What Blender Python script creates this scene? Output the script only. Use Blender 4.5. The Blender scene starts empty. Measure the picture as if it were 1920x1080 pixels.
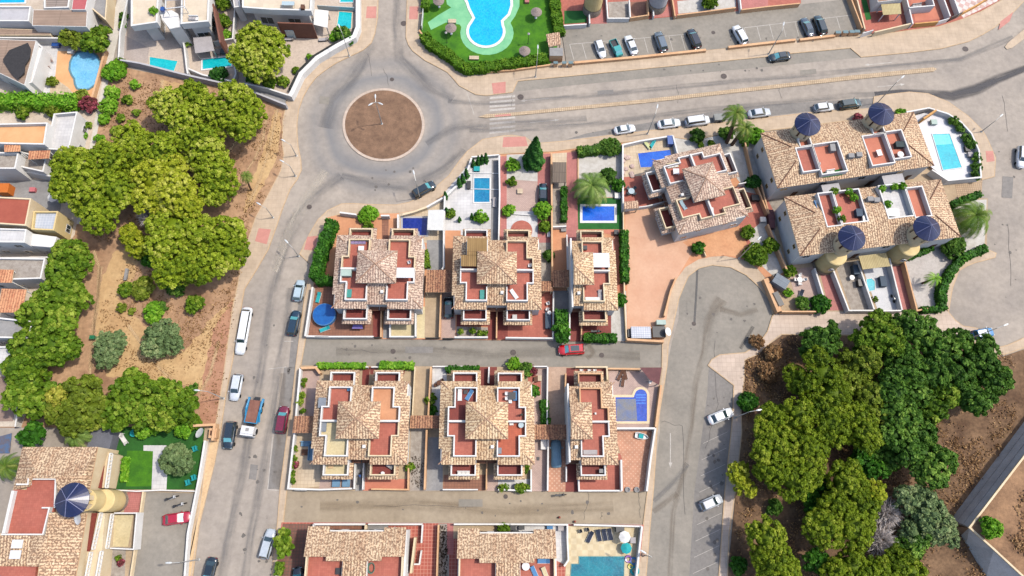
import bpy, bmesh, math, random
import numpy as np
from mathutils import Vector, Matrix
from mathutils.geometry import tessellate_polygon
rnd = random.Random(7)
C = bpy.context.scene.collection
# ---------------------------------------------------------------- camera
F, H, NU, NV = 1330.0, 122.0, 925.0, 966.0      # focal length in photo px, height, nadir pixel
_dn = Vector((NU-960, -(NV-540), -F)).normalized()
ZC = -_dn
XC = (Vector((1,0,0)) - ZC.x*ZC).normalized()
YC = ZC.cross(XC)
cam = bpy.data.cameras.new('camera'); cam.sensor_width = 36; cam.lens = F/1920*36
cam.clip_start = 1; cam.clip_end = 3000
camo = bpy.data.objects.new('camera', cam); C.objects.link(camo)
camo.matrix_world = Matrix(((XC.x,XC.y,XC.z,0),(YC.x,YC.y,YC.z,0),(ZC.x,ZC.y,ZC.z,H),(0,0,0,1)))
bpy.context.scene.camera = camo
# ---------------------------------------------------------------- world, sun, exposure
SUN_EL, SUN_AZ = 59.0, 80.0       # azimuth clockwise from +Y
w = bpy.data.worlds.new('World'); bpy.context.scene.world = w; w.use_nodes = True
nt = w.node_tree; bg = nt.nodes['Background']
sky = nt.nodes.new('ShaderNodeTexSky'); sky.sky_type = 'NISHITA'; sky.sun_disc = False
sky.sun_elevation = math.radians(SUN_EL); sky.sun_rotation = math.radians(SUN_AZ)
sky.air_density = 1.0; sky.dust_density = 2.5; sky.ozone_density = 1.0
nt.links.new(sky.outputs[0], bg.inputs[0]); bg.inputs[1].default_value = 0.15
sl = bpy.data.lights.new('sun', 'SUN'); sl.energy = 2.5; sl.angle = math.radians(2.0); sl.color = (1, .93, .82)
so = bpy.data.objects.new('sun', sl); C.objects.link(so)
_e, _a = math.radians(SUN_EL), math.radians(SUN_AZ)
so.rotation_euler = Vector((math.cos(_e)*math.sin(_a), math.cos(_e)*math.cos(_a), math.sin(_e))).to_track_quat('Z','Y').to_euler()
so.location = (60, 10, 80)
sc = bpy.context.scene
sc.view_settings.view_transform = 'Standard'; sc.view_settings.look = 'None'
sc.view_settings.exposure = 1.25; sc.view_settings.gamma = 1
K = 2.3       # picture brightness of a sunlit white surface / its albedo, used to turn photo colours into base colours
# ---------------------------------------------------------------- pixel -> place
def P(u, v, h=0.0):
    r = Vector((u-960, -(v-540), -F)); x, y, z = XC.dot(r), YC.dot(r), ZC.dot(r)
    t = (h-H)/z
    return (x*t, y*t)
def P3(u, v, h=0.0):
    x, y = P(u, v, h); return Vector((x, y, h))
def mpp(u, v, h=0):
    return P(u+1, v, h)[0]-P(u, v, h)[0]
def S(pts):      # '1,2 3,4' -> list
    return [tuple(float(a) for a in p.split(',')) for p in pts.split()]
# ---------------------------------------------------------------- materials
def lin(c, k=K):
    o = []
    for a in c:
        a = a/255.0
        o.append(min(.85, (a/12.92 if a <= .04045 else ((a+.055)/1.055)**2.4)/k))
    return (*o, 1)
MATS = {}
def base(name, rough=.85, spec=.3, metal=0):
    m = bpy.data.materials.new(name); m.use_nodes = True
    b = m.node_tree.nodes['Principled BSDF']
    b.inputs['Roughness'].default_value = rough; b.inputs['Metallic'].default_value = metal
    b.inputs['Specular IOR Level'].default_value = spec
    return m, m.node_tree, b
def N(nt, t, **kw):
    n = nt.nodes.new(t)
    for k, v in kw.items():
        if k in n.inputs: n.inputs[k].default_value = v
        else: setattr(n, k, v)
    return n
def coord(nt, uv=False, sc=None, rot=None):
    tc = nt.nodes.new('ShaderNodeTexCoord'); o = tc.outputs['UV' if uv else 'Object']
    if sc or rot:
        mp = nt.nodes.new('ShaderNodeMapping'); nt.links.new(o, mp.inputs[0])
        if sc: mp.inputs['Scale'].default_value = sc
        if rot: mp.inputs['Rotation'].default_value = (0,0,math.radians(rot))
        o = mp.outputs[0]
    return o
def ramp(nt, fac, stops, interp='LINEAR'):
    r = nt.nodes.new('ShaderNodeValToRGB'); r.color_ramp.interpolation = interp
    e = r.color_ramp.elements
    while len(e) < len(stops): e.new(.5)
    for i, (p, c) in enumerate(stops):
        e[i].position = p; e[i].color = c
    nt.links.new(fac, r.inputs[0]); return r.outputs[0]
def mix(nt, fac, a, b, mode='MIX'):
    n = nt.nodes.new('ShaderNodeMix'); n.data_type = 'RGBA'; n.blend_type = mode
    if hasattr(fac, 'links') or hasattr(fac, 'is_linked'): nt.links.new(fac, n.inputs[0])
    else: n.inputs[0].default_value = fac
    for s, i in ((a, 6), (b, 7)):
        if isinstance(s, tuple): n.inputs[i].default_value = s
        else: nt.links.new(s, n.inputs[i])
    return n.outputs[2]
def G(v): return (v, v, v, 1)
def bumpn(nt, b, h, st=.3, d=.05):
    n = nt.nodes.new('ShaderNodeBump'); n.inputs['Strength'].default_value = st; n.inputs['Distance'].default_value = d
    nt.links.new(h, n.inputs['Height']); nt.links.new(n.outputs[0], b.inputs['Normal'])
def M(name, c1, c2=None, scale=.5, rough=.85, bump=.15, spec=.3, metal=0, dirt=.25, k=K):
    """plain weathered surface: two tones in a noise, plus broad stains"""
    if name in MATS: return MATS[name]
    m, nt, b = base(name, rough, spec, metal)
    c1 = lin(c1, k); c2 = lin(c2, k) if c2 else tuple(x*.8 for x in c1[:3])+(1,)
    co = coord(nt)
    n1 = N(nt, 'ShaderNodeTexNoise', Scale=scale, Detail=8.0, Roughness=.65); nt.links.new(co, n1.inputs[0])
    col = ramp(nt, n1.outputs[0], [(.38, c1), (.66, c2)])
    n2 = N(nt, 'ShaderNodeTexNoise', Scale=scale*9, Detail=6.0, Roughness=.7); nt.links.new(co, n2.inputs[0])
    col = mix(nt, 1.0, col, ramp(nt, n2.outputs[0], [(.3, G(1-dirt)), (.62, G(1.0))]), 'MULTIPLY')
    nt.links.new(col, b.inputs['Base Color'])
    if bump: bumpn(nt, b, n2.outputs[0], bump, .03)
    MATS[name] = m; return m
def MT(name, c1, c2, grout, size=.4, h=None, rot=0, off=0.0, mortar=.03, rough=.7):
    """paving tiles"""
    if name in MATS: return MATS[name]
    m, nt, b = base(name, rough)
    co = coord(nt, rot=rot)
    br = N(nt, 'ShaderNodeTexBrick'); br.offset = off; br.squash = 1
    br.inputs['Scale'].default_value = 1; br.inputs['Brick Width'].default_value = size; br.inputs['Row Height'].default_value = h or size
    br.inputs['Mortar Size'].default_value = mortar; br.inputs['Mortar Smooth'].default_value = .3
    br.inputs['Color1'].default_value = lin(c1); br.inputs['Color2'].default_value = lin(c2); br.inputs['Mortar'].default_value = lin(grout)
    nt.links.new(co, br.inputs[0])
    n1 = N(nt, 'ShaderNodeTexNoise', Scale=.35, Detail=8.0, Roughness=.7); nt.links.new(co, n1.inputs[0])
    col = mix(nt, 1.0, br.outputs[0], ramp(nt, n1.outputs[0], [(.3, G(.78)), (.65, G(1.05))]), 'MULTIPLY')
    nt.links.new(col, b.inputs['Base Color']); MATS[name] = m; return m
def MC(name, a, bb, size, rot=0, dots=False):
    if name in MATS: return MATS[name]
    m, nt, b = base(name, .7); co = coord(nt, rot=rot)
    if dots:
        v = N(nt, 'ShaderNodeTexVoronoi', Scale=1/size, Randomness=0.0); nt.links.new(co, v.inputs[0])
        c = ramp(nt, v.outputs['Distance'], [(.34, lin(bb)), (.42, lin(a))])
    else:
        ck = N(nt, 'ShaderNodeTexChecker', Scale=1/size); ck.inputs['Color1'].default_value = lin(a); ck.inputs['Color2'].default_value = lin(bb)
        nt.links.new(co, ck.inputs[0]); c = ck.outputs[0]
    n1 = N(nt, 'ShaderNodeTexNoise', Scale=.8, Detail=8.0); nt.links.new(co, n1.inputs[0])
    c = mix(nt, 1.0, c, ramp(nt, n1.outputs[0], [(.3, G(.8)), (.65, G(1.05))]), 'MULTIPLY')
    nt.links.new(c, b.inputs['Base Color']); MATS[name] = m; return m
def MROOF(name, light, mid, dark, seed=0.0, amt=.5):
    """mixed clay pantiles: UV u runs along the eave (m), v up the slope (m)"""
    if name in MATS: return MATS[name]
    m, nt, b = base(name, .8)
    uv = coord(nt, True)
    sp = nt.nodes.new('ShaderNodeSeparateXYZ'); nt.links.new(uv, sp.inputs[0])
    nz = N(nt, 'ShaderNodeTexNoise', Scale=3.2, Detail=2.0); nt.links.new(uv, nz.inputs[0])
    def ma(op, a, bv, cv=None):
        n = nt.nodes.new('ShaderNodeMath'); n.operation = op
        for i, x in enumerate((a, bv, cv)):
            if x is None: continue
            if isinstance(x, (int, float)): n.inputs[i].default_value = x
            else: nt.links.new(x, n.inputs[i])
        return n.outputs[0]
    PU, PV = .44, .42
    wu = ma('ADD', sp.outputs[0], ma('MULTIPLY', ma('SUBTRACT', nz.outputs[0], .5), .16))
    fu = ma('DIVIDE', wu, PU); cu = ma('FLOOR', fu, 0)
    # shift alternate columns and jitter rows
    wn0 = nt.nodes.new('ShaderNodeTexWhiteNoise'); wn0.noise_dimensions = '1D'; nt.links.new(cu, wn0.inputs['W'])
    fv = ma('ADD', ma('DIVIDE', sp.outputs[1], PV), ma('ADD', ma('MULTIPLY', wn0.outputs[0], .5), ma('MULTIPLY', nz.outputs[0], .7)))
    cv = ma('FLOOR', fv, 0)
    cmb = nt.nodes.new('ShaderNodeCombineXYZ'); nt.links.new(cu, cmb.inputs[0]); nt.links.new(cv, cmb.inputs[1]); cmb.inputs[2].default_value = seed
    wn = nt.nodes.new('ShaderNodeTexWhiteNoise'); wn.noise_dimensions = '3D'; nt.links.new(cmb.outputs[0], wn.inputs[0])
    wn4 = N(nt, 'ShaderNodeTexNoise', Scale=1.6, Detail=3.0); nt.links.new(uv, wn4.inputs[0])
    colt = ramp(nt, ma('ADD', ma('MULTIPLY', wn4.outputs[0], .8), ma('MULTIPLY', wn0.outputs[0], .25)), [(0, lin(mid)), (.34, lin(mid)), (.56, lin(light)), (1, tuple(min(.85, x*1.08) for x in lin(light)[:3])+(1,))])
    ph = ma('FRACT', fu, 0)
    chan = ma('ABSOLUTE', ma('SUBTRACT', ph, .5), 0)     # .5 at the channel, 0 on the roll
    mp = nt.nodes.new('ShaderNodeMapping'); mp.inputs['Scale'].default_value = (1.0, .95, 1); mp.inputs['Location'].default_value = (seed*7.3, seed*3.1, 0); nt.links.new(uv, mp.inputs[0])
    n3 = N(nt, 'ShaderNodeTexNoise', Scale=3.5, Detail=2.5, Roughness=.6, Distortion=.5); nt.links.new(mp.outputs[0], n3.inputs[0])
    th = .672-.125*amt
    blot = ramp(nt, ma('ADD', n3.outputs[0], ma('MULTIPLY', chan, .24)), [(th-.015, G(0)), (th+.03, G(1))])
    col = mix(nt, ma('MULTIPLY', blot, .78), colt, lin(dark))
    col = mix(nt, ramp(nt, chan, [(.30, G(0)), (.46, G(.5))]), col, tuple((a_+b_)/2 for a_, b_ in zip(lin(mid), lin(dark))))  # channels darkened: shade between the tile rolls painted into the colour
    n2 = N(nt, 'ShaderNodeTexNoise', Scale=.25, Detail=5.0); nt.links.new(uv, n2.inputs[0])
    col = mix(nt, 1.0, col, ramp(nt, n2.outputs[0], [(.3, (.84,.8,.78,1)), (.65, G(1.06))]), 'MULTIPLY')
    nt.links.new(col, b.inputs['Base Color'])
    hgt = ma('SINE', ma('MULTIPLY', fu, 6.2832), 0)
    bumpn(nt, b, hgt, .35, .06)
    MATS[name] = m; return m
def MLEAF(name, c1, c2, c3=None, rough=.6):
    if name in MATS: return MATS[name]
    m, nt, b = base(name, rough, .15)
    at = nt.nodes.new('ShaderNodeAttribute'); at.attribute_name = 'tint'
    kl = 1.8; st = [(.05, lin(c1, kl)), (.6, lin(c2, kl))]
    if c3: st.append((.95, lin(c3, kl)))
    col = ramp(nt, at.outputs['Fac'], st)
    nt.links.new(col, b.inputs['Base Color'])
    tr = nt.nodes.new('ShaderNodeBsdfTranslucent'); nt.links.new(col, tr.inputs[0])
    mx = nt.nodes.new('ShaderNodeMixShader'); mx.inputs[0].default_value = .28
    nt.links.new(b.outputs[0], mx.inputs[1]); nt.links.new(tr.outputs[0], mx.inputs[2])
    nt.links.new(mx.outputs[0], nt.nodes['Material Output'].inputs[0])
    MATS[name] = m; return m
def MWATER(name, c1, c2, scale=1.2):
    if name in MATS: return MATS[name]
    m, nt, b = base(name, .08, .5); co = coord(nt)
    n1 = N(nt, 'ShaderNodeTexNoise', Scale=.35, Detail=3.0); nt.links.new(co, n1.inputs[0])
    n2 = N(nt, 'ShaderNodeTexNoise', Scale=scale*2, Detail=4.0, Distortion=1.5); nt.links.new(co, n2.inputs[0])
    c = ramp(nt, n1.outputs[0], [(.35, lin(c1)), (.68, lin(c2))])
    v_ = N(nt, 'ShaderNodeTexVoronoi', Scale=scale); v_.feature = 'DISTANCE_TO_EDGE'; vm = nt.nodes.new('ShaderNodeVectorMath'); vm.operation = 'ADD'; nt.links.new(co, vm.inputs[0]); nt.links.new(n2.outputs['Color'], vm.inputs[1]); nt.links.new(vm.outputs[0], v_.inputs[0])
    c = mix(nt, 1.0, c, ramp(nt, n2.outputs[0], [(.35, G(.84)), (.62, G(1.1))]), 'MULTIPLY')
    c = mix(nt, ramp(nt, v_.outputs[0], [(0, G(.22)), (.09, G(0))]), c, tuple(min(.85, x*1.5+.05) for x in lin(c1)[:3])+(1,))  # bright caustic lines: light painted into the water colour
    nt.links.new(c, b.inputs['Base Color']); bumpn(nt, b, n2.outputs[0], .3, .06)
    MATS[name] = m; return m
def MPAINT(name, c, rough=.25, metal=0, coat=.6, k=K):
    if name in MATS: return MATS[name]
    m, nt, b = base(name, rough, .5, metal); co = coord(nt)
    n1 = N(nt, 'ShaderNodeTexNoise', Scale=2.5, Detail=6.0); nt.links.new(co, n1.inputs[0])
    cc = lin(c, k); nt.links.new(ramp(nt, n1.outputs[0], [(.3, tuple(x*.86 for x in cc[:3])+(1,)), (.7, cc)]), b.inputs['Base Color'])
    b.inputs['Coat Weight'].default_value = coat; b.inputs['Coat Roughness'].default_value = .08
    MATS[name] = m; return m
# ---------------------------------------------------------------- objects
def tag(o, label=None, cat=None, group=None, kind=None):
    if label: o['label'] = label
    if cat: o['category'] = cat
    if group: o['group'] = group
    if kind: o['kind'] = kind
    return o
def thing(name, label, cat, loc=(0,0,0), rz=0, group=None):
    o = bpy.data.objects.new(name, None); C.objects.link(o); o.location = loc; o.rotation_euler = (0,0,rz)
    o.empty_display_size = .3
    return tag(o, label, cat, group)
def offset_poly(pts, d):
    """offset a closed CCW polygon outward by d"""
    n = len(pts); out = []
    for i in range(n):
        a, b, c = Vector(pts[i-1]), Vector(pts[i]), Vector(pts[(i+1) % n])
        e1 = (b-a).normalized(); e2 = (c-b).normalized()
        n1 = Vector((e1.y, -e1.x)); n2 = Vector((e2.y, -e2.x))
        m = n1+n2
        if m.length < 1e-4: m = n1
        m.normalize(); q = max(.45, m.dot(n1)); out.append(tuple(b+m*(d/q)))
    return out
def ccw(pts):
    a = sum(pts[i-1][0]*pts[i][1]-pts[i][0]*pts[i-1][1] for i in range(len(pts)))
    return list(pts) if a > 0 else list(pts)[::-1]
class MB:
    def __init__(s): s.v = []; s.f = []; s.uv = []; s.mi = []; s.cur = 0
    def face(s, pts, uv=None):
        i = len(s.v); s.v += [tuple(p) for p in pts]; s.f.append(list(range(i, i+len(pts)))); s.uv.append(uv); s.mi.append(s.cur); return s
    def prism(s, pts, z0, z1, bottom=False):
        pts = ccw([tuple(p[:2]) for p in pts]); n = len(pts)
        if n > 4:
            for t in tessellate_polygon([[Vector((p[0],p[1],0)) for p in pts]]):
                q = ccw([pts[k] for k in t]); s.face([(p[0],p[1],z1) for p in q])
        else: s.face([(p[0],p[1],z1) for p in pts])
        if bottom: s.face([(p[0],p[1],z0) for p in reversed(pts)])
        if z0 is not None and z0 < z1:
            for i in range(n):
                a, b = pts[i-1], pts[i]; s.face([(a[0],a[1],z0),(b[0],b[1],z0),(b[0],b[1],z1),(a[0],a[1],z1)])
        return s
    def ring(s, pts, din, dout, z0, z1):
        pts = ccw(pts); a = offset_poly(pts, din) if din else pts; b = offset_poly(pts, dout); n = len(pts)
        for i in range(n):
            j = i-1
            s.face([(*a[j],z1),(*b[j],z1),(*b[i],z1),(*a[i],z1)])
            s.face([(*b[j],z0),(*b[i],z0),(*b[i],z1),(*b[j],z1)])
            s.face([(*a[i],z0),(*a[j],z0),(*a[j],z1),(*a[i],z1)])
        return s
    def path(s, pts, th, z0, z1, closed=False):
        """wall along a polyline with mitred corners"""
        n = len(pts); L, R = [], []
        for i in range(n):
            b = Vector(pts[i][:2]); a = Vector(pts[i-1][:2]) if (i > 0 or closed) else None
            c = Vector(pts[(i+1) % n][:2]) if (i < n-1 or closed) else None
            e1 = (b-a).normalized() if a is not None else (c-b).normalized()
            e2 = (c-b).normalized() if c is not None else e1
            n1 = Vector((-e1.y, e1.x)); n2 = Vector((-e2.y, e2.x)); m = (n1+n2)
            m = n1 if m.length < 1e-3 else m.normalized()
            q = th/2/max(.4, m.dot(n1)); L.append(b+m*q); R.append(b-m*q)
        for i in range(n if closed else n-1):
            j = (i+1) % n
            s.face([(*R[i],z1),(*R[j],z1),(*L[j],z1),(*L[i],z1)])
            s.face([(*R[i],z0),(*R[j],z0),(*R[j],z1),(*R[i],z1)])
            s.face([(*L[j],z0),(*L[i],z0),(*L[i],z1),(*L[j],z1)])
        if not closed:
            s.face([(*L[0],z0),(*R[0],z0),(*R[0],z1),(*L[0],z1)])
            s.face([(*R[-1],z0),(*L[-1],z0),(*L[-1],z1),(*R[-1],z1)])
        return s
    def box(s, cx, cy, cz, sx, sy, sz, rz=0):
        """cz is the bottom"""
        c, q = math.cos(rz), math.sin(rz)
        pts = [(cx+a*sx/2*c-b*sy/2*q, cy+a*sx/2*q+b*sy/2*c) for a, b in ((-1,-1),(1,-1),(1,1),(-1,1))]
        return s.prism(pts, cz, cz+sz, True)
    def tube(s, p0, p1, r0, r1=None, n=8, caps=True):
        r1 = r0 if r1 is None else r1
        p0, p1 = Vector(p0), Vector(p1); d = (p1-p0).normalized()
        a = d.orthogonal().normalized(); b = d.cross(a)
        A = [p0+(a*math.cos(2*math.pi*i/n)+b*math.sin(2*math.pi*i/n))*r0 for i in range(n)]
        B = [p1+(a*math.cos(2*math.pi*i/n)+b*math.sin(2*math.pi*i/n))*r1 for i in range(n)]
        for i in range(n): s.face([A[i-1], A[i], B[i], B[i-1]])
        if caps: s.face(A[::-1]); s.face(B)
        return s
    def lathe(s, prof, cx=0, cy=0, n=16, sx=1, sy=1):
        for (r0, z0), (r1, z1) in zip(prof, prof[1:]):
            for i in range(n):
                t0, t1 = 2*math.pi*i/n, 2*math.pi*(i+1)/n
                pts = [(cx+r0*sx*math.cos(t0), cy+r0*sy*math.sin(t0), z0), (cx+r0*sx*math.cos(t1), cy+r0*sy*math.sin(t1), z0),
                       (cx+r1*sx*math.cos(t1), cy+r1*sy*math.sin(t1), z1), (cx+r1*sx*math.cos(t0), cy+r1*sy*math.sin(t0), z1)]
                if r1 < 1e-6: pts = pts[:3]
                elif r0 < 1e-6: pts = [pts[0]]+pts[2:]
                s.face(pts)
        return s
    def mesh(s, name, mats, off=(0,0,0), smooth=False):
        me = bpy.data.meshes.new(name)
        me.from_pydata([(v[0]-off[0], v[1]-off[1], v[2]-off[2]) for v in s.v], [], s.f)
        for m in (mats if isinstance(mats, (list, tuple)) else [mats]): me.materials.append(m)
        me.polygons.foreach_set('material_index', s.mi)
        if any(u is not None for u in s.uv):
            ul = me.uv_layers.new(name='UVMap'); k = 0
            for f, u in zip(s.f, s.uv):
                for j in range(len(f)):
                    if u is not None: ul.data[k].uv = u[j]
                    k += 1
        if smooth:
            bm = bmesh.new(); bm.from_mesh(me); bmesh.ops.remove_doubles(bm, verts=bm.verts, dist=.001); bm.to_mesh(me); bm.free()
            me.polygons.foreach_set('use_smooth', [True]*len(me.polygons))
        me.update(); return me
    def build(s, name, mats, parent=None, label=None, cat=None, group=None, kind=None, world=True, smooth=False, origin=None):
        """world=True: coordinates are world ones; a child is made relative to its (unrotated) parent"""
        if parent is not None:
            off = (0,0,0)
            if world:
                q = parent; off = Vector((0,0,0))
                while q is not None: off = off+q.location; q = q.parent
            o = bpy.data.objects.new(name, s.mesh(name, mats, off, smooth)); o.parent = parent
        elif kind == 'structure' or not world:
            o = bpy.data.objects.new(name, s.mesh(name, mats, (0,0,0), smooth))
        else:
            a = np.array(s.v); oc = origin or (float(a[:,0].mean()), float(a[:,1].mean()), float(a[:,2].min()))
            o = bpy.data.objects.new(name, s.mesh(name, mats, oc, smooth)); o.location = oc
        C.objects.link(o); return tag(o, label, cat, group, kind)
def pxs(pts, h=0):
    if isinstance(pts, str): pts = S(pts)
    return [P(u, v, h) for u, v in pts]
def rough(pts, amp=2.6, seed=1, h=.1):
    """traced outline with a ragged natural edge"""
    r = random.Random(seed); q = S(pts); out = []
    for i in range(len(q)):
        a, c = q[i], q[(i+1)%len(q)]; n = max(2, int(math.dist(a, c)/7))
        for k in range(n): f = k/n; out.append((a[0]+(c[0]-a[0])*f+r.uniform(-amp,amp), a[1]+(c[1]-a[1])*f+r.uniform(-amp,amp)))
    return out
def slab(name, pts, z, m, z0=None, h=None):
    """ground sheet traced from the photo, kind structure"""
    return MB().prism(pxs(pts, z if h is None else h), z0 if z0 is not None else z-.12, z).build(name, m, kind='structure')
def wall(label, pts, m, h=1.6, th=.22, z0=0.0, name='garden_wall', cat='wall', group=None, cap=None):
    w_ = MB().path(pxs(pts, h), th, z0, h).build(name, m, label=label, cat=cat, group=group) if not cap else None
    if cap:
        pp = pxs(pts, h); t = thing(name, label, cat, (pp[0][0], pp[0][1], 0), 0, group)
        MB().path(pp, th, z0, h-.06).build('wall_body', m, t); MB().path(pp, th+.08, h-.06, h+.02).build('coping', cap, t)
        return t
    return w_
# ================================================================ material palette (photo colours -> base colours)
WHITE = M('white_render', (250,248,244), (236,233,228), .4, .8, .1, dirt=.08)
CREAMW = M('cream_render', (246,226,190), (236,210,170), .4, .85, .1, dirt=.12)
PEACHW = M('peach_render', (240,195,150), (226,175,130), .5, .85, .15, dirt=.15)
GREYW = M('grey_render', (205,203,206), (188,186,190), .4, .85, .1, dirt=.12)
TERRA = MT('terracotta_tiles', (200,116,96), (188,104,86), (168,96,80), .33, mortar=.012)
TERRA2 = MT('orange_terracotta_tiles', (206,108,76), (194,98,70), (170,92,70), .33, mortar=.012)
TERRAD = MT('dark_red_tiles', (150,68,58), (138,60,52), (120,56,48), .33, mortar=.012)
TERRAG = MT('red_tiles_white_grout', (192,100,82), (180,90,74), (214,146,124), .55, mortar=.05)
PEACHT = M('peach_paving', (232,170,128), (216,152,112), .25, .9, .1, dirt=.14)
SALMON = M('salmon_floor', (222,142,116), (208,128,104), .3, .9, .1, dirt=.12)
BROWNT = MT('brown_paving', (170,118,92), (156,106,84), (130,90,74), .5, mortar=.03)
SANDT = MT('sand_paving', (226,206,176), (216,194,164), (196,174,146), .6, mortar=.03)
CREAMT = M('cream_floor', (236,220,176), (224,206,160), .4, .85, .08)
LIGHTT = MT('pale_stone_paving', (232,230,228), (220,218,218), (200,198,198), .6, mortar=.02)
PINKT = MT('pink_paving', (206,132,124), (196,122,114), (170,106,100), .3, mortar=.02)
PINKB = MT('pinkish_brick_paving', (212,184,170), (200,172,160), (180,152,142), .4, .2, off=.5, mortar=.03)
GREYT = M('grey_concrete', (172,170,168), (150,148,148), .35, .9, .2, dirt=.22)
BEIGEC = M('beige_concrete', (206,182,150), (188,164,134), .35, .9, .2, dirt=.2)
GRAVEL = M('white_gravel', (228,224,216), (206,200,190), 1.2, .95, .3, dirt=.3)
GRAVELG = M('grey_gravel', (198,188,176), (166,154,142), 1.4, .95, .4, dirt=.4)
TURF = M('artificial_turf', (52,120,52), (40,104,44), .8, .95, .2, dirt=.15)
LAWN = M('lawn_grass', (84,146,18), (58,116,18), .5, .95, .3, dirt=.25)
LAWND = M('shaded_lawn_grass', (50,112,38), (38,92,32), .5, .95, .3, dirt=.25)  # darker copy of the lawn, shade put into its colour
MINT = M('mint_deck_paint', (142,212,158), (120,196,144), .5, .8, .05, dirt=.1)
ASPH = M('asphalt', (192,180,166), (168,158,148), .1, .93, .25, dirt=.22)
ASPHG = M('grey_asphalt', (168,160,148), (150,144,134), .15, .93, .25, dirt=.18)
ASPHB = M('brown_asphalt', (188,172,148), (170,154,132), .15, .93, .25, dirt=.18)
ASPHD = M('bay_asphalt', (156,150,144), (138,134,130), .2, .93, .3, dirt=.22)
PAVE = MT('pavement_slabs', (216,194,168), (208,186,160), (194,172,148), .8, .8, mortar=.02, rough=.9)
PAVE2 = MT('pale_pavement_slabs', (222,202,184), (214,194,176), (196,176,158), .8, mortar=.03, rough=.9)
PAVEG = M('grey_pavement', (172,168,170), (158,154,156), .3, .9, .15)
KERB = M('kerb_stone', (226,196,158), (206,176,140), 1.5, .9, .2)
PINKR = M('pink_ramp_paint', (226,160,146), (212,146,134), .8, .9, .1)
DIRT = M('dry_earth', (212,172,134), (172,132,102), .16, .97, .6, dirt=.35)
SAND = M('sandy_earth', (226,190,138), (204,164,116), .2, .97, .5, dirt=.25)
REDEARTH = M('reddish_earth', (204,154,122), (182,132,104), .6, .97, .5, dirt=.25)
ISLE = M('bare_island_earth', (160,126,100), (126,98,78), .5, .97, .5, dirt=.3)
SCRUBG = M('scrub_earth', (156,124,94), (100,74,54), .22, .97, .7, dirt=.45)
GROUNDM = M('outer_ground', (190,160,130), (160,130,105), .05, .97, .3)
MARK = M('faded_road_paint', (224,218,208), (198,190,180), 1.5, .8, 0, dirt=.35)
IRON = M('cast_iron', (110,98,92), (80,72,70), 3, .7, .3)
R_A = MROOF('mottled_roof_tiles', (244,216,178), (226,188,150), (112,76,58), 1, 1.0)
R_B = MROOF('pinkish_roof_tiles', (236,204,172), (210,170,138), (120,82,66), 2, 1.0)
R_E = MROOF('grey_pink_roof_tiles', (238,214,190), (214,182,160), (118,90,80), 5, .95)
R_F = MROOF('sandy_roof_tiles', (246,220,180), (232,196,152), (126,88,64), 6, .9)
R_C = MROOF('brown_roof_tiles', (196,148,112), (164,112,84), (100,66,54), 3, .7)
R_D = MROOF('orange_roof_tiles', (228,168,124), (206,136,98), (160,98,72), 4, .4)
STEEL = MPAINT('galvanised_steel', (214,214,210), .4, .3, 0)
WHITEM = MPAINT('white_metal', (244,244,244), .4, 0, .2)
GLASS = MPAINT('dark_window_glass', (46,66,70), .06, 0, 1)
GLASSB = MPAINT('sky_lit_window_glass', (110,190,200), .06, 0, 1)  # sky reflection put into the base colour
POOLGL = MPAINT('pale_glass', (196,216,222), .15, 0, .6)
BLACKP = MPAINT('black_plastic', (38,40,44), .5, 0, 0)
RUBBER = M('tyre_rubber', (34,34,36), (28,28,30), 3, .9, .1)
WOODD = M('dark_wood', (120,80,58), (94,62,46), 2, .8, .2)
WOODL = MT('reed_cover', (178,146,96), (160,128,82), (130,100,66), .35, 3.0, mortar=.05, rough=.95)
REEDP = MT('pale_reed_blind', (216,200,150), (206,188,140), (176,158,114), .3, 4.0, mortar=.05, rough=.95)
FABW = M('white_fabric', (248,246,242), (238,236,232), 1, .9, .1, dirt=.05)
FABG = M('grey_fabric', (196,190,190), (180,174,174), 1, .9, .1)
FABB = M('blue_fabric', (96,150,200), (80,136,190), 1, .8, .1)
FABD = M('dark_blue_fabric', (44,54,76), (36,44,62), 1, .85, .1)
FABT = M('turquoise_fabric', (40,186,190), (30,170,176), 1, .8, .1)
CONEB = M('blue_glazed_tiles', (28,38,88), (20,28,72), 2, .35, .3, .5, dirt=.2)
YELW = M('yellow_render', (240,216,158), (230,202,142), .6, .85, .1, dirt=.08)
STONEC = M('rubble_stone', (196,180,160), (140,126,112), 3, .95, .5, dirt=.4)
BARK = M('bark', (128,98,76), (90,68,54), 2, .95, .6)
# ================================================================ foliage
PINE = MLEAF('pine_needles', (92,120,16), (160,180,42), (208,212,100))
PINED = MLEAF('dark_pine_needles', (78,104,14), (130,152,28), (176,186,64))
PINEL = MLEAF('lemon_pine_needles', (118,138,16), (184,192,50), (220,220,106))
LEAFG = MLEAF('green_leaves', (64,98,16), (112,146,34), (166,184,70))
LEAFD = MLEAF('deep_green_leaves', (52,88,26), (90,132,44), (142,176,72))
LEAFO = MLEAF('olive_leaves', (92,116,70), (126,150,96), (156,170,116))
LEAFM = MLEAF('moss_green_leaves', (88,106,24), (130,150,44), (172,178,78))
LEAFY = MLEAF('yellowing_leaves', (110,124,26), (160,164,54), (200,192,84))
HEDGE = MLEAF('hedge_leaves', (38,82,18), (62,118,28), (96,150,44))
HEDGEL = MLEAF('lawn_hedge_leaves', (66,108,14), (94,136,24), (124,158,44))
LIME = MLEAF('lime_leaves', (84,144,28), (128,182,44), (170,208,80))
PALML = MLEAF('palm_leaves', (76,118,40), (130,160,74), (186,196,120))
PALMD = MLEAF('dark_palm_leaves', (64,104,30), (112,144,50), (164,168,88))
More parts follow.
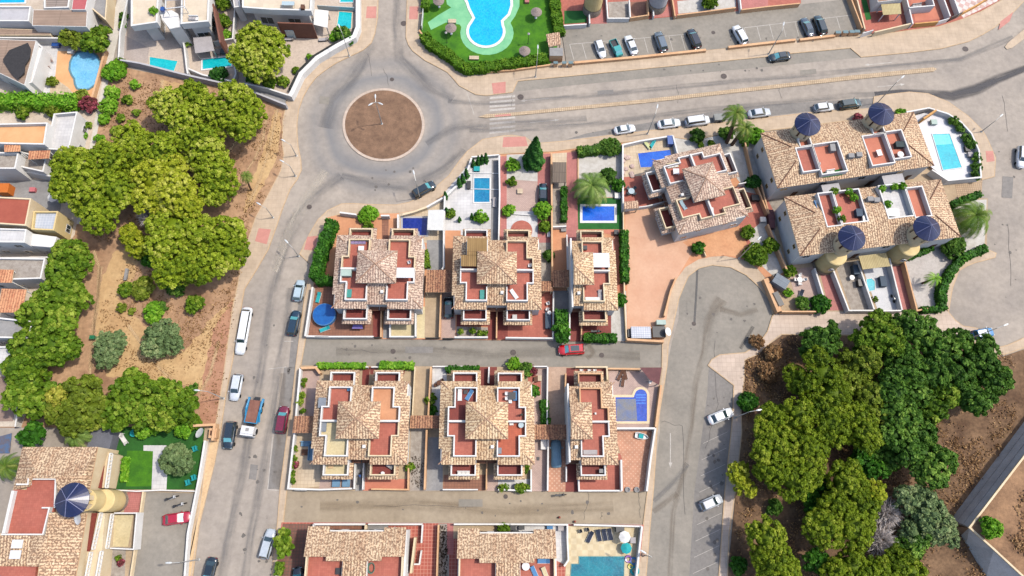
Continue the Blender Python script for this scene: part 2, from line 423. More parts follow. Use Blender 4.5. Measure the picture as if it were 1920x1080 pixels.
CYP = MLEAF('cypress_leaves', (34,80,26), (56,110,40), (88,142,56))
DEADW = MLEAF('dead_grey_twigs', (196,184,178), (222,212,206), (240,234,230))
FLOWR = MLEAF('bougainvillea', (96,60,50), (150,70,80), (206,110,130))
DRY = MLEAF('dry_grass', (120,88,58), (164,126,86), (196,160,112))
def leaf_mesh(name, pos, nrm, size, tint, mat, rs, asp=1.0, core=None, jit=.5, mesh_only=False):
    n = len(pos); nrm = nrm+rs.normal(0, jit, (n,3)); nrm /= np.linalg.norm(nrm, axis=1)[:,None]+1e-9
    a = np.cross(nrm, rs.normal(0,1,(n,3))); a /= np.linalg.norm(a, axis=1)[:,None]+1e-9
    b = np.cross(nrm, a); s = (size*rs.uniform(.6,1.35,n))[:,None]
    q = np.stack([pos-a*s*asp-b*s*.35, pos-b*s+a*s*.2, pos+a*s*asp+b*s*.2, pos+b*s-a*s*.3], 1).reshape(-1,3)
    tq = np.repeat(tint, 4); nv = 4*n; faces = np.arange(nv).reshape(-1,4)
    me = bpy.data.meshes.new(name)
    loops = faces.ravel(); ls = np.arange(n)*4; lt = np.full(n,4)
    if core is not None:
        cv, cf = core; loops = np.concatenate([loops, (cf+nv).ravel()]); ls = np.concatenate([ls, nv+np.arange(len(cf))*3]); lt = np.concatenate([lt, np.full(len(cf),3)])
        q = np.concatenate([q, cv]); tq = np.concatenate([tq, np.full(len(cv), .22)])  # core gets a dark tint, painted shade between the leaves
    me.vertices.add(len(q)); me.vertices.foreach_set('co', q.ravel().astype(np.float32))
    me.loops.add(len(loops)); me.loops.foreach_set('vertex_index', loops.astype(np.int32))
    me.polygons.add(len(ls)); me.polygons.foreach_set('loop_start', ls.astype(np.int32)); me.polygons.foreach_set('loop_total', lt.astype(np.int32))
    at = me.attributes.new('tint', 'FLOAT', 'POINT'); at.data.foreach_set('value', tq.astype(np.float32))
    me.materials.append(mat); me.update(calc_edges=True); return me
_bm = bmesh.new(); bmesh.ops.create_icosphere(_bm, subdivisions=2, radius=1)
ICOV = np.array([v.co[:] for v in _bm.verts]); ICOF = np.array([[v.index for v in f.verts] for f in _bm.faces]); _bm.free()
def sphere_pts(rs, n, zmin=-.35):
    d = rs.normal(0,1,(int(n*2.2)+8,3)); d /= np.linalg.norm(d, axis=1)[:,None]; d = d[d[:,2] > zmin]; return d[:n]
def crown_mesh(name, lobes, mat, seed, clump=.6, leaf=.26, dens=1.0, zmin=-.3, hollow=.76, asp=1.0, tint0=.5, trange=.28):
    """lobes: (x,y,z,rx,rz) in the tree's own frame; leaves sit in puffs spread over the lobes"""
    rs = np.random.RandomState(seed); P_, N_, T_ = [], [], []; cv, cf, k = [], [], 0
    L = np.array(lobes, float)
    for (x, y, z, r, rz) in lobes:
        area = 2*math.pi*r*r*(1-zmin); nc = max(5, int(area/(clump*clump*2.0)))
        d = sphere_pts(rs, nc, zmin); rad = rs.uniform(.78, 1.10, len(d))[:,None]
        c = np.array([x,y,z])+d*rad*np.array([r,r,rz])
        inside = np.zeros(len(c), bool)      # drop puffs buried in a neighbouring lobe
        for (x2,y2,z2,r2,rz2) in lobes:
            if (x2,y2,z2) == (x,y,z): continue
            inside |= (((c-np.array([x2,y2,z2]))/np.array([r2,r2,rz2]))**2).sum(1) < .62
        c = c[~inside]; d = d[~inside]
        m = max(6, int(26*dens)); ct = rs.uniform(tint0-trange, tint0+trange, len(c))+rs.normal(0, .11)
        cr = clump*rs.uniform(.65,1.25,len(c))
        u = rs.normal(0,1,(len(c),m,3)); u /= np.linalg.norm(u, axis=2)[:,:,None]; u[:,:,2] = np.abs(u[:,:,2])*.9+.0*u[:,:,2]
        u = u+d[:,None,:]*.55; u /= np.linalg.norm(u, axis=2)[:,:,None]
        pp = c[:,None,:]+u*cr[:,None,None]*rs.uniform(.55,1,(len(c),m,1))
        P_.append(pp.reshape(-1,3)); N_.append(u.reshape(-1,3)); T_.append((ct[:,None]+rs.normal(0,.06,(len(c),m))).ravel())
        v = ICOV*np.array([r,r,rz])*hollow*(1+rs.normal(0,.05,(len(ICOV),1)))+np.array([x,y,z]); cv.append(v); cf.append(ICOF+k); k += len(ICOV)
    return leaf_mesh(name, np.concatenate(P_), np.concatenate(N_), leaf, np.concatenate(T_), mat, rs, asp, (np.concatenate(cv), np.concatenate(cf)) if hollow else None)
_seed = [100]
def tree(label, lobes, mat, top=7.0, cat='tree', name='broadleaf_tree', group=None, clump=.6, leaf=.27, dens=1.0, hollow=.70, base=None, trunkr=.2, **kw):
    """lobes traced as (u, v, radius_px); top = height of the highest lobe"""
    _seed[0] += 1; rs = random.Random(_seed[0]); W = []
    rmax = max(l[2] for l in lobes)
    for (u, v, r, *dz) in lobes:
        s = mpp(u, v, top*.6); rr = r*s; rz = rr*.78
        zt = top*(.80+.20*min(1, r/rmax))+(dz[0] if dz else rs.uniform(-1.6,.2)*min(1, top/8)); rz = min(rz, zt*.52)
        zc = zt-rz; x, y = P(u, v, zc+rz*.25); W.append((x, y, zc, rr*.86, rz))
        if rr > 1.6:      # ragged outer boughs
            for _ in range(5 if rr > 2.6 else 3):
                a = rs.uniform(0, 6.283); q = rr*rs.uniform(.20, .32); W.append((x+math.cos(a)*rr*.8, y+math.sin(a)*rr*.8, zc+rs.uniform(-.15,.35)*rz, q, q*.8))
    tw = sum(a[3]**2 for a in W); cx = sum(a[0]*a[3]**2 for a in W)/tw; cy = sum(a[1]*a[3]**2 for a in W)/tw
    if base: cx, cy = base
    t = thing(name, label, cat, (cx,cy,0), 0, group)
    me = crown_mesh('crown', [(x-cx,y-cy,z,r,rz) for x,y,z,r,rz in W], mat, _seed[0], clump, leaf, dens, hollow=hollow, **kw)
    o = bpy.data.objects.new('crown', me); C.objects.link(o); o.parent = t
    b = MB(); zt = min(a[2] for a in W)
    b.tube((0,0,0), (rs.uniform(-.2,.2),rs.uniform(-.2,.2),zt*.6+.2), trunkr, trunkr*.7, 8)
    for (x,y,z,r,rz) in sorted(W, key=lambda q: -q[3])[:7]: b.tube((0,0,zt*.5), (x-cx,y-cy,z), trunkr*.55, trunkr*.2, 6)
    b.build('trunk', BARK, t, world=False)
    return t
def pine(label, lobes, top=8.5, mat=None, **kw): return tree(label, lobes, mat or PINE, top, name='pine_tree', cat='pine tree', clump=kw.pop('clump',.46), leaf=kw.pop('leaf',.125), dens=2.3, **kw)
def bush(label, u, v, rpx, mat=None, h=None, name='bush', cat='bush', group=None, z0=.15, leaf=.17, clump=.33, flat=.8):
    """single-mesh low plant"""
    _seed[0] += 1; s = mpp(u, v, .5); r = rpx*s; h = h or min(2.2, r*1.4)
    x, y = P(u, v, z0+h*.55); rs = random.Random(_seed[0])
    lob = [(0,0,h*.5,r*.8,h*.5)]+[(r*.45*math.cos(a),r*.45*math.sin(a),h*.42,r*.55,h*.4) for a in [rs.uniform(0,6.3) for _ in range(3)]]
    me = crown_mesh(name, lob, mat or LEAFG, _seed[0], min(clump,r*.5), min(leaf, r*.3), .8)
    o = bpy.data.objects.new(name, me); C.objects.link(o); o.location = (x,y,z0); return tag(o, label, cat, group)
def hedge(label, pts, wid, h, mat=None, leaf=.17, name='hedge', z0=.1, bumpy=.12, dens=34):
    """clipped hedge along a traced centre line (traced at its top)"""
    _seed[0] += 1; rs = np.random.RandomState(_seed[0]); q = [Vector(p) for p in pxs(pts, h+z0)]
    wm = wid; PP, NN, b = [], [], MB()
    b.path([tuple(p) for p in q], wm*.86, z0, z0+h*.93)
    for a, c in zip(q, q[1:]):
        L = (c-a).length; d = (c-a)/L; nrm = Vector((-d.y, d.x))
        for face, area in (('t', L*wm), ('l', L*h), ('r', L*h), ('e', wm*h*.6)):
            n = int(area*dens); t = rs.uniform(-.02,1.02,n)*L
            if face == 't': s = rs.uniform(-.5,.5,n)*wm; z = np.full(n, h)+rs.normal(0, bumpy, n); nn = np.tile([0,0,1.], (n,1))
            elif face == 'e': s = rs.uniform(-.5,.5,n)*wm; z = rs.uniform(0,h,n); t = np.where(rs.rand(n)>.5, 0, L); nn = np.tile([d.x,d.y,.4], (n,1))*np.where(t>0,1,-1)[:,None]
            else:
                sg = 1 if face == 'l' else -1; s = sg*(wm*.5+rs.normal(0,bumpy*.6,n)); z = rs.uniform(0,h,n); nn = np.tile([nrm.x*sg,nrm.y*sg,.3], (n,1))
            z = z+.12*np.sin(t*1.7)+.1*np.sin(t*3.9+1); s = s*(1+.09*np.sin(t*2.3))
            PP.append(np.stack([a.x+d.x*t+nrm.x*s, a.y+d.y*t+nrm.y*s, z0+z], 1)); NN.append(nn)
    pos = np.concatenate(PP); cl = .5+.3*np.sin(pos[:,0]*2.1+pos[:,2]*3)*np.cos(pos[:,1]*1.9)+rs.normal(0,.14,len(pos))
    cv = np.array(b.v); cf = []
    for f in b.f: cf += [[f[0],f[k],f[k+1]] for k in range(1,len(f)-1)]
    o_ = pos.mean(0); o_[2] = z0
    me = leaf_mesh(name, pos-o_, np.concatenate(NN), leaf, cl, mat or HEDGE, rs, 1.0, (cv-o_, np.array(cf)))
    o = bpy.data.objects.new(name, me); C.objects.link(o); o.location = o_; return tag(o, label, 'hedge')
def palm(label, u, v, r, h=4.5, mat=None, n=30, base=None, droop=1.0, group=None, hpx=None):
    """u,v = crown centre in the photo, r metres"""
    _seed[0] += 1; rs = random.Random(_seed[0]); x, y = P(u, v, h); bx, by = P(*base) if base else (x, y)
    t = thing('palm_tree', label, 'palm tree', (bx,by,.1), 0, group)
    dx, dy = x-bx, y-by
    b = MB(); prev = Vector((0,0,0))
    for k in range(1, 9):
        f = k/8; p = Vector((dx*f**1.5, dy*f**1.5, (h-.1)*f)); rr = (.30 if r > 2.4 else .16)*(1.25-.35*f)
        b.tube(prev, p, rr*1.06, rr, 9, k == 8); prev = p
    b.build('trunk', BARK, t, world=False)
    P_, tri, T_ = [], [], []
    for i in range(n):
        a = i*2.399963+rs.uniform(-.15,.15); el = math.radians(66-70*((i+.5)/n)**.8); L = r*rs.uniform(.88,1.08)*(1.0 if i > n*.2 else .8)
        p = Vector((dx,dy,h-.05)); seg = 12; dirv = Vector((math.cos(a)*math.cos(el), math.sin(a)*math.cos(el), math.sin(el))); tt = rs.uniform(.25,.8)
        if i > n*.86: tt = .98
        for s in range(seg):
            f = s/seg; side = dirv.cross(Vector((0,0,1))).normalized(); q = p+dirv*(L/seg)
            w_ = (.52*r/3.4*math.sin(math.pi*min(.95,.10+f*.85))+.04)*.9
            for sg in (-1,1):
                for hh in (0,.5):
                    p0 = p+(q-p)*hh; tip = p0+side*sg*w_+dirv*w_*.75+Vector((0,0,-w_*.38))
                    k = len(P_); P_ += [p0, p0+(q-p)*.42, tip]; tri.append([k,k+1,k+2]); T_ += [tt+rs.uniform(-.1,.1)]*3
            k = len(P_); P_ += [p-side*.03, p+side*.03, q]; tri.append([k,k+1,k+2]); T_ += [tt+.2]*3
            p = q; dirv = (dirv+Vector((0,0,-.17*droop*(1+f)))).normalized()
    me = bpy.data.meshes.new('fronds'); me.from_pydata([tuple(v) for v in P_], [], tri)
    at = me.attributes.new('tint','FLOAT','POINT'); at.data.foreach_set('value', T_); me.materials.append(mat or PALML)
    o = bpy.data.objects.new('fronds', me); C.objects.link(o); o.parent = t
    return t
def conifer(label, u, v, r, h, mat=None, name='conifer_tree', cat='conifer', base_px=None, group=None, z0=.15):
    """narrow cone of foliage; u,v is its base point in the photo"""
    _seed[0] += 1; x, y = P(u, v, 0); rs = np.random.RandomState(_seed[0])
    n = int(h*r*150); z = rs.uniform(0.02,1,n)**1.15; ang = rs.uniform(0,6.283,n); rad = r*(1-z)**.8*(rs.uniform(.75,1.05,n)+.1*np.sin(ang*5+z*17))
    pos = np.stack([np.cos(ang)*rad, np.sin(ang)*rad, z*h], 1); nn = np.stack([np.cos(ang), np.sin(ang), np.full(n,.7)], 1)
    cv = ICOV*np.array([r*.6,r*.6,h*.4])+np.array([0,0,h*.42])
    me = leaf_mesh('crown', pos, nn, min(.3,.12+r*.1), .5+.3*np.sin(ang*5+z*17)+rs.normal(0,.12,n), mat or CYP, rs, 1, (cv, ICOF))
    if r < .9:
        me.name = name; o = bpy.data.objects.new(name, me); C.objects.link(o); o.location = (x,y,z0); return tag(o, label, cat, group)
    t = thing(name, label, cat, (x,y,z0), 0, group); o = bpy.data.objects.new('crown', me); C.objects.link(o); o.parent = t
    MB().tube((0,0,0),(0,0,h*.8),.16,.04,8).build('trunk', BARK, t, world=False); return t
def deadtree(label, u, v, rpx, top):
    _seed[0] += 1; rs = random.Random(_seed[0]); s = mpp(u,v,top*.5); r = rpx*s; x, y = P(u,v,top*.5)
    t = thing('dead_tree', label, 'dead tree', (x,y,0)); b = MB(); b.tube((0,0,0),(0,0,top*.5),.16,.1,7)
    P_, tri, T_ = [], [], []
    for i in range(800):
        a = rs.uniform(0,6.283); e = rs.uniform(-.1,1.3); L = r*rs.uniform(.5,1.05); p = Vector((0,0,top*.35)); d = Vector((math.cos(a)*math.cos(e),math.sin(a)*math.cos(e),math.sin(e)*.8))
        p = p+d*L*rs.uniform(.1,.5); sd = d.cross(Vector((rs.uniform(-1,1),rs.uniform(-1,1),rs.uniform(-1,1)))).normalized()*.06; tt = rs.uniform(.1,.95)
        for q in range(3):
            p2 = p+d*L*.22; k = len(P_); P_ += [p-sd,p+sd,p2+sd*.7,p2-sd*.7]; tri.append([k,k+1,k+2,k+3]); T_ += [tt]*4
            for z in range(2):
                dd = (d+Vector((rs.uniform(-.7,.7),rs.uniform(-.7,.7),rs.uniform(-.5,.5)))).normalized(); k = len(P_)
                P_ += [p2-sd*.7,p2+sd*.7,p2+dd*.5]; tri.append([k,k+1,k+2]); T_ += [tt]*3
            p = p2; d = (d+Vector((rs.uniform(-.3,.3),rs.uniform(-.3,.3),rs.uniform(-.2,.2)))).normalized()
    b.build('trunk', BARK, t, world=False)
    me = bpy.data.meshes.new('branches'); me.from_pydata([tuple(v) for v in P_], [], tri)
    at = me.attributes.new('tint','FLOAT','POINT'); at.data.foreach_set('value', T_); me.materials.append(DEADW)
    o = bpy.data.objects.new('branches', me); C.objects.link(o); o.parent = t; return t
# ================================================================ roofs
def slope_uv(pts, d):
    """d = downhill direction (2D unit); u along the eave, v up the slope"""
    t = (-d[1], d[0]); return [(p[0]*t[0]+p[1]*t[1], -(p[0]*d[0]+p[1]*d[1])*1.07) for p in pts]
def roof_face(b, pts, fascia=None, th=.16):
    """planar roof polygon given as 3D points; downhill found from its normal"""
    v = [Vector(p) for p in pts]; n = Vector((0,0,0))
    for i in range(len(v)): n += v[i-1].cross(v[i])
    n.normalize()
    if n.z < 0: v = v[::-1]; n = -n
    d = Vector((n.x, n.y)); d = d.normalized() if d.length > 1e-4 else Vector((0,-1))
    b.cur = 0; b.face(v, slope_uv(v, d))
    return v
def skirt(b, a, c, th=.16):
    b.cur = 1; b.face([(a[0],a[1],a[2]-th),(c[0],c[1],c[2]-th),tuple(c),tuple(a)]); b.cur = 0
def hip_roof(b, x0, x1, y0, y1, z, rise, ridge=None, th=.16):
    """hip roof over a rectangle; ridge = half length of the ridge along the longer axis"""
    W, D = x1-x0, y1-y0; cx, cy = (x0+x1)/2, (y0+y1)/2
    if W >= D: rx, ry = (W-D)/2 if ridge is None else ridge, 0
    else: rx, ry = 0, (D-W)/2 if ridge is None else ridge
    A = [(x0,y0,z),(x1,y0,z),(x1,y1,z),(x0,y1,z)]
    if rx or ry:
        r0, r1 = (cx-rx,cy-ry,z+rise), (cx+rx,cy+ry,z+rise)
        if rx: fs = [[A[0],A[1],r1,r0],[A[1],A[2],r1],[A[2],A[3],r0,r1],[A[3],A[0],r0]]
        else: fs = [[A[0],A[1],r0],[A[1],A[2],r1,r0],[A[2],A[3],r1],[A[3],A[0],r0,r1]]
    else:
        ap = (cx,cy,z+rise); fs = [[A[i],A[(i+1)%4],ap] for i in range(4)]
    for f in fs: roof_face(b, f)
    for i in range(4): skirt(b, A[i], A[(i+1)%4], th)
def ridge_caps(b, segs, r=.11):
    for a, c in segs: b.tube(a, c, r, r, 6)
def grid_roof(b, inside, zf, dirf, x0, x1, y0, y1, st=.25, th=.16):
    nx, ny = round((x1-x0)/st), round((y1-y0)/st); cell = {}
    for i in range(nx):
        for j in range(ny):
            if inside(x0+(i+.5)*st, y0+(j+.5)*st): cell[i,j] = 1
    for (i,j) in cell:
        q = [(x0+(i+a)*st, y0+(j+c)*st) for a, c in ((0,0),(1,0),(1,1),(0,1))]; q = [(x,y,zf(x,y)) for x,y in q]
        d = dirf(x0+(i+.5)*st, y0+(j+.5)*st); b.cur = 0; b.face(q, slope_uv(q, d))
        for (di,dj,a,c) in ((0,-1,0,1),(1,0,1,2),(0,1,2,3),(-1,0,3,0)):
            if (i+di,j+dj) not in cell: skirt(b, q[a], q[c], th)
    b.cur = 0
# ================================================================ the repeated villa block
def window(t, x, y, z, w_, h, nx, ny, frame=None):
    """window on a wall whose outward normal is (nx,ny), in the thing's own frame"""
    rz = math.atan2(ny, nx)+math.pi/2; b = MB(); c, s = math.cos(rz), math.sin(rz)
    for dx, ww, zz, hh in ((-w_/2+.05,.1,z,h),(w_/2-.05,.1,z,h),(0,w_-.2,z,.1),(0,w_-.2,z+h-.1,.1),(0,.06,z+.1,h-.2)):
        b.box(x+dx*c+nx*.02, y+dx*s+ny*.02, zz, ww, .08, hh, rz)
    f = b.build('window', frame or WHITEM, t, world=False)
    g = MB().box(x+nx*.01, y+ny*.01, z+.08, w_-.1, .04, h-.16, rz).build('pane', GLASS, f, world=False)
    return f
def door(t, x, y, z, w_, h, nx, ny, m=None):
    rz = math.atan2(ny, nx)+math.pi/2; d = MB().box(x+nx*.03, y+ny*.03, z, w_, .08, h, rz).build('door', m or WOODD, t, world=False)
    MB().box(x+nx*.1+math.cos(rz)*w_*.36, y+ny*.1+math.sin(rz)*w_*.36, z+1, .12, .05, .05, rz).build('handle', STEEL, d, world=False); return d
def villa(label, cx, cy, rz=0, xs=(-1,1), floors=None, lows=None, roof=None, wallm=None, parm=None, canopies=(), group=None):
    """block of back-to-back dwellings; every quadrant has a sunken roof terrace and a low end terrace"""
    RF = roof or R_A; WM = wallm or WHITE; floors = floors or {}; lows = lows or {}; parm = parm or {}
    t = thing('villa_block', label, 'villa', (cx,cy,.16), rz, group); full = len(xs) == 2
    X = lambda v: v if full else v
    # walls
    def body(sgn):
        b = MB()
        for sx in xs:
            for sy in (-1,1):
                q = [(0,0),(7.4*sx,0),(7.4*sx,6.35*sy),(1.7*sx,6.35*sy),(1.7*sx,5.7*sy),(0,5.7*sy)]
                b.prism(q, 0, 4.72)
                b.prism([(1.9*sx,6.35*sy),(5.6*sx,6.35*sy),(5.6*sx,8.2*sy),(1.9*sx,8.2*sy)], 0, 2.55)
        x0 = -2.7 if full else 0; b.prism([(x0,-2.35),(2.7,-2.35),(2.7,2.35),(x0,2.35)], 4.72, 7.36)
        return b
    body(1).build('wall', WM, t, world=False)
    # main tiled skirt
    def inside(x, y):
        ax, ay = abs(x), abs(y)
        if ax > (7.75 if ay < 4.25 else (7.25 if x*y > 0 else 7.75)) or ay > 6.75: return False
        if x < 0 and -1 not in xs or x > 0 and 1 not in xs: return False
        if ax < 1.75: return False
        if ay < 5.5 and ax < 5.25: return False
        if ay < 2.25 and ax < 6.25: return False
        return True
    def zf(x, y): return 4.75+.33*min(7.75-abs(x), 6.75-abs(y))
    def df(x, y):
        return ((1 if x > 0 else -1), 0) if 7.75-abs(x) < 6.75-abs(y) else (0, (1 if y > 0 else -1))
    b = MB(); grid_roof(b, inside, zf, df, -7.75, 7.75, -6.75, 6.75)
    b.build('tiled_roof', [RF, CREAMW], t, world=False)
    caps = MB()
    for sx in xs:
        for sy in (-1,1):
            caps.tube((7.7*sx if True else 0, 6.7*sy, 4.8), (6.4*sx, 5.4*sy, 5.24), .09, .09, 6)
    for sy in (-1,1):
        x0 = -1.7 if full else 0
        f = [(x0,2.5*sy,6.0),(1.7,2.5*sy,6.0),(1.7,6.0*sy,4.85),(x0,6.0*sy,4.85)]
        b = MB(); roof_face(b, f); skirt(b, f[2], f[3]); skirt(b, f[3], f[2]); b.build('link_roof', [RF, CREAMW], t, world=False)
    # pyramid over the stair heads
    b = MB()
    if full:
        hip_roof(b, -3.4, 3.4, -2.95, 2.95, 7.3, 1.45)
        for a in ((-3.4,-2.95),(3.4,-2.95),(3.4,2.95),(-3.4,2.95)): caps.tube((a[0],a[1],7.32),(0,0,8.77),.09,.09,6)
    else:
        A = [(-.12,-2.95,7.3),(3.4,-2.95,7.3),(3.4,2.95,7.3),(-.12,2.95,7.3)]; ap = (-.12,0,8.75)
        for q in ((0,1),(1,2),(2,3)): roof_face(b, [A[q[0]],A[q[1]],ap]); skirt(b, A[q[0]], A[q[1]])
        b.cur = 1; b.face([A[3],A[0],ap]); b.cur = 0
        for a in A[1:3]: caps.tube(a, ap, .09, .09, 6)
    b.build('pyramid_roof', [RF, CREAMW], t, world=False)
    caps.build('ridge_tiles', M('ridge_clay',(206,166,138),(180,138,112),3,.8,.2), t, world=False)
    for sx in xs:
        for sy in (-1,1):
            k = (sx,sy); fm = floors.get(k, TERRA); lm = lows.get(k, TERRAD); pm = parm.get(k, WM)
            MB().prism([(x*sx,y*sy) for x,y in ((1.75,2.4),(2.75,2.4),(2.75,.16),(6.2,.16),(6.2,2.3),(5.2,2.3),(5.2,5.45),(1.75,5.45))], 4.9, 5.2).build('roof_terrace', fm, t, world=False)
            MB().path([(x*sx,y*sy) for x,y in ((6.25,.16),(6.25,2.3),(5.22,2.3),(5.22,5.45),(1.72,5.45),(1.72,2.96))], .2, 4.5, 6.05).build('parapet', pm, t, world=False)
            MB().prism([(x*sx,y*sy) for x,y in ((1.9,6.38),(5.6,6.38),(5.6,8.2),(1.9,8.2))], 2.56, 2.75).build('low_terrace', lm, t, world=False)
            MB().path([(x*sx,y*sy) for x,y in ((5.68,6.36),(5.68,8.28),(1.82,8.28),(1.82,6.36))], .2, 2.4, 3.95).build('parapet', pm, t, world=False)
            b = MB(); o1 = [(5.78,6.4),(5.78,8.38),(1.72,8.38),(1.72,6.4)]; o2 = [(6.2,6.4),(6.2,8.95),(1.15,8.95),(1.15,6.4)]
            for i in range(3):
                a_, b_, c_, d_ = o1[i], o1[i+1], o2[i+1], o2[i]
                f = [(a_[0]*sx,a_[1]*sy,3.1),(b_[0]*sx,b_[1]*sy,3.1),(c_[0]*sx,c_[1]*sy,2.78),(d_[0]*sx,d_[1]*sy,2.78)]
                roof_face(b, f); skirt(b, f[2], f[3], .12); skirt(b, f[3], f[2], .12)
            b.build('eave_tiles', [RF, CREAMW], t, world=False)
            MB().box(.85*sx+0, 5.9*sy, 2.1, 1.5, .9, .12).build('porch_canopy', R_C, t, world=False)
            door(t, .85*sx, 5.72*sy, 0, .95, 2.05, 0, sy)
            window(t, 7.4*sx, 2.6*sy, 3.0, 1.1, 1.1, sx, 0); window(t, 7.4*sx, 4.9*sy, .9, 1.3, 1.2, sx, 0)
            window(t, 3.7*sx, 8.2*sy, .5, 2.0, 1.9, 0, sy)
            door(t, 3.6*sx, 6.36*sy, 2.75, 1.2, 1.9, 0, sy, GLASS)
        MB().path([(2.72*sx,0),(6.35*sx,0)], .3, 4.5, 6.25).build('party_wall', WM, t, world=False)
    if not full: MB().prism([(-.3,-6.35),(-.02,-6.35),(-.02,6.35),(-.3,6.35)], 0, 5.3).build('gable_wall', WM, t, world=False)
    MB().box(.9, -4.0, 5.0, .5, .5, 1.0).build('chimney', WHITE, t, world=False)
    for (x0,x1,y0,y1,m,z) in canopies:
        MB().box((x0+x1)/2,(y0+y1)/2,z,x1-x0,y1-y0,.1).build('canopy', m, t, world=False)
    return t
# ================================================================ vehicles
KIND = dict(  # L, W, H, cabin base rear/front x, roof rear/front x, belt z, hood z, trunk z
 hatchback=(4.0,1.74,1.48,-1.9,.95,-1.5,.30,.95,.90,.95), sedan=(4.6,1.8,1.43,-1.75,1.15,-1.15,.38,.93,.88,.98),
 suv=(4.6,1.86,1.68,-2.2,1.2,-1.95,.55,1.08,1.05,1.08), minivan=(4.9,1.88,1.85,-2.35,1.5,-2.2,.95,1.1,1.05,1.1),
 estate=(4.6,1.78,1.5,-2.2,1.1,-1.9,.40,.95,.90,.95), limousine=(8.5,1.86,1.5,-3.75,2.3,-3.3,1.75,.97,.93,1.0),
 coupe=(4.2,1.75,1.32,-1.6,.95,-.95,.25,.88,.84,.92))
CARM = {}
def car_parts(kind):
    if kind in CARM: return CARM[kind]
    L,W,H_,br,bf,rr,rf,zb,zh,zt = KIND[kind]; hl, hw = L/2, W/2; out = []
    xs = [-hl,-hl+.08,-hl+.35,br,(br+bf)/2,bf,hl-.75,hl-.3,hl-.07,hl]
    wd = [.66,.80,.95,1,1,.99,.95,.86,.70,.55]
    zt_ = [.62,zt-.18,zt-.03,zb,zb,zb,zh,zh-.09,zh-.24,.55]
    b = MB(); R = []
    for x, k, z in zip(xs, wd, zt_):
        y = hw*k; R.append([(x,-y*.92,.22),(x,-y,.45),(x,-y*.99,z*.72),(x,-y*.90,z-.03),(x,-y*.5,z+.02),(x,0,z+.04),(x,y*.5,z+.02),(x,y*.90,z-.03),(x,y*.99,z*.72),(x,y,.45),(x,y*.92,.22)])
    for a, c in zip(R, R[1:]):
        for i in range(10): b.face([a[i],c[i],c[i+1],a[i+1]][::-1])
        b.face([a[0],c[0],c[10],a[10]])
    b.face(R[0]); b.face(R[-1][::-1]); out.append(('body', b.mesh('body', WHITEM, smooth=True), 'P', (0,0,0)))
    wb, wr = hw*.86, hw*.70; zr = H_-.07
    B = [(br,-wb*.93,zb),(bf,-wb*.9,zb-.02),(bf,wb*.9,zb-.02),(br,wb*.93,zb)]; T = [(rr,-wr,zr),(rf,-wr,zr),(rf,wr,zr),(rr,wr,zr)]
    for nm, q in (('windshield',(1,2)),('rear_window',(3,0)),('side_window',(0,1)),('side_window',(2,3))):
        i, j = q; b = MB(); P0,P1,P2,P3_ = [Vector(v) for v in (B[i],B[j],T[j],T[i])]; n = (P1-P0).cross(P3_-P0).normalized(); c = (P0+P1+P2+P3_)/4
        sh = [c+(p-c)*.93+n*.012 for p in (P0,P1,P2,P3_)]; ins = [p-n*.05 for p in sh]
        b.face(sh)
        for k in range(4): b.face([ins[k-1],ins[k],sh[k],sh[k-1]])
        out.append((nm, b.mesh(nm, GLASS), 'G', (0,0,0)))
    b = MB()
    for i in range(4):
        j = (i+1)%4; b.face([B[i],B[j],T[j],T[i]])
    tt = [(rr+.08,-wr+.06,H_),(rf-.1,-wr+.06,H_),(rf-.1,wr-.06,H_),(rr+.08,wr-.06,H_)]
    for i in range(4): b.face([T[i],T[(i+1)%4],tt[(i+1)%4],tt[i]])
    b.face(tt); out.append(('cabin', b.mesh('cabin', WHITEM), 'P', (0,0,0)))
    wx = L*.30 if kind != 'limousine' else 3.0
    for x in (-wx*1.02, wx*1.03):
        for sy in (-1,1):
            b = MB(); b.tube((0,-.11,0),(0,.11,0),.32,.32,16); me = b.mesh('wheel', RUBBER); out.append(('wheel', me, 'R', (x,sy*(hw-.09),.32)))
    for sy in (-1,1):
        b = MB().box(0,0,0,.16,.34,.13); out.append(('headlight', b.mesh('headlight', POOLGL), 'H', (hl-.2,sy*hw*.60,zh-.32)))
        b = MB().box(0,0,0,.1,.3,.14); out.append(('taillight', b.mesh('taillight', WHITEM), 'T', (-hl+.08,sy*hw*.62,zt-.34)))
        b = MB().box(0,0,0,.12,.18,.12); out.append(('wing_mirror', b.mesh('wing_mirror', WHITEM), 'P', (bf-.25,sy*(hw+.07),zb-.02)))
    CARM[kind] = out; return out
TAIL = MPAINT('red_light_lens', (170,30,30), .2)
def car(kind, col, tail, nose, label, name='parked_car', cat='car', group='cars parked on the streets and lots', glass=None, z=0.0, scale=1.0, k=K):
    """tail and nose traced at ground level"""
    a, b = Vector(P(*tail, .7)), Vector(P(*nose, .7)); c = (a+b)/2; d = b-a
    s = scale if scale else 1
    t = thing(name, label, cat, (c.x, c.y, z), math.atan2(d.y, d.x), group); t.scale = (s,s,s)
    pm = MPAINT('car_paint_%d_%d_%d' % col, col, .22, 0, 1)
    for (nm, me, ky, loc) in car_parts(kind):
        o = bpy.data.objects.new(nm, me); C.objects.link(o); o.parent = t; o.location = loc
        mm = {'P':pm,'G':glass or GLASS,'R':RUBBER,'H':POOLGL,'T':TAIL}[ky]
        o.material_slots[0].link = 'OBJECT'; o.material_slots[0].material = mm
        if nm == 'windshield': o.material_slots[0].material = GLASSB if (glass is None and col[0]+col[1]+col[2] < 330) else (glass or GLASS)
    return t
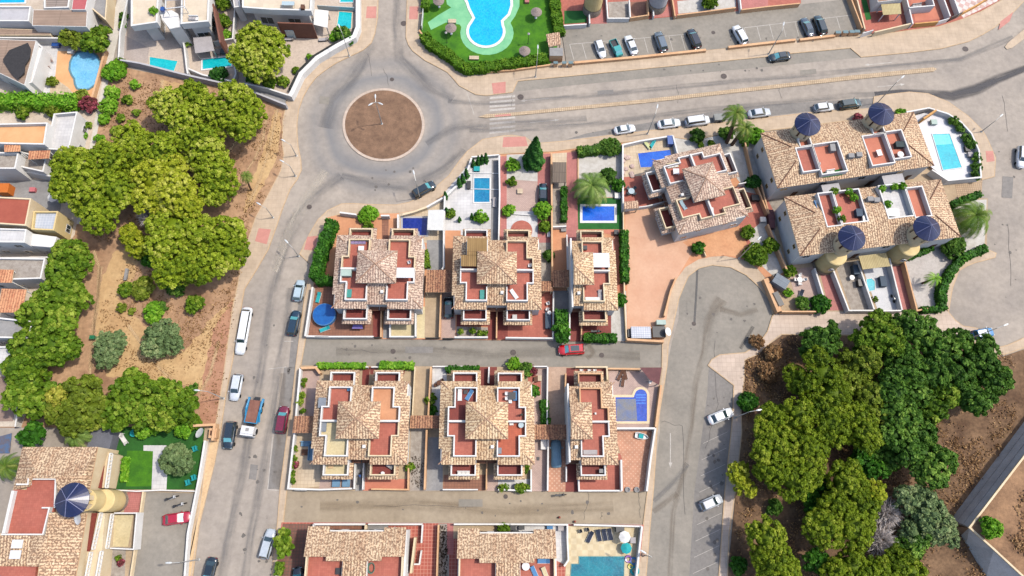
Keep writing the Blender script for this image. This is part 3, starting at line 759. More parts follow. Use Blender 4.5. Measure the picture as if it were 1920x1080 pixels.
def motorbike(u, v, ang, label, z=0.0, mm=None, group=None, h=0):
    x, y = P(u, v, .5); t = thing('motorbike', label, 'motorbike', (x,y,z), math.radians(ang), group); mm = mm or WHITEM
    for wx in (-.62,.62):
        b = MB(); b.tube((wx,-.07,.3),(wx,.07,.3),.3,.3,14); b.build('wheel', RUBBER, t, world=False)
    MB().box(-.05,0,.32,.9,.3,.3).box(-.62,0,.62,.5,.26,.1).build('body', mm, t, world=False)
    MB().box(.38,0,.5,.22,.42,.5).build('front_fairing', mm, t, world=False)
    MB().box(-.3,0,.74,.75,.26,.1).build('saddle', BLACKP, t, world=False)
    MB().tube((.42,-.36,1.02),(.42,.36,1.02),.03).tube((.42,0,1.02),(.62,0,.3),.04).build('handlebar', BLACKP, t, world=False)
    MB().box(-.85,0,.8,.34,.38,.28).build('top_box', BLACKP, t, world=False)
    return t
# ================================================================ street lamps
HEADM = MPAINT('lamp_head', (236,240,240), .3, 0, .3)
def lamp(u, v, ang, label, h=7.2, arm=1.3, heads=1, z=.13, group='street lamps along the roads'):
    x, y = P(u, v, z); t = thing('street_lamp', label, 'street lamp', (x,y,z), 0, group)
    b = MB().lathe([(0,.001),(.22,.001),(.22,.06),(.13,.12),(.10,.9),(.075,h*.6),(.05,h)],0,0,10); b.build('pole', STEEL, t, world=False)
    for i in range(heads):
        a = math.radians(ang+i*120); c, s = math.cos(a), math.sin(a)
        MB().tube((0,0,h-.05),(c*arm,s*arm,h+.22),.045,.035,7).build('arm', STEEL, t, world=False)
        b = MB(); q = []
        for X_, w_, zz in ((-.1,.08,.05),(.2,.15,.11),(.6,.14,.10),(.85,.06,.04)): q.append((X_,w_,zz))
        for (a0,w0,z0),(a1,w1,z1) in zip(q,q[1:]):
            def pt(X_,Y_,Z_): X_ += arm-.1; return (X_*c-Y_*s, X_*s+Y_*c, h+.2+Z_)
            b.face([pt(a0,-w0,0),pt(a1,-w1,0),pt(a1,w1,0),pt(a0,w0,0)][::-1])
            b.face([pt(a0,-w0*.6,z0),pt(a1,-w1*.6,z1),pt(a1,w1*.6,z1),pt(a0,w0*.6,z0)])
            b.face([pt(a0,-w0,0),pt(a1,-w1,0),pt(a1,-w1*.6,z1),pt(a0,-w0*.6,z0)]); b.face([pt(a1,w1,0),pt(a0,w0,0),pt(a0,w0*.6,z0),pt(a1,w1*.6,z1)])
        b.build('lamp_head', HEADM, t, world=False)
    return t
def garden_lamp(u, v, label, h=2.9, z=.2):
    x, y = P(u, v, z); t = thing('garden_lamp', label, 'garden lamp', (x,y,z))
    MB().lathe([(.12,0),(.05,.1),(.035,h)],0,0,8).build('pole', BLACKP, t, world=False)
    MB().lathe([(.02,h),(.2,h+.05),(.26,h+.25),(0,h+.42)],0,0,12).build('lantern', FABG, t, world=False); return t
# ================================================================ pools
def pool(label, pts, water, z=.2, cop=.35, copm=None, deep=None, name='swimming_pool', smooth_n=0):
    q = ccw(pxs(pts, z)); n = len(q); cx = sum(p[0] for p in q)/n; cy = sum(p[1] for p in q)/n
    t = thing(name, label, 'swimming pool', (cx,cy,z))
    MB().ring(q, 0, cop, z-.05, z+.07).build('coping', copm or WHITE, t)
    MB().prism(q, z-.02, z+.02).build('water', water, t)
    return t
def rpts(cu, cv, ru, rv, n=28, a0=0):
    return [(cu+ru*math.cos(2*math.pi*i/n+a0), cv+rv*math.sin(2*math.pi*i/n+a0)) for i in range(n)]
# ================================================================ garden furniture
def lounger(u, v, ang, label, m=None, z=.18, h=None, group=None, frame=None):
    x, y = P(u, v, z+.3); t = thing('sun_lounger', label, 'sun lounger', (x,y,z), math.radians(ang), group)
    MB().box(-.25,0,.3,1.3,.62,.07).build('mattress', m or FABD, t, world=False)
    b = MB(); b.face([(.4,-.31,.37),(.95,-.31,.68),(.95,.31,.68),(.4,.31,.37)]); b.face([(.4,.31,.30),(.95,.31,.61),(.95,-.31,.61),(.4,-.31,.30)])
    for s in (-.31,.31): b.face([(.4,s,.30),(.95,s,.61),(.95,s,.68),(.4,s,.37)])
    b.face([(.95,-.31,.61),(.95,.31,.61),(.95,.31,.68),(.95,-.31,.68)]); b.build('backrest', m or FABD, t, world=False)
    b = MB()
    for s in (-.33,.33): b.box(0,s,.22,1.9,.05,.08)
    b.build('frame', frame or WHITEM, t, world=False)
    for a in (-.75,.6):
        for s in (-.3,.3): MB().box(a,s,0,.06,.06,.25).build('leg', frame or WHITEM, t, world=False)
    return t
def parasol(u, v, label, r=1.25, h=2.3, m=None, z=.18, n=8, dome=.4, group=None, closed=False):
    x, y = P(u, v, z+h); t = thing('parasol', label, 'parasol', (x,y,z), 0, group)
    MB().lathe([(0,.001),(.25,.001),(.25,.08),(.03,.1),(.03,h+.05)],0,0,10).build('pole', WHITEM, t, world=False)
    b = MB()
    if closed: b.lathe([(.05,h-1.5),(.22,h-1.2),(.12,h-.3),(0,h+.1)],0,0,10)
    else: b.lathe([(r,h-dome),(r,h-dome+.05),(r*.5,h-dome*.4),(0,h+.06)],0,0,n); b.lathe([(r,h-dome),(0,h)],0,0,n)
    b.build('canopy', m or FABW, t, world=False); return t
def table(u, v, label, r=.6, m=None, z=.18, square=False, rz=0, group=None, name='garden_table', sx=None, sy=None, h=.72):
    x, y = P(u, v, z+h); t = thing(name, label, 'table', (x,y,z), math.radians(rz), group); m = m or WHITEM
    if square:
        sx = sx or r*2; sy = sy or r*2; MB().box(0,0,h-.05,sx,sy,.05).build('tabletop', m, t, world=False)
        for a in (-1,1):
            for c in (-1,1): MB().box(a*(sx/2-.08),c*(sy/2-.08),0,.07,.07,h-.05).build('leg', m, t, world=False)
    else:
        MB().lathe([(0,h-.05),(r,h-.05),(r,h),(0,h)],0,0,20).build('tabletop', m, t, world=False)
        MB().lathe([(.28,0),(.28,.04),(.05,.08),(.05,h-.05)],0,0,10).build('pedestal', m, t, world=False)
    return t
def chair(u, v, ang, label, m=None, z=.18, group=None, s=1.0):
    x, y = P(u, v, z+.5); t = thing('garden_chair', label, 'chair', (x,y,z), math.radians(ang), group); m = m or WHITEM; t.scale = (s,s,s)
    MB().box(0,0,.4,.5,.5,.06).build('seat', m, t, world=False); MB().box(-.25,0,.46,.06,.5,.45).build('backrest', m, t, world=False)
    for a in (-.2,.2):
        for c in (-.2,.2): MB().box(a,c,0,.05,.05,.4).build('leg', m, t, world=False)
    for c in (-.26,.26): MB().box(0,c,.6,.5,.05,.05).build('armrest', m, t, world=False)
    return t
def sofa(u, v, ang, label, m, cm, z=.18, L=2.0, group=None):
    x, y = P(u, v, z+.5); t = thing('garden_sofa', label, 'sofa', (x,y,z), math.radians(ang), group)
    MB().box(0,0,0,L,.8,.32).build('base', m, t, world=False); MB().box(0,.36,.32,L,.14,.4).build('backrest', m, t, world=False)
    for i in range(int(L/.65)): MB().box(-L/2+.36+i*.66,-.05,.33,.6,.62,.12).build('cushion', cm, t, world=False)
    return t
def crate(u, v, label, sx, sy, h, m, z=.18, rz=0, name='storage_box', cat='box', lid=None, group=None):
    x, y = P(u, v, z+h); t = thing(name, label, cat, (x,y,z), math.radians(rz), group)
    MB().box(0,0,0,sx,sy,h-.06).build('box_body', m, t, world=False); MB().box(0,0,h-.06,sx+.06,sy+.06,.06).build('lid', lid or m, t, world=False); return t
def dish(u, v, label, r=.45, z=6.0, h=0.6, ang=200, m=None):
    x, y = P(u, v, z+h); t = thing('satellite_dish', label, 'satellite dish', (x,y,z), 0)
    MB().tube((0,0,0),(0,0,h),.035).build('mast', STEEL, t, world=False)
    a = math.radians(ang); n = Vector((math.cos(a)*.55, math.sin(a)*.55, .8)).normalized(); A = n.orthogonal().normalized(); B = n.cross(A); b = MB(); c0 = Vector((0,0,h))
    pr = [(0,0),(.5,.03),(.85,.09),(1,.14)]
    for (r0,z0),(r1,z1) in zip(pr,pr[1:]):
        for i in range(18):
            t0, t1 = i/18*6.2832, (i+1)/18*6.2832; f = lambda rr,zz,tt: c0+(A*math.cos(tt)+B*math.sin(tt))*rr*r+n*zz*r
            b.face([f(r0,z0,t0),f(r1,z1,t0),f(r1,z1,t1),f(r0,z0,t1)] if r0 else [f(0,0,0),f(r1,z1,t0),f(r1,z1,t1)])
    b.build('reflector', m or WHITEM, t, world=False); MB().tube(c0, c0+n*r*.8, .015).box(*(c0+n*r*.8),.07,.07,.07).build('receiver', STEEL, t, world=False); return t
def pot(u, v, label, m=None, leaf=None, z=.18, r=.28, pr=.45, group=None, name='potted_plant'):
    _seed[0] += 1; x, y = P(u, v, z+.6); t = thing(name, label, 'potted plant', (x,y,z), 0, group)
    MB().lathe([(0,.001),(r*.7,.001),(r,.4),(r*.86,.4),(0,.36)],0,0,12).build('pot', m or TERRA2, t, world=False)
    me = crown_mesh('plant', [(0,0,.4+pr*.7,pr,pr)], leaf or LEAFG, _seed[0], .22, .12, .6); o = bpy.data.objects.new('plant', me); C.objects.link(o); o.parent = t; return t
def ribbon(name, pts, width, m, z=.006, soft=None):
    """thin sheet on the road along a traced line, UV v runs across"""
    q = [Vector(p) for p in pxs(pts, 0)]; n = len(q); b = MB(); L = []; acc = 0
    for i in range(n):
        e = ((q[min(i+1,n-1)]-q[max(i-1,0)])).normalized(); nn = Vector((-e.y,e.x)); ww = width[i] if isinstance(width,(list,tuple)) else width
        if i: acc += (q[i]-q[i-1]).length
        L.append((q[i]+nn*ww/2, q[i]-nn*ww/2, acc))
    for a, c in zip(L, L[1:]): b.face([(*a[1],z),(*c[1],z),(*c[0],z),(*a[0],z)], [(a[2],0),(c[2],0),(c[2],1),(a[2],1)])
    return b.build(name, m, kind='structure')
def MSOFT(name, col, strength=.6, sc=.25, lo=.35, hi=.65):
    """worn-in band: fades out towards the edges of its own strip"""
    if name in MATS: return MATS[name]
    m, nt, b = base(name, .9, .3); uv = coord(nt, True); sp = nt.nodes.new('ShaderNodeSeparateXYZ'); nt.links.new(uv, sp.inputs[0])
    b.inputs['Base Color'].default_value = lin(col)
    f = ramp(nt, sp.outputs[1], [(0,G(0)),(.35,G(1)),(.65,G(1)),(1,G(0))], 'EASE')
    mp = nt.nodes.new('ShaderNodeMapping'); mp.inputs['Scale'].default_value = (sc*.4, sc*9, 1); nt.links.new(uv, mp.inputs[0])
    n = N(nt, 'ShaderNodeTexNoise', Scale=1.0, Detail=5.0); nt.links.new(mp.outputs[0], n.inputs[0])
    g = ramp(nt, n.outputs[0], [(lo,G(.15)),(hi,G(1))]); a = nt.nodes.new('ShaderNodeMath'); a.operation = 'MULTIPLY'
    nt.links.new(f, a.inputs[0]); nt.links.new(g, a.inputs[1]); c = nt.nodes.new('ShaderNodeMath'); c.operation = 'MULTIPLY'; nt.links.new(a.outputs[0], c.inputs[0]); c.inputs[1].default_value = strength
    nt.links.new(c.outputs[0], b.inputs['Alpha']); MATS[name] = m; return m
# ================================================================ ground, roads, pavements
MB().prism([(-900,-700),(900,-700),(900,1100),(-900,1100)], -.2, -.06).build('ground', GROUNDM, kind='structure')
def asph_main():
    """main asphalt with the ring of tyre wear round the island and worn lanes"""
    m = ASPH; nt = m.node_tree; b = nt.nodes['Principled BSDF']; src = b.inputs['Base Color'].links[0].from_socket
    tc = nt.nodes.new('ShaderNodeTexCoord'); d = N(nt, 'ShaderNodeVectorMath', operation='DISTANCE'); nt.links.new(tc.outputs['Object'], d.inputs[0]); d.inputs[1].default_value = (-21.9,72.3,0)
    nz = N(nt, 'ShaderNodeTexNoise', Scale=.12, Detail=4.0); nt.links.new(tc.outputs['Object'], nz.inputs[0])
    a = nt.nodes.new('ShaderNodeMath'); a.operation = 'MULTIPLY_ADD'; nt.links.new(nz.outputs[0], a.inputs[0]); a.inputs[1].default_value = 2.6; nt.links.new(d.outputs['Value'], a.inputs[2])
    dv = nt.nodes.new('ShaderNodeMath'); dv.operation = 'DIVIDE'; nt.links.new(a.outputs[0], dv.inputs[0]); dv.inputs[1].default_value = 24
    r = ramp(nt, dv.outputs[0], [(.36,G(0)),(.45,G(.55)),(.50,G(.75)),(.56,G(.25)),(.63,G(.45)),(.72,G(0))])
    nt.links.new(mix(nt, r, src, lin((128,130,134))), b.inputs['Base Color'])
asph_main()
slab('road', '-60,-40 1990,-40 1990,1130 -60,1130', 0, ASPH, z0=-.05)
# side streets with their own surface, a few mm higher
slab('side_street', '572,634 1250,641 1240,690 562,686', .004, ASPHG, z0=.0)
slab('side_street', '528,921 1222,922 1208,982 522,978', .004, ASPHB, z0=.0)
slab('cul_de_sac', '1272,600 1275,540 1290,512 1315,500 1340,496 1370,500 1400,514 1425,535 1443,560 1450,590 1440,625 1420,648 1397,662 1350,666 1335,675 1329,686 1377,722 1375,770 1372,810 1360,922 1349,1080 1210,1080 1217,997 1225,910 1237,810 1237,765 1252,680 1260,640', .004, ASPHG, z0=0)
slab('parking_bay', '1329,688 1376,724 1374,770 1371,810 1359,922 1348,1085 1292,1085 1302,922 1318,800 1326,740', .008, ASPHD, z0=.004)
slab('parking_bay', '562,560 574,563 565,635 556,690 541,690 546,635', .004, ASPHD, z0=0)
slab('parking_bay', '533,688 555,690 548,765 540,810 526,917 502,917 516,800', .004, ASPHD, z0=0)
slab('parking_bay', '970,152 1075,142 1440,106 1485,101 1595,90 1613,108 1440,125 1075,160 966,172', .004, ASPHG, z0=0)
slab('parking_bay', '1060,262 1165,249 1335,228 1440,218 1525,208 1636,201 1640,184 1440,196 1330,210 1240,226 1165,238 1100,250', .004, ASPHD, z0=0)
# pavements (kerb ring just outside, a real step)
def pave(pts, m=None, z=.13, kerb=.16, name='pavement'):
    slab(name, pts, z, m or PAVE, z0=0)
    q = ccw(pxs(pts, z)); MB().ring(q, -.01, kerb, 0, z+.003).build('kerb', KERB, kind='structure')
pave('671,-30 709,-30 708,0 707,32 702,62 695,80 680,93 655,105 630,117 610,130 592,144 578,162 567,182 559,205 556,230 556,250 558,275 563,300 564,318 556,336 543,354 530,387 517,425 502,467 480,505 457,542 447,600 437,665 422,742 412,810 400,872 372,985 360,1080 355,1110 342,1110 347,1080 372,960 384,870 392,800 405,797 420,702 437,577 445,540 457,475 480,407 505,362 527,320 533,290 530,270 531,225 540,185 562,142 592,112 630,90 665,72 671,50')
pave('791,-30 764,-30 764,0 762,70 767,84 775,95 797,112 822,125 840,135 852,148 862,160 892,176 912,178 960,172 970,151 1075,141 1440,105 1485,99 1595,89 1615,106 1700,98 1765,90 1815,77 1840,65 1865,50 1897,25 1935,-15 1900,-15 1880,0 1840,22 1802,37 1760,50 1640,66 1565,70 1440,82 1365,91 1322,95 1077,117 1030,124 960,132 875,139 835,100 800,77 786,57 791,15')
pave('895,270 877,284 862,302 842,330 828,342 817,352 800,364 785,372 767,380 742,385 692,384 660,382 640,383 615,395 597,412 585,432 572,456 563,476 582,494 577,540 571,565 562,635 555,690 547,765 540,810 526,917 522,972 510,1080 506,1110 516,1110 519,1080 530,978 537,917 550,810 562,690 572,634 587,540 590,490 612,408 640,400 745,400 755,402 800,388 850,348 880,312 887,294 930,288 1035,283 1165,266 1260,256 1300,262 1400,240 1425,245 1440,244 1600,224 1700,212 1720,205 1745,203 1775,213 1800,226 1822,250 1838,285 1842,336 1864,330 1866,295 1855,270 1848,255 1840,243 1815,218 1777,191 1740,176 1705,173 1670,177 1640,182 1637,204 1525,211 1440,221 1360,230 1335,232 1165,252 1060,265 1000,270 985,258 960,254 945,255 905,262')
pave('1452,584 1700,584 1775,582 1790,600 1805,612 1832,616 1830,642 1780,640 1650,628 1465,626 1446,640 1420,664 1396,674 1394,720 1388,750 1390,810 1378,922 1366,1000 1362,1110 1346,1110 1349,1080 1360,922 1372,810 1375,770 1377,722 1329,685 1335,675 1350,666 1397,662 1422,647 1440,622 1447,600', PAVE2)
pave('1260,540 1270,520 1285,500 1310,485 1335,480 1360,479 1395,487 1420,503 1436,522 1452,560 1458,584 1450,590 1443,560 1422,535 1400,515 1370,500 1335,496 1310,502 1290,517 1282,535 1272,560 1260,615 1252,647 1250,685 1237,765 1231,810 1225,910 1217,997 1208,1110 1192,1110 1196,1080 1207,985 1215,922 1228,810 1242,690 1243,645 1247,590')
pave('1785,540 1797,507 1812,498 1827,492 1865,482 1867,475 1850,468 1838,470 1800,488 1780,515 1772,545 1772,580 1778,582')
pave('1862,655 1890,648 1935,628 1935,645 1895,660 1866,668')
# strip beside the bottom left wall is plain concrete
slab('pavement', '412,812 404,860 372,985 352,1110 344,1110 349,1080 374,960 386,870 398,812', .137, M('cream_pavement', (240,206,160),(226,190,146),.3,.9,.1), z0=.13)
# pink dropped-kerb ramps
for p in ('688,12 706,12 705,34 686,34','768,12 785,12 783,36 767,36','922,156 948,153 948,174 925,176','944,257 985,256 990,274 942,276',
          '485,428 508,430 500,458 478,452','576,444 596,442 590,470 570,468','1848,283 1862,283 1865,302 1850,304','1876,40 1900,22 1893,40 1872,56'):
    slab('dropped_kerb', p, .138, PINKR, z0=.13)
# median and island
med = [(897,219),(912,214),(960,211),(1200,187),(1440,160),(1600,141),(1750,126),(1757,129),(1750,134),(1600,149),(1440,167),(1200,194),(960,217),(912,221)]
slab('traffic_median', med, .15, MT('median_cobbles', (222,198,164),(206,182,150),(176,152,126),.4,mortar=.05,rough=.95), z0=0)
slab('traffic_median', '1884,88 1890,80 1940,38 1955,38 1950,50 1897,90 1888,92', .15, PAVE, z0=0)
slab('dropped_kerb', '928,216 958,213 958,217 928,219', .158, PINKR, z0=.15)
isl = [(719+77*math.cos(a), 234+68.5*math.sin(a)) for a in [i/56*6.2832 for i in range(56)]]
q = ccw(pxs(isl, .1)); MB().ring(offset_poly(q,-.55), 0, .55, 0, .14).build('kerb', PAVE2, kind='structure')
MB().prism(offset_poly(q,-.5), 0, .16).build('roundabout_island', ISLE, kind='structure')
# painted markings
def marks(segs, w_=.12, z=.012, name='road_marking'):
    b = MB()
    for s in segs:
        q = pxs(s, 0); b.path(q, w_, z-.001, z)
    return b.build(name, MARK, kind='structure')
lot = lambda a, b_, n, d0, d1: [[(a[0]+(b_[0]-a[0])*i/n, a[1]+(b_[1]-a[1])*i/n), (a[0]+(b_[0]-a[0])*i/n+d0, a[1]+(b_[1]-a[1])*i/n+d1)] for i in range(n+1)]
slab('parking_lot', '1052,50 1267,31 1440,16 1502,8 1590,-2 1617,52 1617,60 1564,69 1492,76 1440,82 1365,90 1322,94 1077,116 1062,118', .16, ASPHG, z0=0)
marks([[(1068,84),(1300,64)]]+lot((1068,84),(1300,64),10,8,29)+[[(1395,53),(1598,29)]]+lot((1395,53),(1490,42),4,7,26)+lot((1510,40),(1597,29),3,7,24), .11, .168)
marks([[(1400,53),(1395,54)]]+[[(1368+i*-2.3-6,840+i*30.5),(1316-i*2.4,862+i*30.5)] for i in range(-1,9)], .06, .014)
# zebra crossing strips beside the roundabout
zb = MB()
for k, (v0, w1) in enumerate([(186,0),(194,0),(202,0),(209,0),(226,0),(234,0),(243,0),(251,0)]):
    zb.prism(pxs([(918,v0),(966,v0-4),(966,v0-8),(918,v0-4)], 0), .011, .012)
zb.build('zebra_crossing', M('worn_zebra_paint', (222,214,204),(194,186,176),2.5,.8,0,dirt=.3), kind='structure')
ar = MB()
def arrow(u, v, du, dv, L=9, w_=1):
    a = Vector(P(u,v)); d = (Vector(P(u+du,v+dv))-a).normalized(); n = Vector((-d.y,d.x)); L *= .35
    ar.prism([a+n*.07,a-n*.07,a+d*L-n*.07,a+d*L+n*.07], .011, .012); e = a+d*L; ar.prism([e+n*.3,e-n*.3,e+d*.9], .011, .012)
for u,v,du,dv in ((1672,117,-10,1),(1645,163,10,-1),(1030,184,-10,1),(994,230,10,-1),(1257,812,0,10)): arrow(u,v,du,dv,14)
ar.build('road_marking', MARK, kind='structure')
marks([[(875,172),(889,215)],[(503,692),(537,688)],[(533,640),(550,640)],[(503,918),(528,920)],[(514,790),(502,918)]], .1, .012)
# tyre wear, patches and cracks: stains on the asphalt itself
DK = MSOFT('tyre_wear', (126,126,128), .42); DK2 = MSOFT('oil_wear', (136,120,102), .36); LT = MSOFT('bleached_wear', (226,214,196), .55)
for k, (p, w_, m) in enumerate([
 ('690,-20 694,40 690,90 665,140 625,190 610,240', [3.0,3,3.4,4,4,4], DK), ('745,-20 742,50 750,110 800,160 850,185', [2.4,2.4,3,3.5,2.5], DK),
 ('640,330 590,365 555,410 530,470 512,540 500,620 488,700 470,800 452,900 430,1000 412,1110', [3,3.5,3.6,3,2.4,2.2,2.2,2.2,2.2,2.2,2.2], DK),
 ('545,540 536,620 520,700 508,790 490,900 470,1000 455,1110', 2.0, DK), ('610,320 575,370 540,440 515,510', [2.6,3,2.4,2], LT),
 ('640,330 700,345 770,350 830,320 870,280', [2,3,4,3,2], DK), ('800,270 850,240 900,232 980,232 1100,222', [2,3,3,2.4,2], DK),
 ('840,190 900,194 960,192 1100,180 1300,160 1500,142 1700,122 1800,112 1900,70', 1.6, DK),('880,245 960,244 1100,234 1300,208 1450,194 1600,178 1660,176', [1.6]*7, DK),
 ('1640,176 1690,172 1740,176 1785,180 1830,168 1870,148 1930,125', [1.2,1.6,2.2,3,3,2.4,1.8], MSOFT('water_stain', (92,90,92), .85, lo=.25, hi=.5)),
 ('530,700 527,760 524,810 528,850 520,900 526,920', [1.5,1.8,2.4,3,2.2,1.2], DK2),('1352,560 1330,600 1320,660 1304,720 1296,800 1284,880 1262,960 1254,1110', [3.5,2.6,1.6,1.4,1.2,1.2,1.2,1.2], DK2),
 ('1350,580 1390,590 1420,580', 1.6, DK2),('1226,940 1262,905 1290,870', 1.2, DK),('1225,960 1270,925', 1.4, DK2),('630,660 760,655 900,664 1040,660 1200,668', 2.4, MSOFT('faint_wear', (140,132,120), .4)),
 ('600,950 760,944 950,958 1150,950', 2.4, MSOFT('faint_wear2', (158,138,112), .4)),('1308,492 1306,540 1302,606', .5, MSOFT('trench_patch', (110,108,106), .9, lo=.0, hi=.2)),
 ('1412,612 1388,654', 1.0, MSOFT('wet_patch', (120,116,110), .8)),('1098,636 1112,662 1100,672', 1.4, DK2)]):
    ribbon('tyre_marks', S(p), w_, m, z=.016+.0005*k)
cr = MB()
rs_ = random.Random(5)
for p in ('1106,890 1100,950 1092,978','1130,960 1126,978','1196,905 1200,940 1198,975','1340,640 1345,760 1320,860','690,100 700,150','960,180 958,205','1270,160 1272,200','720,130 730,165','1240,790 1280,800 1284,1000','1460,160 1466,190','1890,420 1896,560','1880,180 1890,260','700,950 820,946 900,952','640,655 720,660'):
    q = pxs(p, 0); pts = []
    for a, c in zip(q, q[1:]):
        for i in range(6): f = i/6; pts.append((a[0]+(c[0]-a[0])*f+rs_.uniform(-.2,.2), a[1]+(c[1]-a[1])*f+rs_.uniform(-.2,.2)))
    for a, c in zip(pts, pts[1:]): cr.path([a, c], .05, .031, .032)
cr.build('road_cracks', M('crack_filler', (96,92,90),(84,80,78),2,.9,0), kind='structure')
# drain covers
for k, (u,v,r,nm) in enumerate([(737,659,.36,'in the upper side street, left'),(962,661,.42,'in the middle of the upper side street'),(1128,666,.36,'behind the red car'),(1301,607,.32,'at the end of the trench patch'),(735,149,.34,'north of the roundabout island'),(580,388,.38,'south west of the roundabout'),(757,44,.5,'beside the kerb of the north road'),(1337,62,.34,'in the car park'),(948,931,.3,'at the foot of the villa wall'),(1357,143,.5,'in the avenue, square grate'),(976,182,.5,'near the zebra crossing'),(1810,92,.5,'in the bend of the avenue')]):
    x, y = P(u, v, 0); z = .168 if k == 7 else .036; b = MB(); b.lathe([(r*1.25,z-.002),(r*1.25,z),(r,z),(r,z+.006),(0,z+.006)], x, y, 18)
    b.build('manhole_cover', IRON, label='iron manhole cover '+nm, cat='manhole cover', group='manhole covers in the road')
# ---------------------------------------------------------------- park and scrub
slab('park_ground', '205,118 240,128 420,165 537,197 531,225 530,270 533,290 527,320 505,362 480,407 457,475 445,540 437,577 420,702 405,797 392,800 -40,802 -40,430 120,440 150,290 170,200 195,130', .10, DIRT, z0=-.05)
slab('sandy_path', rough('182,545 215,470 262,470 250,520 222,560 300,640 345,660 395,600 440,560 430,640 400,700 375,735 330,720 200,705 180,640'), .104, SAND, z0=.10)
slab('sandy_path', rough('300,150 350,160 352,175 312,176'), .104, SAND, z0=.10)
slab('worn_earth', rough('437,560 420,702 407,795 370,795 378,720 400,620'), .108, REDEARTH, z0=.104)
slab('sandy_path', rough('515,205 528,215 520,290 498,340 470,385 455,400 470,340 492,290 505,240', 2.4, 3), .104, SAND, z0=.1)
slab('scrubland', '1396,676 1448,642 1467,628 1650,630 1780,642 1832,644 1864,660 1870,672 1940,648 1990,650 1990,1130 1355,1130 1364,1080 1380,922 1392,810 1390,750', .10, SCRUBG, z0=-.05)
slab('white_path', '228,-20 214,20 200,90 190,140 170,230 158,300 140,420 150,420 172,300 186,230 206,140 216,95 232,20 246,-20', .112, M('pale_path', (236,230,218),(220,212,200),.6,.9,.1), z0=.1)
for i, (p) in enumerate(['520,205 512,250 500,300 486,340 465,385','500,215 494,262 478,300 452,340','305,150 302,170 296,196','176,470 186,500 184,560 176,610 170,680 166,730','410,640 395,700 378,735','190,500 180,600 172,690','408,320 440,270 470,235','240,610 300,690 340,725']):
    ribbon('footpath', S(p), .9, MSOFT('trodden_path', (234,200,154), .85), z=.112)

# small patches, seams and oil spots on the asphalt
b = MB(); r_ = random.Random(11)
for (u0,u1,v0,v1,n) in ((540,552,690,900,14),(1325,1372,740,1070,34),(1080,1430,240,250,10),(1100,1430,115,135,16),(560,570,560,620,8),(620,860,640,680,10),(560,1180,930,970,14),(1280,1420,530,640,14),(440,520,600,1060,26),(640,860,300,370,12),(1860,1910,280,560,14),(1080,1560,68,78,14)):
    for _ in range(n):
        x, y = P(r_.uniform(u0,u1), r_.uniform(v0,v1)); s = r_.uniform(.08,.34); z = .034 if v1 != 78 else .172
        b.face([(x+s*math.cos(a)*r_.uniform(.6,1.3), y+s*math.sin(a)*r_.uniform(.6,1.3), z) for a in [k*.898 for k in range(7)]])
b.build('oil_spots', M('oil_spot',(126,120,114),(110,104,98),3,.8,0), kind='structure')
for i, p in enumerate(('600,180 618,182 616,196 598,194','1120,170 1150,168 1151,176 1121,178','1500,132 1530,129 1531,138 1501,141','470,870 484,872 480,900 466,898','1250,700 1266,700 1264,760 1248,760','760,650 812,650 812,662 760,662','1288,560 1300,560 1298,596 1286,596','1880,330 1900,332 1898,372 1878,370','860,936 905,936 905,950 860,950','620,40 622,40 622,41 620,41')):
    slab('asphalt_patch', p, .0335, ASPHD if i % 2 else ASPHG, z0=.0325)
# ================================================================ plots of the villa rows
_z = [0]
def patch(pts, m, name='courtyard', dz=None):
    _z[0] = (_z[0]+1) % 8
    return slab(name, pts, .162+.003*_z[0] if dz is None else dz, m, z0=.15)
slab('plot_ground', '612,408 640,402 745,400 800,390 850,350 880,312 887,294 930,290 1035,285 1165,268 1260,258 1300,264 1405,243 1412,262 1460,380 1440,395 1452,440 1478,505 1456,530 1460,584 1456,580 1436,522 1420,503 1395,487 1360,480 1335,481 1310,486 1285,501 1270,521 1260,541 1247,591 1242,641 572,634 588,540 590,490', .16, PEACHT, z0=-.05)
slab('plot_ground', '562,685 1243,690 1228,812 1215,922 537,920 550,810', .16, BEIGEC, z0=-.05)
slab('plot_ground', '528,979 1207,984 1192,1130 512,1130', .16, TERRAG, z0=-.05)
# row A
patch('588,533 640,533 640,632 574,632', BROWNT); patch('640,580 702,580 702,632 640,632', BROWNT)
patch('700,560 718,560 716,634 699,634', TERRAD); patch('720,560 732,560 730,634 718,634', GREYT)
patch('732,598 780,598 778,634 731,634', CREAMT); patch('780,575 800,575 796,634 778,634', CREAMT)
patch('797,545 827,545 824,634 796,634', BEIGEC); patch('829,545 854,545 854,636 827,636', PINKB)
patch('748,400 802,390 835,370 834,455 746,455', SANDT); patch('800,450 831,450 830,545 800,545', GREYT)
patch('716,408 729,408 728,470 716,470', BROWNT)
patch('835,360 885,300 938,290 936,452 834,436', LIGHTT); patch('833,432 864,432 862,545 831,545', PEACHT); patch('922,300 936,300 936,455 920,455', GREYT)
patch('857,575 918,575 916,612 856,612', TERRAD); patch('856,612 918,614 916,633 856,632', GRAVELG); patch('916,580 952,580 952,637 914,637', TERRAD)
patch('938,293 950,293 952,460 938,460', PINKT); patch('950,290 1008,288 1008,340 950,340', GRAVEL); patch('950,336 1008,340 1008,396 950,396', PINKB); patch('950,396 1008,396 1010,445 950,440', LIGHTT)
patch('1008,288 1033,288 1034,455 1008,455', PINKT); patch('1010,455 1034,455 1034,540 1010,540', GRAVELG); patch('950,590 1037,540 1037,638 948,638', TERRA)
patch('1034,288 1063,286 1062,305 1035,305', SANDT); patch('1036,340 1062,340 1062,425 1036,425', GRAVELG); patch('1035,425 1070,425 1068,545 1035,545', PEACHT)
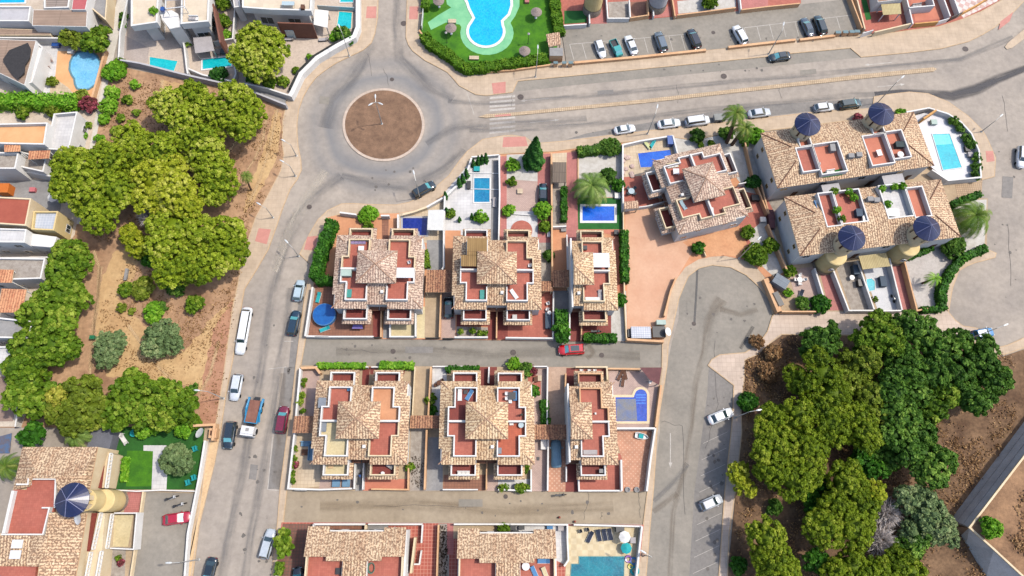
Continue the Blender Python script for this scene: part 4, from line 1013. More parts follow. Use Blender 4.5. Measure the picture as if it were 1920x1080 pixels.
patch('1063,286 1084,284 1084,455 1062,455', PINKT); patch('1083,284 1167,272 1168,370 1084,370', GRAVEL); patch('1083,371 1169,371 1169,430 1084,430', TURF)
patch('1084,430 1171,430 1172,545 1150,545 1150,440', SALMON); patch('1036,540 1068,540 1069,640 1037,640', GREYT); patch('1068,570 1148,570 1148,640 1068,640', TERRAD)
patch('1146,560 1174,545 1176,640 1146,640', GRAVEL); patch('1176,420 1262,440 1300,470 1270,520 1258,540 1244,638 1176,634', M('peach_forecourt',(232,186,154),(222,172,140),.25,.9,.1,dirt=.1))
patch('1168,268 1262,258 1268,300 1240,340 1215,330 1170,336', SANDT); patch('1169,332 1222,328 1240,392 1170,390', TERRA); patch('1172,392 1240,386 1290,450 1265,460 1172,440', M('peach_forecourt2',(230,184,152),(220,170,138),.3,.9,.1,dirt=.1))
patch('1262,258 1300,264 1400,243 1440,300 1450,370 1400,360 1350,290 1270,300', GRAVEL); patch('1262,262 1300,266 1310,290 1268,296', PINKB)
patch('1310,445 1390,420 1398,484 1360,478 1322,482', M('tan_forecourt',(236,178,132),(226,164,120),.3,.9,.1)); patch('1380,350 1450,340 1460,400 1410,480 1385,420', TERRA); patch('1400,440 1440,405 1478,505 1452,520 1430,500', GRAVEL)
patch('1405,245 1470,380 1452,398 1400,300', GRAVELG)
# row B
patch('564,688 592,688 600,700 590,790 555,800', PINKB); patch('548,805 600,805 600,912 540,918', SANDT); patch('600,900 668,898 666,918 598,918', PINKB)
patch('670,860 682,860 680,920 666,920', GREYT); patch('682,895 694,895 694,920 680,920', SALMON); patch('694,898 766,898 765,919 693,919', SALMON)
patch('680,688 694,688 690,730 678,730', TERRAD); patch('694,688 760,688 758,702 694,702', TERRAD)
patch('778,688 806,688 804,790 774,790', BEIGEC); patch('770,800 800,800 798,920 768,920', GRAVELG); patch('811,688 838,688 836,800 808,800', LIGHTT)
patch('800,820 830,820 830,920 798,920', GREYT); patch('832,890 912,890 910,920 830,920', BROWNT); patch('914,890 934,890 934,920 912,920', PINKB); patch('934,898 996,898 996,921 934,921', LIGHTT)
patch('898,688 932,688 930,728 902,728', TERRAD); patch('990,688 1027,688 1027,800 1000,800 990,720', PINKB); patch('990,704 1014,704 1014,740 990,738', TERRA)
patch('1028,688 1062,688 1060,812 1026,812', M('pinkish_drive',(212,182,158),(196,164,142),.3,.9,.15)); patch('998,822 1027,822 1026,921 996,921', PINKB); patch('1028,812 1062,812 1060,922 1027,922', MC('dotted_pink_tiles',(206,150,120),(226,184,154),.55,45,True))
patch('1060,690 1078,690 1076,735 1060,735', TERRAD); patch('1078,690 1140,690 1138,704 1078,704', TERRA); patch('1062,870 1086,870 1086,922 1060,922', TERRAD); patch('1084,850 1166,850 1166,922 1084,922', TERRA)
patch('1140,690 1238,692 1224,804 1150,804', PINKB); patch('1150,806 1227,806 1212,921 1166,921 1166,860', MC('dotted_pink_tiles',(206,150,120),(226,184,154),.55,45,True))
# bottom row
patch('530,982 588,982 572,1130 512,1130', MT('mossy_red_tiles',(150,100,84),(132,88,74),(110,90,76),.5,mortar=.05)); patch('588,984 684,984 684,1010 584,1010', BROWNT); patch('688,982 728,982 728,1010 686,1010', GREYT)
patch('822,982 842,982 842,1130 816,1130', GRAVELG); patch('838,982 852,982 850,1040 838,1040', PINKT); patch('850,982 960,984 956,1010 850,1010', BEIGEC); patch('958,984 1064,986 1062,1060 958,1010', LIGHTT)
patch('1064,986 1204,988 1194,1130 1058,1130', MC('cream_square_tiles',(228,210,172),(218,198,158),.9)); patch('1064,1036 1190,1038 1188,1130 1056,1130', M('green_stone_surround',(128,176,170),(104,152,148),.6,.6,.1))
# ================================================================ villa rows
AY, BY = 40.35, 14.45
T_, TD, TO = TERRA, TERRAD, TERRA2
villa('double villa block beside the tall dark hedge and blue round pool', -20.2, AY, 0, roof=R_E, floors={(-1,1):TERRA,(1,1):TERRA,(1,-1):TERRA}, parm={(-1,1):CREAMW,(1,1):CREAMW}, canopies=[(2.9,6.3,-1.9,-.1,MT('white_sheet_awning',(246,248,250),(238,242,246),(200,210,220),.45,8,mortar=.03),7.0)])
villa('double villa block with one terrace roofed over in brown reed, north row', .3, AY, 0, parm={(1,1):CREAMW}, canopies=[(-5.2,-1.75,2.3,5.5,WOODL,6.9),(-6.2,-3.4,.3,2.35,WOODL,6.9)])
villa('narrow single villa between the dark hedge and the peach courtyard', 13.5, AY, 0, xs=(1,), roof=R_F, parm={(1,1):CREAMW,(1,-1):CREAMW}, canopies=[(3.2,6.2,.3,2.9,MATS['white_sheet_awning'],7.0)])
villa('double villa block with a cream and a peach roof terrace, south row', -21.6, BY, 0, floors={(1,1):PEACHT,(-1,-1):CREAMT}, lows={(-1,-1):CREAMT}, parm={(1,-1):CREAMW})
villa('double villa block with loungers on its roof terraces, south row', -1.15, BY, 0, roof=R_F, floors={(1,-1):TERRA2,(1,1):TERRA,(-1,1):TERRAD})
villa('narrow single villa beside the covered grey car and the arched pool', 12.35, BY, 0, xs=(1,), parm={(1,1):PEACHW,(1,-1):WHITE})
villa('free-standing villa block set at an angle beside the peach forecourt', 37.3, 57.0, math.radians(-75), roof=R_E, parm={(1,1):CREAMW,(1,-1):CREAMW})
# bottom row: the northern halves of two more blocks
def south_villa(label, cx, cy):
    t = thing('villa_block', label, 'villa', (cx,cy,.16)); b = MB()
    b.prism([(-7.6,-9),(7.6,-9),(7.6,1.2),(-7.6,1.2)], 0, 4.9); b.prism([(-4.2,1.2),(4.2,1.2),(4.2,.2),(-4.2,.2)], 0, 4.6); b.build('wall', WHITE, t, world=False)
    b = MB()
    for x0,x1,ye,yr,z in ((-7.7,-4.3,1.75,-2.6,5.0),(-4.3,4.1,1.0,-3.2,5.25),(4.1,7.5,1.6,-2.6,5.0)):
        f = [(x0,yr,z+1.25),(x1,yr,z+1.25),(x1,ye,z),(x0,ye,z)]; roof_face(b, f)
        skirt(b, f[2], f[3]); skirt(b, f[3], f[2]); skirt(b, f[1], f[2]); skirt(b, f[2], f[1]); skirt(b, f[3], f[0]); skirt(b, f[0], f[3]); skirt(b, f[0], f[1], .5); skirt(b, f[1], f[0], .5)
    f = [(-1.75,-9,6.3),(1.9,-9,6.3),(1.9,-3.2,6.3),(-1.75,-3.2,6.3)]; b.face(f, slope_uv(f, (0,-1)))
    for i in range(4): skirt(b, f[i-1], f[i], .9)
    b.build('tiled_roof', [R_A, CREAMW], t, world=False)
    for s, m in ((-1,TERRA),(1,TERRA)):
        x0, x1 = (-7.3,-1.75) if s < 0 else (1.9,7.2)
        MB().prism([(x0,-9),(x1,-9),(x1,-2.6),(x0,-2.6)], 4.95, 5.15).build('roof_terrace', m, t, world=False)
        xo = x0 if s < 0 else x1; MB().path([(xo,-9),(xo,-2.3)], .22, 4.6, 6.1).build('parapet', CREAMW, t, world=False)
        MB().path([((x1+.05) if s < 0 else (x0-.05),-9),((x1+.05) if s < 0 else (x0-.05),-3.2)], .2, 4.6, 6.25).build('parapet', WHITE, t, world=False)
        window(t, s*5.8, 1.2, .6, 1.6, 1.4, 0, 1); window(t, s*2.6, 1.2, .9, 1.1, 1.1, 0, 1); door(t, s*4.4, 1.2, 0, .9, 2.05, 0, 1)
        window(t, s*7.6, -4.5, 1, 1.2, 1.2, s, 0)
    return t
south_villa('villa block with a green tub on its roof terrace, bottom edge, left', -21.0, -3.4)
south_villa('villa block with blue sunbeds on its roof terrace, bottom edge, right', 2.2, -3.7)
# ================================================================ garage canopies between the villas (tiled)
def canopy(label, pts, h, m, th=.14, posts=True, name='carport', cat='carport', postm=None, tiled=True):
    q = ccw(pxs(pts, h)); cx = sum(p[0] for p in q)/len(q); cy = sum(p[1] for p in q)/len(q); t = thing(name, label, cat, (cx,cy,.16)); b = MB()
    if tiled:
        f = [(p[0],p[1],h) for p in q]; b.face(f, slope_uv(f, (0,-1))); b.cur = 0
        for i in range(len(f)): skirt(b, f[i-1], f[i], th)
        b.build('tiled_roof', [m, CREAMW], t)
    else: b.prism(q, h-th, h, True).build('roof_sheet', m, t)
    for p in offset_poly(q, -.2)[:4]: MB().box(p[0],p[1],.16,.16,.16,h-.16-th).build('post', postm or CREAMW, t)
    return t
canopy('tiled carport roof joining the first and second villas, north row', '800,506 850,506 852,548 797,548', 2.7, R_C)
canopy('tiled carport roof over a gap west of the third villa, north row', '1034,506 1067,506 1067,538 1034,538', 2.7, R_C)
canopy('small tiled porch roof east of the second villa, north row', '1012,527 1036,527 1036,546 1012,546', 2.7, R_C)
canopy('tiled carport roof joining the first and second villas, south row', '770,779 826,779 826,803 768,803', 2.7, R_C)
canopy('tiled carport roof sheltering the covered grey car', '1000,796 1064,796 1062,824 1000,824', 2.7, R_C)
canopy('small tiled carport at the west end of the south row', '552,780 590,780 586,812 548,812', 2.7, R_C)
canopy('small tiled shelter roof at the corner of the red terrace', '1170,378 1196,376 1198,390 1170,392', 2.5, R_B)
canopy('white arched pool shelter next to the deep blue pool', '803,394 832,393 831,432 801,431', 2.4, M('white_sheet',(240,240,236),(226,226,222),1,.6,.05), tiled=False, postm=WHITEM, name='pool_shelter', cat='shelter')
canopy('brown slatted shade over the narrow sand yard', '1036,304 1062,304 1062,342 1036,342', 2.4, MT('slat_shade',(140,124,108),(124,108,94),(90,78,66),.3,3,mortar=.06), tiled=False, name='garden_pergola', cat='pergola', postm=WOODD)
canopy('maroon triangular shade sail over the pool corner', '1200,689 1241,689 1236,722 1218,712', 2.6, M('maroon_fabric',(128,84,84),(112,72,74),1,.9,.1), th=.04, tiled=False, name='shade_sail', cat='shade sail', postm=STEEL)
# ================================================================ right-hand terraced houses with blue cone towers
def tower(t, x, y, drum=None, h=9.6, r=2.25, low=None):
    b = MB(); b.lathe([(r-.42,4),(r-.42,7.4)], x, y, 24)
    b.build('tower_wall', low or CREAMW, t, world=False)
    for i in range(8):
        a = i*math.pi/4+.2; MB().box(x+math.cos(a)*(r-.6), y+math.sin(a)*(r-.6), 7.4, .35, 1.0, h-7.4, a).build('pier', CREAMW, t, world=False)
    MB().lathe([(0,7.42),(r-.5,7.42)], x, y, 20).build('tower_floor', TERRAD, t, world=False)
    b = MB(); n = 6
    for k in range(n*3):
        a0, a1 = k*2*math.pi/(n*3)+.3, (k+1)*2*math.pi/(n*3)+.3
        b.face([(x+math.cos(a0)*r*1.06,y+math.sin(a0)*r*1.06,h),(x+math.cos(a1)*r*1.06,y+math.sin(a1)*r*1.06,h),(x,y,h+1.45)])
    b.lathe([(r*1.06,h-.12),(r*1.06,h)], x, y, 18); b.lathe([(0,h-.1),(r*1.04,h-.1)], x, y, 18); c = b.build('cone_roof', CONEB, t, world=False)
    for k in range(6):
        a = k*math.pi/3+.3; MB().tube((x,y,h+1.47),(x+math.cos(a)*r*1.04,y+math.sin(a)*r*1.04,h+.04),.04,.04,5).build('roof_rib', M('pale_rib',(150,154,190),(130,134,170),2,.6,0), c, world=False)
def terraced(label, ox, oy, rz, L, W, terr, towers, gap=(), rise=.33, eave=6.0, ridge_cut=4.2, drums=(), cross=(), annex=()):
    """origin is the south west eave corner; terr = list of (x0,x1,y0,y1,floor)"""
    t = thing('terraced_houses', label, 'terraced house', (ox,oy,.16), rz)
    MB().prism([(.35,.35),(L-.35,.35),(L-.35,W-.35),(.35,W-.35)], 0, eave-.02).build('wall', WHITE, t, world=False)
    def inside(x, y):
        if any(a-.05 < x < b_+.05 and c-.05 < y < d+.05 for a,b_,c,d,_ in terr): return False
        return all((x-a)**2+(y-b_)**2 > 3.4 for a,b_ in towers)
    zf = lambda x, y: eave+rise*min(x, L-x, y, W-y, ridge_cut)
    def df(x, y):
        k = min(x, L-x, y, W-y); return (-1,0) if k == x else (1,0) if k == L-x else (0,-1) if k == y else (0,1)
    b = MB(); grid_roof(b, inside, zf, df, 0, L, 0, W, .25, .18); b.build('tiled_roof', [R_A, CREAMW], t, world=False)
    k = min(ridge_cut, W/2)
    for p in ((0,0),(L,0),(L,W),(0,W)):
        sx = 1 if p[0] == 0 else -1; sy = 1 if p[1] == 0 else -1; q = 0
        e = k
        while any(a < p[0]+sx*e < b_ and cc < p[1]+sy*e < d for a,b_,cc,d,_ in terr): e -= .2
        MB().tube((p[0],p[1],eave+.02),(p[0]+sx*e,p[1]+sy*e,eave+rise*e+.03),.1,.1,6).build('ridge_tiles', R_C, t, world=False)
    for (x0,x1,y0,y1,m) in terr:
        MB().prism([(x0,y0),(x1,y0),(x1,y1),(x0,y1)], 4.6, 6.25).build('roof_terrace', m, t, world=False)
        MB().path([(x0,y0),(x1,y0),(x1,y1),(x0,y1)], .22, 5.4, 7.35, True).build('parapet', WHITE, t, world=False)
    for (x,y) in towers: tower(t, x, y)
    for i in range(4):
        for yy, s in ((.35,-1),(W-.35,1)):
            window(t, L*(i+.5)/4-1.8, yy, 3.6, 1.5, 1.3, 0, s); door(t, L*(i+.5)/4+1.4, yy, 0, 1, 2.1, 0, s)
    for xx, s in ((.35,-1),(L-.35,1)):
        for y in (2.5, W-2.5): window(t, xx, y, 3.7, .8, .9, s, 0, M('ochre_shutter',(214,176,110),(196,156,92),2,.8,0)); window(t, xx, y, 1.2, .8, .9, s, 0, MATS['ochre_shutter'])
    return t
A1 = math.atan2(61.5-56.16, 80.72-51.05)
ang = math.radians(9.5)
tD1 = terraced('north row of terraced houses with two blue cone towers', 51.1, 56.5, ang, 30.2, 11.4,
   [(4.9,8.1,1.9,6.8,TERRA),(8.2,13.0,.9,7.0,SALMON),(5.9,8.1,6.95,8.6,SALMON),(17.9,22.2,1.2,7.3,SALMON),(22.35,25.6,1.9,7.5,SALMON),(20.2,22.4,7.4,8.8,SALMON)], [(7.2,10.1),(21.3,10.1)], rise=.30)
ang2 = math.radians(7.6)
tD2 = terraced('south row of terraced houses with two blue cone towers and yellow drums', 53.6, 43.4, ang2, 29.8, 11.5,
   [(5.6,8.3,4.4,10.9,TERRA),(8.45,13.2,4.6,10.9,TERRA),(17.0,21.7,4.6,11.0,LIGHTT),(21.85,24.9,4.2,10.0,SALMON)], [(8.0,1.1),(21.6,1.2)], rise=.30)
for (x,y) in ((7.0,-.3),(20.6,-.2)):
    b = MB(); b.lathe([(1.95,0),(1.95,5.0),(1.8,5.15),(0,5.3)], x, y, 26); b.build('stair_drum', YELW, tD2, world=False)
    MB().lathe([(2.12,0),(2.12,.9)], x, y, 26).build('drum_plinth', STONEC, tD2, world=False)
    window(tD2, x-.6, y-2.0, 2.6, .7, .9, -.3, -.95)
MB().box(14.9, -1.6, 2.7, 5.2, 2.6, .1).build('reed_awning', REEDP, tD2, world=False)
MB().box(10,12.6,0,3.4,2.2,4.4).build('link_block', GREYW, tD2, world=False); MB().box(22,12.9,0,4,2.4,4.6).build('link_block', GREYW, tD2, world=False)
# ================================================================ bottom-left apartment house with tower
tE = thing('apartment_house', 'large tiled apartment house with blue cone tower and white balustrades', 'apartment house', (*P(100,960,0),.12))
def EP(u, v, h): return (*P(u, v, h), h)
b = MB(); b.prism(pxs('42,838 183,838 150,960 128,1130 -60,1130 -60,1004 4,1000 24,920', 6.8), .1, 6.6); b.prism(pxs('183,840 212,852 198,915 168,915', 3.4), .1, 3.3); b.prism(pxs('160,962 196,962 184,1130 128,1130', 3.4), .1, 3.3); b.build('wall', CREAMW, tE)
b = MB()
def rf(pts, d):
    v = [EP(u, w_, h) for u, w_, h in pts]; n = Vector((0,0,0))
    for i in range(len(v)): n += Vector(v[i-1]).cross(Vector(v[i]))
    if n.z < 0: v = v[::-1]
    b.cur = 0; b.face(v, slope_uv(v, d))
    for i in range(len(v)): skirt(b, v[i-1], v[i], .2)
rf([(42,838,7.0),(183,838,7.0),(162,880,8.4),(66,880,8.4)], (0,1)); rf([(183,838,7.0),(163,942,7.0),(112,948,8.4),(104,896,8.4),(162,880,8.4)], (1,0))
rf([(42,838,7.0),(66,880,8.4),(55,912,8.0),(24,920,7.0)], (-1,0)); rf([(66,880,8.4),(162,880,8.4),(104,897,8.2),(53,897,8.2)], (0,1))
rf([(163,962,7.0),(140,1090,7.0),(70,1090,8.4),(92,962,8.2)], (1,0)); rf([(0,1004,7.9),(62,1004,7.9),(56,1062,7.0),(0,1062,7.0)], (0,-1)); rf([(62,1004,8.0),(90,1004,8.3),(84,1062,8.0),(50,1062,8.0)], (-1,0))
b.build('tiled_roof', [R_A, PEACHW], tE)
MB().prism(pxs('26,918 50,918 52,898 104,898 100,960 92,962 82,1002 4,1002', 7.2), 6.6, 7.2).build('roof_terrace', TERRA, tE)
MB().prism(pxs('-40,1062 68,1062 60,1130 -40,1130', 7.2), 6.6, 7.2).build('roof_terrace', TERRA, tE)
MB().path(pxs('30,908 52,908 53,898 104,898 102,952', 8.0), .22, 6.6, 8.0).path(pxs('78,952 92,952 80,1002 2,1002', 8.0), .2, 6.6, 8.0).path(pxs('24,920 6,1000', 8.0), .4, 6.6, 8.0).build('parapet', WHITE, tE)
tx, ty = P(131, 937, 11.0)
def ET(b, nm, m): return b.build(nm, m, tE)
bb = MB(); bb.lathe([(1.6,3.4),(1.6,7.6),(0,7.62)], tx+.5, ty, 26); ET(bb, 'tower_wall', YELW)
bb = MB(); bb.lathe([(1.75,0.1),(1.75,4.4),(1.6,4.6),(0,4.8)], tx+1.5, ty, 26); ET(bb, 'stair_drum', YELW)
bb = MB(); bb.lathe([(1.83,0.1),(1.83,1.0)], tx+1.5, ty, 26); ET(bb, 'drum_plinth', STONEC)
for i in range(8):
    a = i*math.pi/4+.2; MB().box(tx+math.cos(a)*1.6, ty+math.sin(a)*1.6, 7.62, .3, .7, 2.75, a).build('pier', CREAMW, tE)
bb = MB()
for k in range(24):
    a0, a1 = k*math.pi/12, (k+1)*math.pi/12; bb.face([(tx+math.cos(a0)*2.5,ty+math.sin(a0)*2.5,10.4),(tx+math.cos(a1)*2.5,ty+math.sin(a1)*2.5,10.4),(tx,ty,11.9)])
bb.lathe([(2.5,10.28),(2.5,10.4)], tx, ty, 24).lathe([(0,10.29),(2.48,10.29)], tx, ty, 24); cr_ = ET(bb, 'cone_roof', CONEB)
for k in range(6):
    a = k*math.pi/3+.3; MB().tube((tx,ty,11.92),(tx+math.cos(a)*2.66,ty+math.sin(a)*2.46,10.44),.05,.05,5).build('roof_rib', M('pale_rib',(150,154,190),(130,134,170),2,.6,0), cr_)
def balustrade(p, h0, nm='balustrade'):
    q = pxs(p, h0+.9); b1 = MB(); b1.path(q, .22, h0+.78, h0+.9); b1.path(q, .24, h0, h0+.12)
    for a, c in zip(q, q[1:]):
        L = math.dist(a, c); n = int(L/.55)
        for i in range(n+1): f = i/max(1,n); b1.box(a[0]+(c[0]-a[0])*f, a[1]+(c[1]-a[1])*f, h0+.12, .2, .2, .66)
    b1.build(nm, WHITE, tE)
for p in ('189,848 176,914','206,850 197,914','161,962 147,1032','187,962 172,1030','147,1040 140,1090','168,1036 158,1090','188,1034 178,1090'): balustrade(p, 3.4)
for p, h0 in (('208,964 198,1028',1.6),): balustrade(p, h0)
MB().prism(pxs('184,846 198,848 190,915 176,915', 3.5), 3.3, 3.5).prism(pxs('164,962 182,962 168,1034 150,1034', 3.5), 3.3, 3.5).build('balcony_floor', TERRAD, tE)
MB().box(*P(30,1020,8.3),7.95,1.6,1.2,.12).build('skylight', WHITEM, tE); MB().box(*P(26,1040,8.0),7.6,1.6,1.2,.12).build('skylight', WHITEM, tE)
# its gardens
slab('plot_ground', '196,800 392,800 378,920 345,1130 180,1130 205,920', .13, BEIGEC, z0=-.05)
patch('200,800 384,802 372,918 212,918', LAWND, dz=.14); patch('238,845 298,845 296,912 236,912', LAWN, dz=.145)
patch('269,835 312,835 314,880 312,918 284,918 287,846 269,845', LIGHTT, dz=.15)
patch('268,922 365,925 340,1130 232,1130', ASPHG, dz=.16); patch('240,918 268,920 262,960 232,962', PINKT, dz=.16); patch('212,965 250,965 240,1025 204,1025', CREAMT, dz=.16); patch('200,1030 236,1030 232,1130 190,1130', GRAVELG, dz=.16)
wall('white topped balustrade wall between the parking court and the main street', '384,826 372,900 352,1000 343,1120', WHITE, 1.3, .3)
wall('low cream wall between the parking court and the paved yards', '268,922 262,965 240,1110', CREAMW, 1.0, .25)
wall('thin white wall between the lawn and the parking court', '218,919 256,921 300,919 368,921', WHITE, 1.0, .18)
wall('white frame wall round the cream yard beside the yellow drum', '214,962 256,962 250,1030 206,1028', WHITE, 2.4, .18)
wall('peach corner wall by the two rooftop dish masts', '362,798 402,796 398,826', PEACHW, 1.8, .4)
# ================================================================ flat-roofed houses on the north and west edges
def flat(label, pts, h, floor, wallm=None, par=.8, z0=0.0, name='flat_roofed_house', wins=True, over=0, group=None, cat='house', pth=.25):
    """roof outline traced at roof height"""
    q = ccw(pxs(pts, h)); n = len(q); cx = sum(p[0] for p in q)/n; cy = sum(p[1] for p in q)/n; t = thing(name, label, cat, (cx,cy,z0), 0, group); wm = wallm or WHITE
    q2 = offset_poly(q, -over) if over else q
    b = MB(); b.prism(q2, z0, h-(1.2 if over else .02))
    if over: b.prism(q, h-1.2, h-.02, True)
    b.build('wall', wm, t)
    MB().prism(offset_poly(q, -.1), h-.015, h).build('roof_terrace', floor, t)
    if par: MB().path(offset_poly(q, -pth/2+.012), pth, h-.3, h+par, True).build('parapet', wm, t)
    if wins:
        for i in range(n):
            a, c = Vector(q2[i]), Vector(q2[(i+1)%n]); L = (c-a).length
            if L < 3: continue
            d = (c-a)/L; nx, ny = d.y, -d.x; k = max(1, int(L/3.5))
            for j in range(k):
                p = a+d*L*(j+.5)/k-Vector((cx,cy))
                for zz in ([.7, 3.5] if h > 5.4 and not over else [.6]): 
                    if zz+1.6 < h-(1.3 if over else .2): window(t, p.x, p.y, zz, 1.5 if not over else 2.6, 1.4 if not over else 2.0, nx, ny)
    return t
slab('plot_ground', '-60,-40 222,-40 205,60 196,130 165,290 140,440 120,470 100,640 40,800 -60,800', .13, M('west_yards',(232,216,196),(214,196,176),.4,.9,.1), z0=-.05)
slab('plot_ground', '246,-40 671,-40 671,50 665,72 630,90 592,112 562,142 546,172 536,190 420,160 240,122 222,100', .13, M('north_yards',(226,208,190),(212,194,178),.3,.9,.1), z0=-.05)
OR = M('orange_roof_paint', (246,190,136), (236,176,122), .4, .9, .1, dirt=.08); BR = MT('brown_sheet_roof', (182,156,136),(172,146,126),(140,118,102),.35,8,90,mortar=.05)
RR = M('red_roof_paint', (184,98,78), (172,88,70), .4, .9, .1, dirt=.1); BLUEG = MT('blue_grey_tiles',(206,212,222),(196,204,216),(226,230,236),.5,mortar=.04)
flat('orange floored house on the west edge below the long hedge', '-40,237 94,234 88,275 -40,272', 5.2, OR)
flat('white stepped terrace house next to the orange floored roof', '106,218 150,214 134,286 92,284', 3.6, LIGHTT, par=.9)
flat('grey floored white house with small tiled turret, west edge', '-40,288 40,290 34,320 -40,320', 4.2, GRAVELG, wins=False)
flat('white yard building with the red and orange turret beside the pines', '46,288 92,300 86,326 40,316', 2.8, GRAVELG, wins=False)
b_ = canopy('small orange tiled turret roof, nearest the west edge', '8,268 38,268 38,284 8,285', 5.6, R_D, name='roof_turret', cat='turret', postm=WHITE); canopy('small orange and red turret roof beside the pine crown', '54,283 94,282 92,297 53,299', 5.2, R_D, name='roof_turret', cat='turret', postm=WHITE)
flat('white house with a brick red painted roof, west edge', '-40,368 60,373 50,424 -40,418', 6.0, RR, CREAMW, par=.25)
flat('small yellow walled house with pale blue tiled roof terrace', '66,398 112,398 104,434 62,432', 4.6, BLUEG, YELW, par=.5)
flat('long white house with white tiled roof south of the red roof', '-40,428 52,431 48,456 -40,455', 5.6, LIGHTT, par=.35)
flat('small white stair house beside the white tiled roof', '54,437 106,444 100,464 52,460', 4.2, WHITE, par=0)
flat('white house with stone terrace half under the green trees', '-40,484 88,486 80,524 -40,528', 4.0, GRAVELG, par=.5)
canopy('orange tiled white roof with a parapet, beside the street trees', '3,541 50,543 42,586 -4,586', 5.0, R_D, name='roof_turret', cat='turret', postm=WHITE)
canopy('tan tiled roof strip at the west edge above the orange one', '-30,504 26,506 22,530 -30,530', 4.8, R_D, name='roof_turret', cat='turret', postm=WHITE)
flat('white and grey house with glass strip, west edge by the street trees', '-40,592 66,604 58,636 -40,634', 4.4, GREYT, par=.6)
flat('white house with round arched yard, west edge', '-40,652 30,650 12,690 -40,694', 3.6, LIGHTT, par=.5, wins=False)
slab('courtyard', '-40,706 40,706 24,790 -40,790', .16, M('brownish_yard',(176,150,136),(158,134,120),.4,.9,.2), z0=.1)
wall('white wall of the brownish yard at the west edge', '44,706 28,800', WHITE, 1.6)
wall('tall white wall between the western yards, above the red roof', '-40,322 50,322 96,330 140,342', WHITE, 2.2, .3)
wall('white wall of the yards south of the white tiled roof', '-40,484 96,482 120,480', WHITE, 1.8, .25)
slab('courtyard', '-40,335 120,338 112,400 60,396 -40,366', .16, GREYT, z0=.1)
# north-west house, dark sail roof
tN = flat('grey-brown roofed house with a black shade sail on top, north-west', '-40,72 68,76 46,160 -40,118', 4.6, BR, par=0)
q = pxs('5,112 17,94 52,80 58,92 56,108 47,122 46,136 33,148 22,138', 5.2); MB().prism(q, 5.12, 5.2).build('shade_sail', M('black_net',(66,64,66),(50,48,50),3,.9,.3), tN)
flat('white side wing of the house with the black shade sail', '70,80 82,90 62,156 50,160', 3.4, WHITE, par=.3, wins=False)
flat('long house with brown sheet metal roof, north-west', '62,18 164,18 162,50 60,48', 4.6, BR, par=0)
flat('grey flat roofed annex at the north-west corner', '-40,14 60,14 56,42 -40,42', 4.0, GREYW, par=.4, wins=False)
flat('red topped block beside the brown sheet roof, top edge', '140,-30 170,-30 160,18 134,18', 5.2, M('rose_red_roof',(206,110,112),(196,100,102),.5,.9,.1), par=0, wins=False)
flat('grey slatted roof block behind the brown sheet roof, top edge', '84,-30 136,-30 130,16 84,17', 4.6, MT('grey_slats',(176,160,148),(166,150,138),(120,108,100),.5,8,90,mortar=.06), par=.3, wins=False)
flat('narrow pitched side building east of the brown sheet roof', '168,-20 205,-20 200,40 166,12', 2.8, GREYT, CREAMW, par=.4, wins=False)
flat('tan low annex under the white garden wall, north-west', '-40,52 96,56 94,66 -40,66', 2.6, BR, CREAMW, par=0, wins=False)
wall('white garden wall north of the black sail house', '-40,70 110,71', WHITE, 2.2, .3)
slab('courtyard', '60,80 110,82 108,100 104,140 92,178 60,164', .16, LIGHTT, z0=.1); slab('courtyard', '108,96 200,96 190,130 172,182 92,180 104,140', .163, OR, z0=.1); slab('courtyard', '96,150 112,153 128,164 140,178 92,182', .166, SANDT, z0=.1)
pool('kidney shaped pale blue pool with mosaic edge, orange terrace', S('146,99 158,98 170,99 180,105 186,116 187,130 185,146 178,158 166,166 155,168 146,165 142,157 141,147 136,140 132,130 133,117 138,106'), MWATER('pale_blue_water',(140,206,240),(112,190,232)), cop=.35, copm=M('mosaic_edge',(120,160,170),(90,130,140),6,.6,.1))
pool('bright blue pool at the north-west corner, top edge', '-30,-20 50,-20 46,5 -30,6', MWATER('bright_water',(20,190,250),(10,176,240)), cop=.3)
# modern white villas along the top edge
MODF = MT('cream_roof_deck', (240,222,196),(232,214,188),(222,204,178),1.2,mortar=.02)
flat('modern white villa with cream roof deck and blue chair, top left', '247,-60 247,51 296,44 302,-60', 6.4, MODF, over=1.4, par=.35, pth=.3)
flat('white windowed stair block between the two modern villas', '298,22 322,19 334,26 340,50 318,54 304,36', 6.0, WHITE, par=0)
flat('modern white villa with roof furniture, brown side wall, top edge', '342,-60 340,47 392,42 396,-60', 6.4, MODF, over=1.0, par=.35, pth=.3)
MB().prism(pxs('397,6 400,6 414,78 411,80', 5.0), .1, 4.9).build('timber_screen', M('brown_cladding',(150,100,82),(136,88,72),1,.8,.1), label='brown clad screen wall beside the modern villa', cat='screen wall')
flat('modern villa with a brown recessed facade and roof table, top edge', '455,-60 455,16 508,20 584,22 590,-60', 6.2, MODF, over=1.2, par=.35, pth=.3)
flat('white boundary block north of the round pine crown', '428,-60 440,-60 452,14 440,16', 4.0, GREYW, par=.3, wins=False)
t = thing('pergola', 'white roof pergola between the two modern villas', 'pergola', (*P(330,10,6.4),6.4))
for a, c in (((310,-20),(310,16)),((346,-20),(346,16)),((310,0),(346,-2)),((310,16),(346,12))): 
    MB().path([P(*a,8.4),P(*c,8.4)], .14, 8.26, 8.4).build('beam', WHITEM, t)
for p in ((310,16),(346,12)): x, y = P(*p, 8.3); MB().box(x,y,6.4,.12,.12,1.9).build('post', WHITEM, t)
canopy('beige fabric awning over the terrace of the modern villa', '362,70 396,68 402,95 366,100', 2.6, FABG, th=.05, tiled=False, name='awning', cat='awning', postm=STEEL)
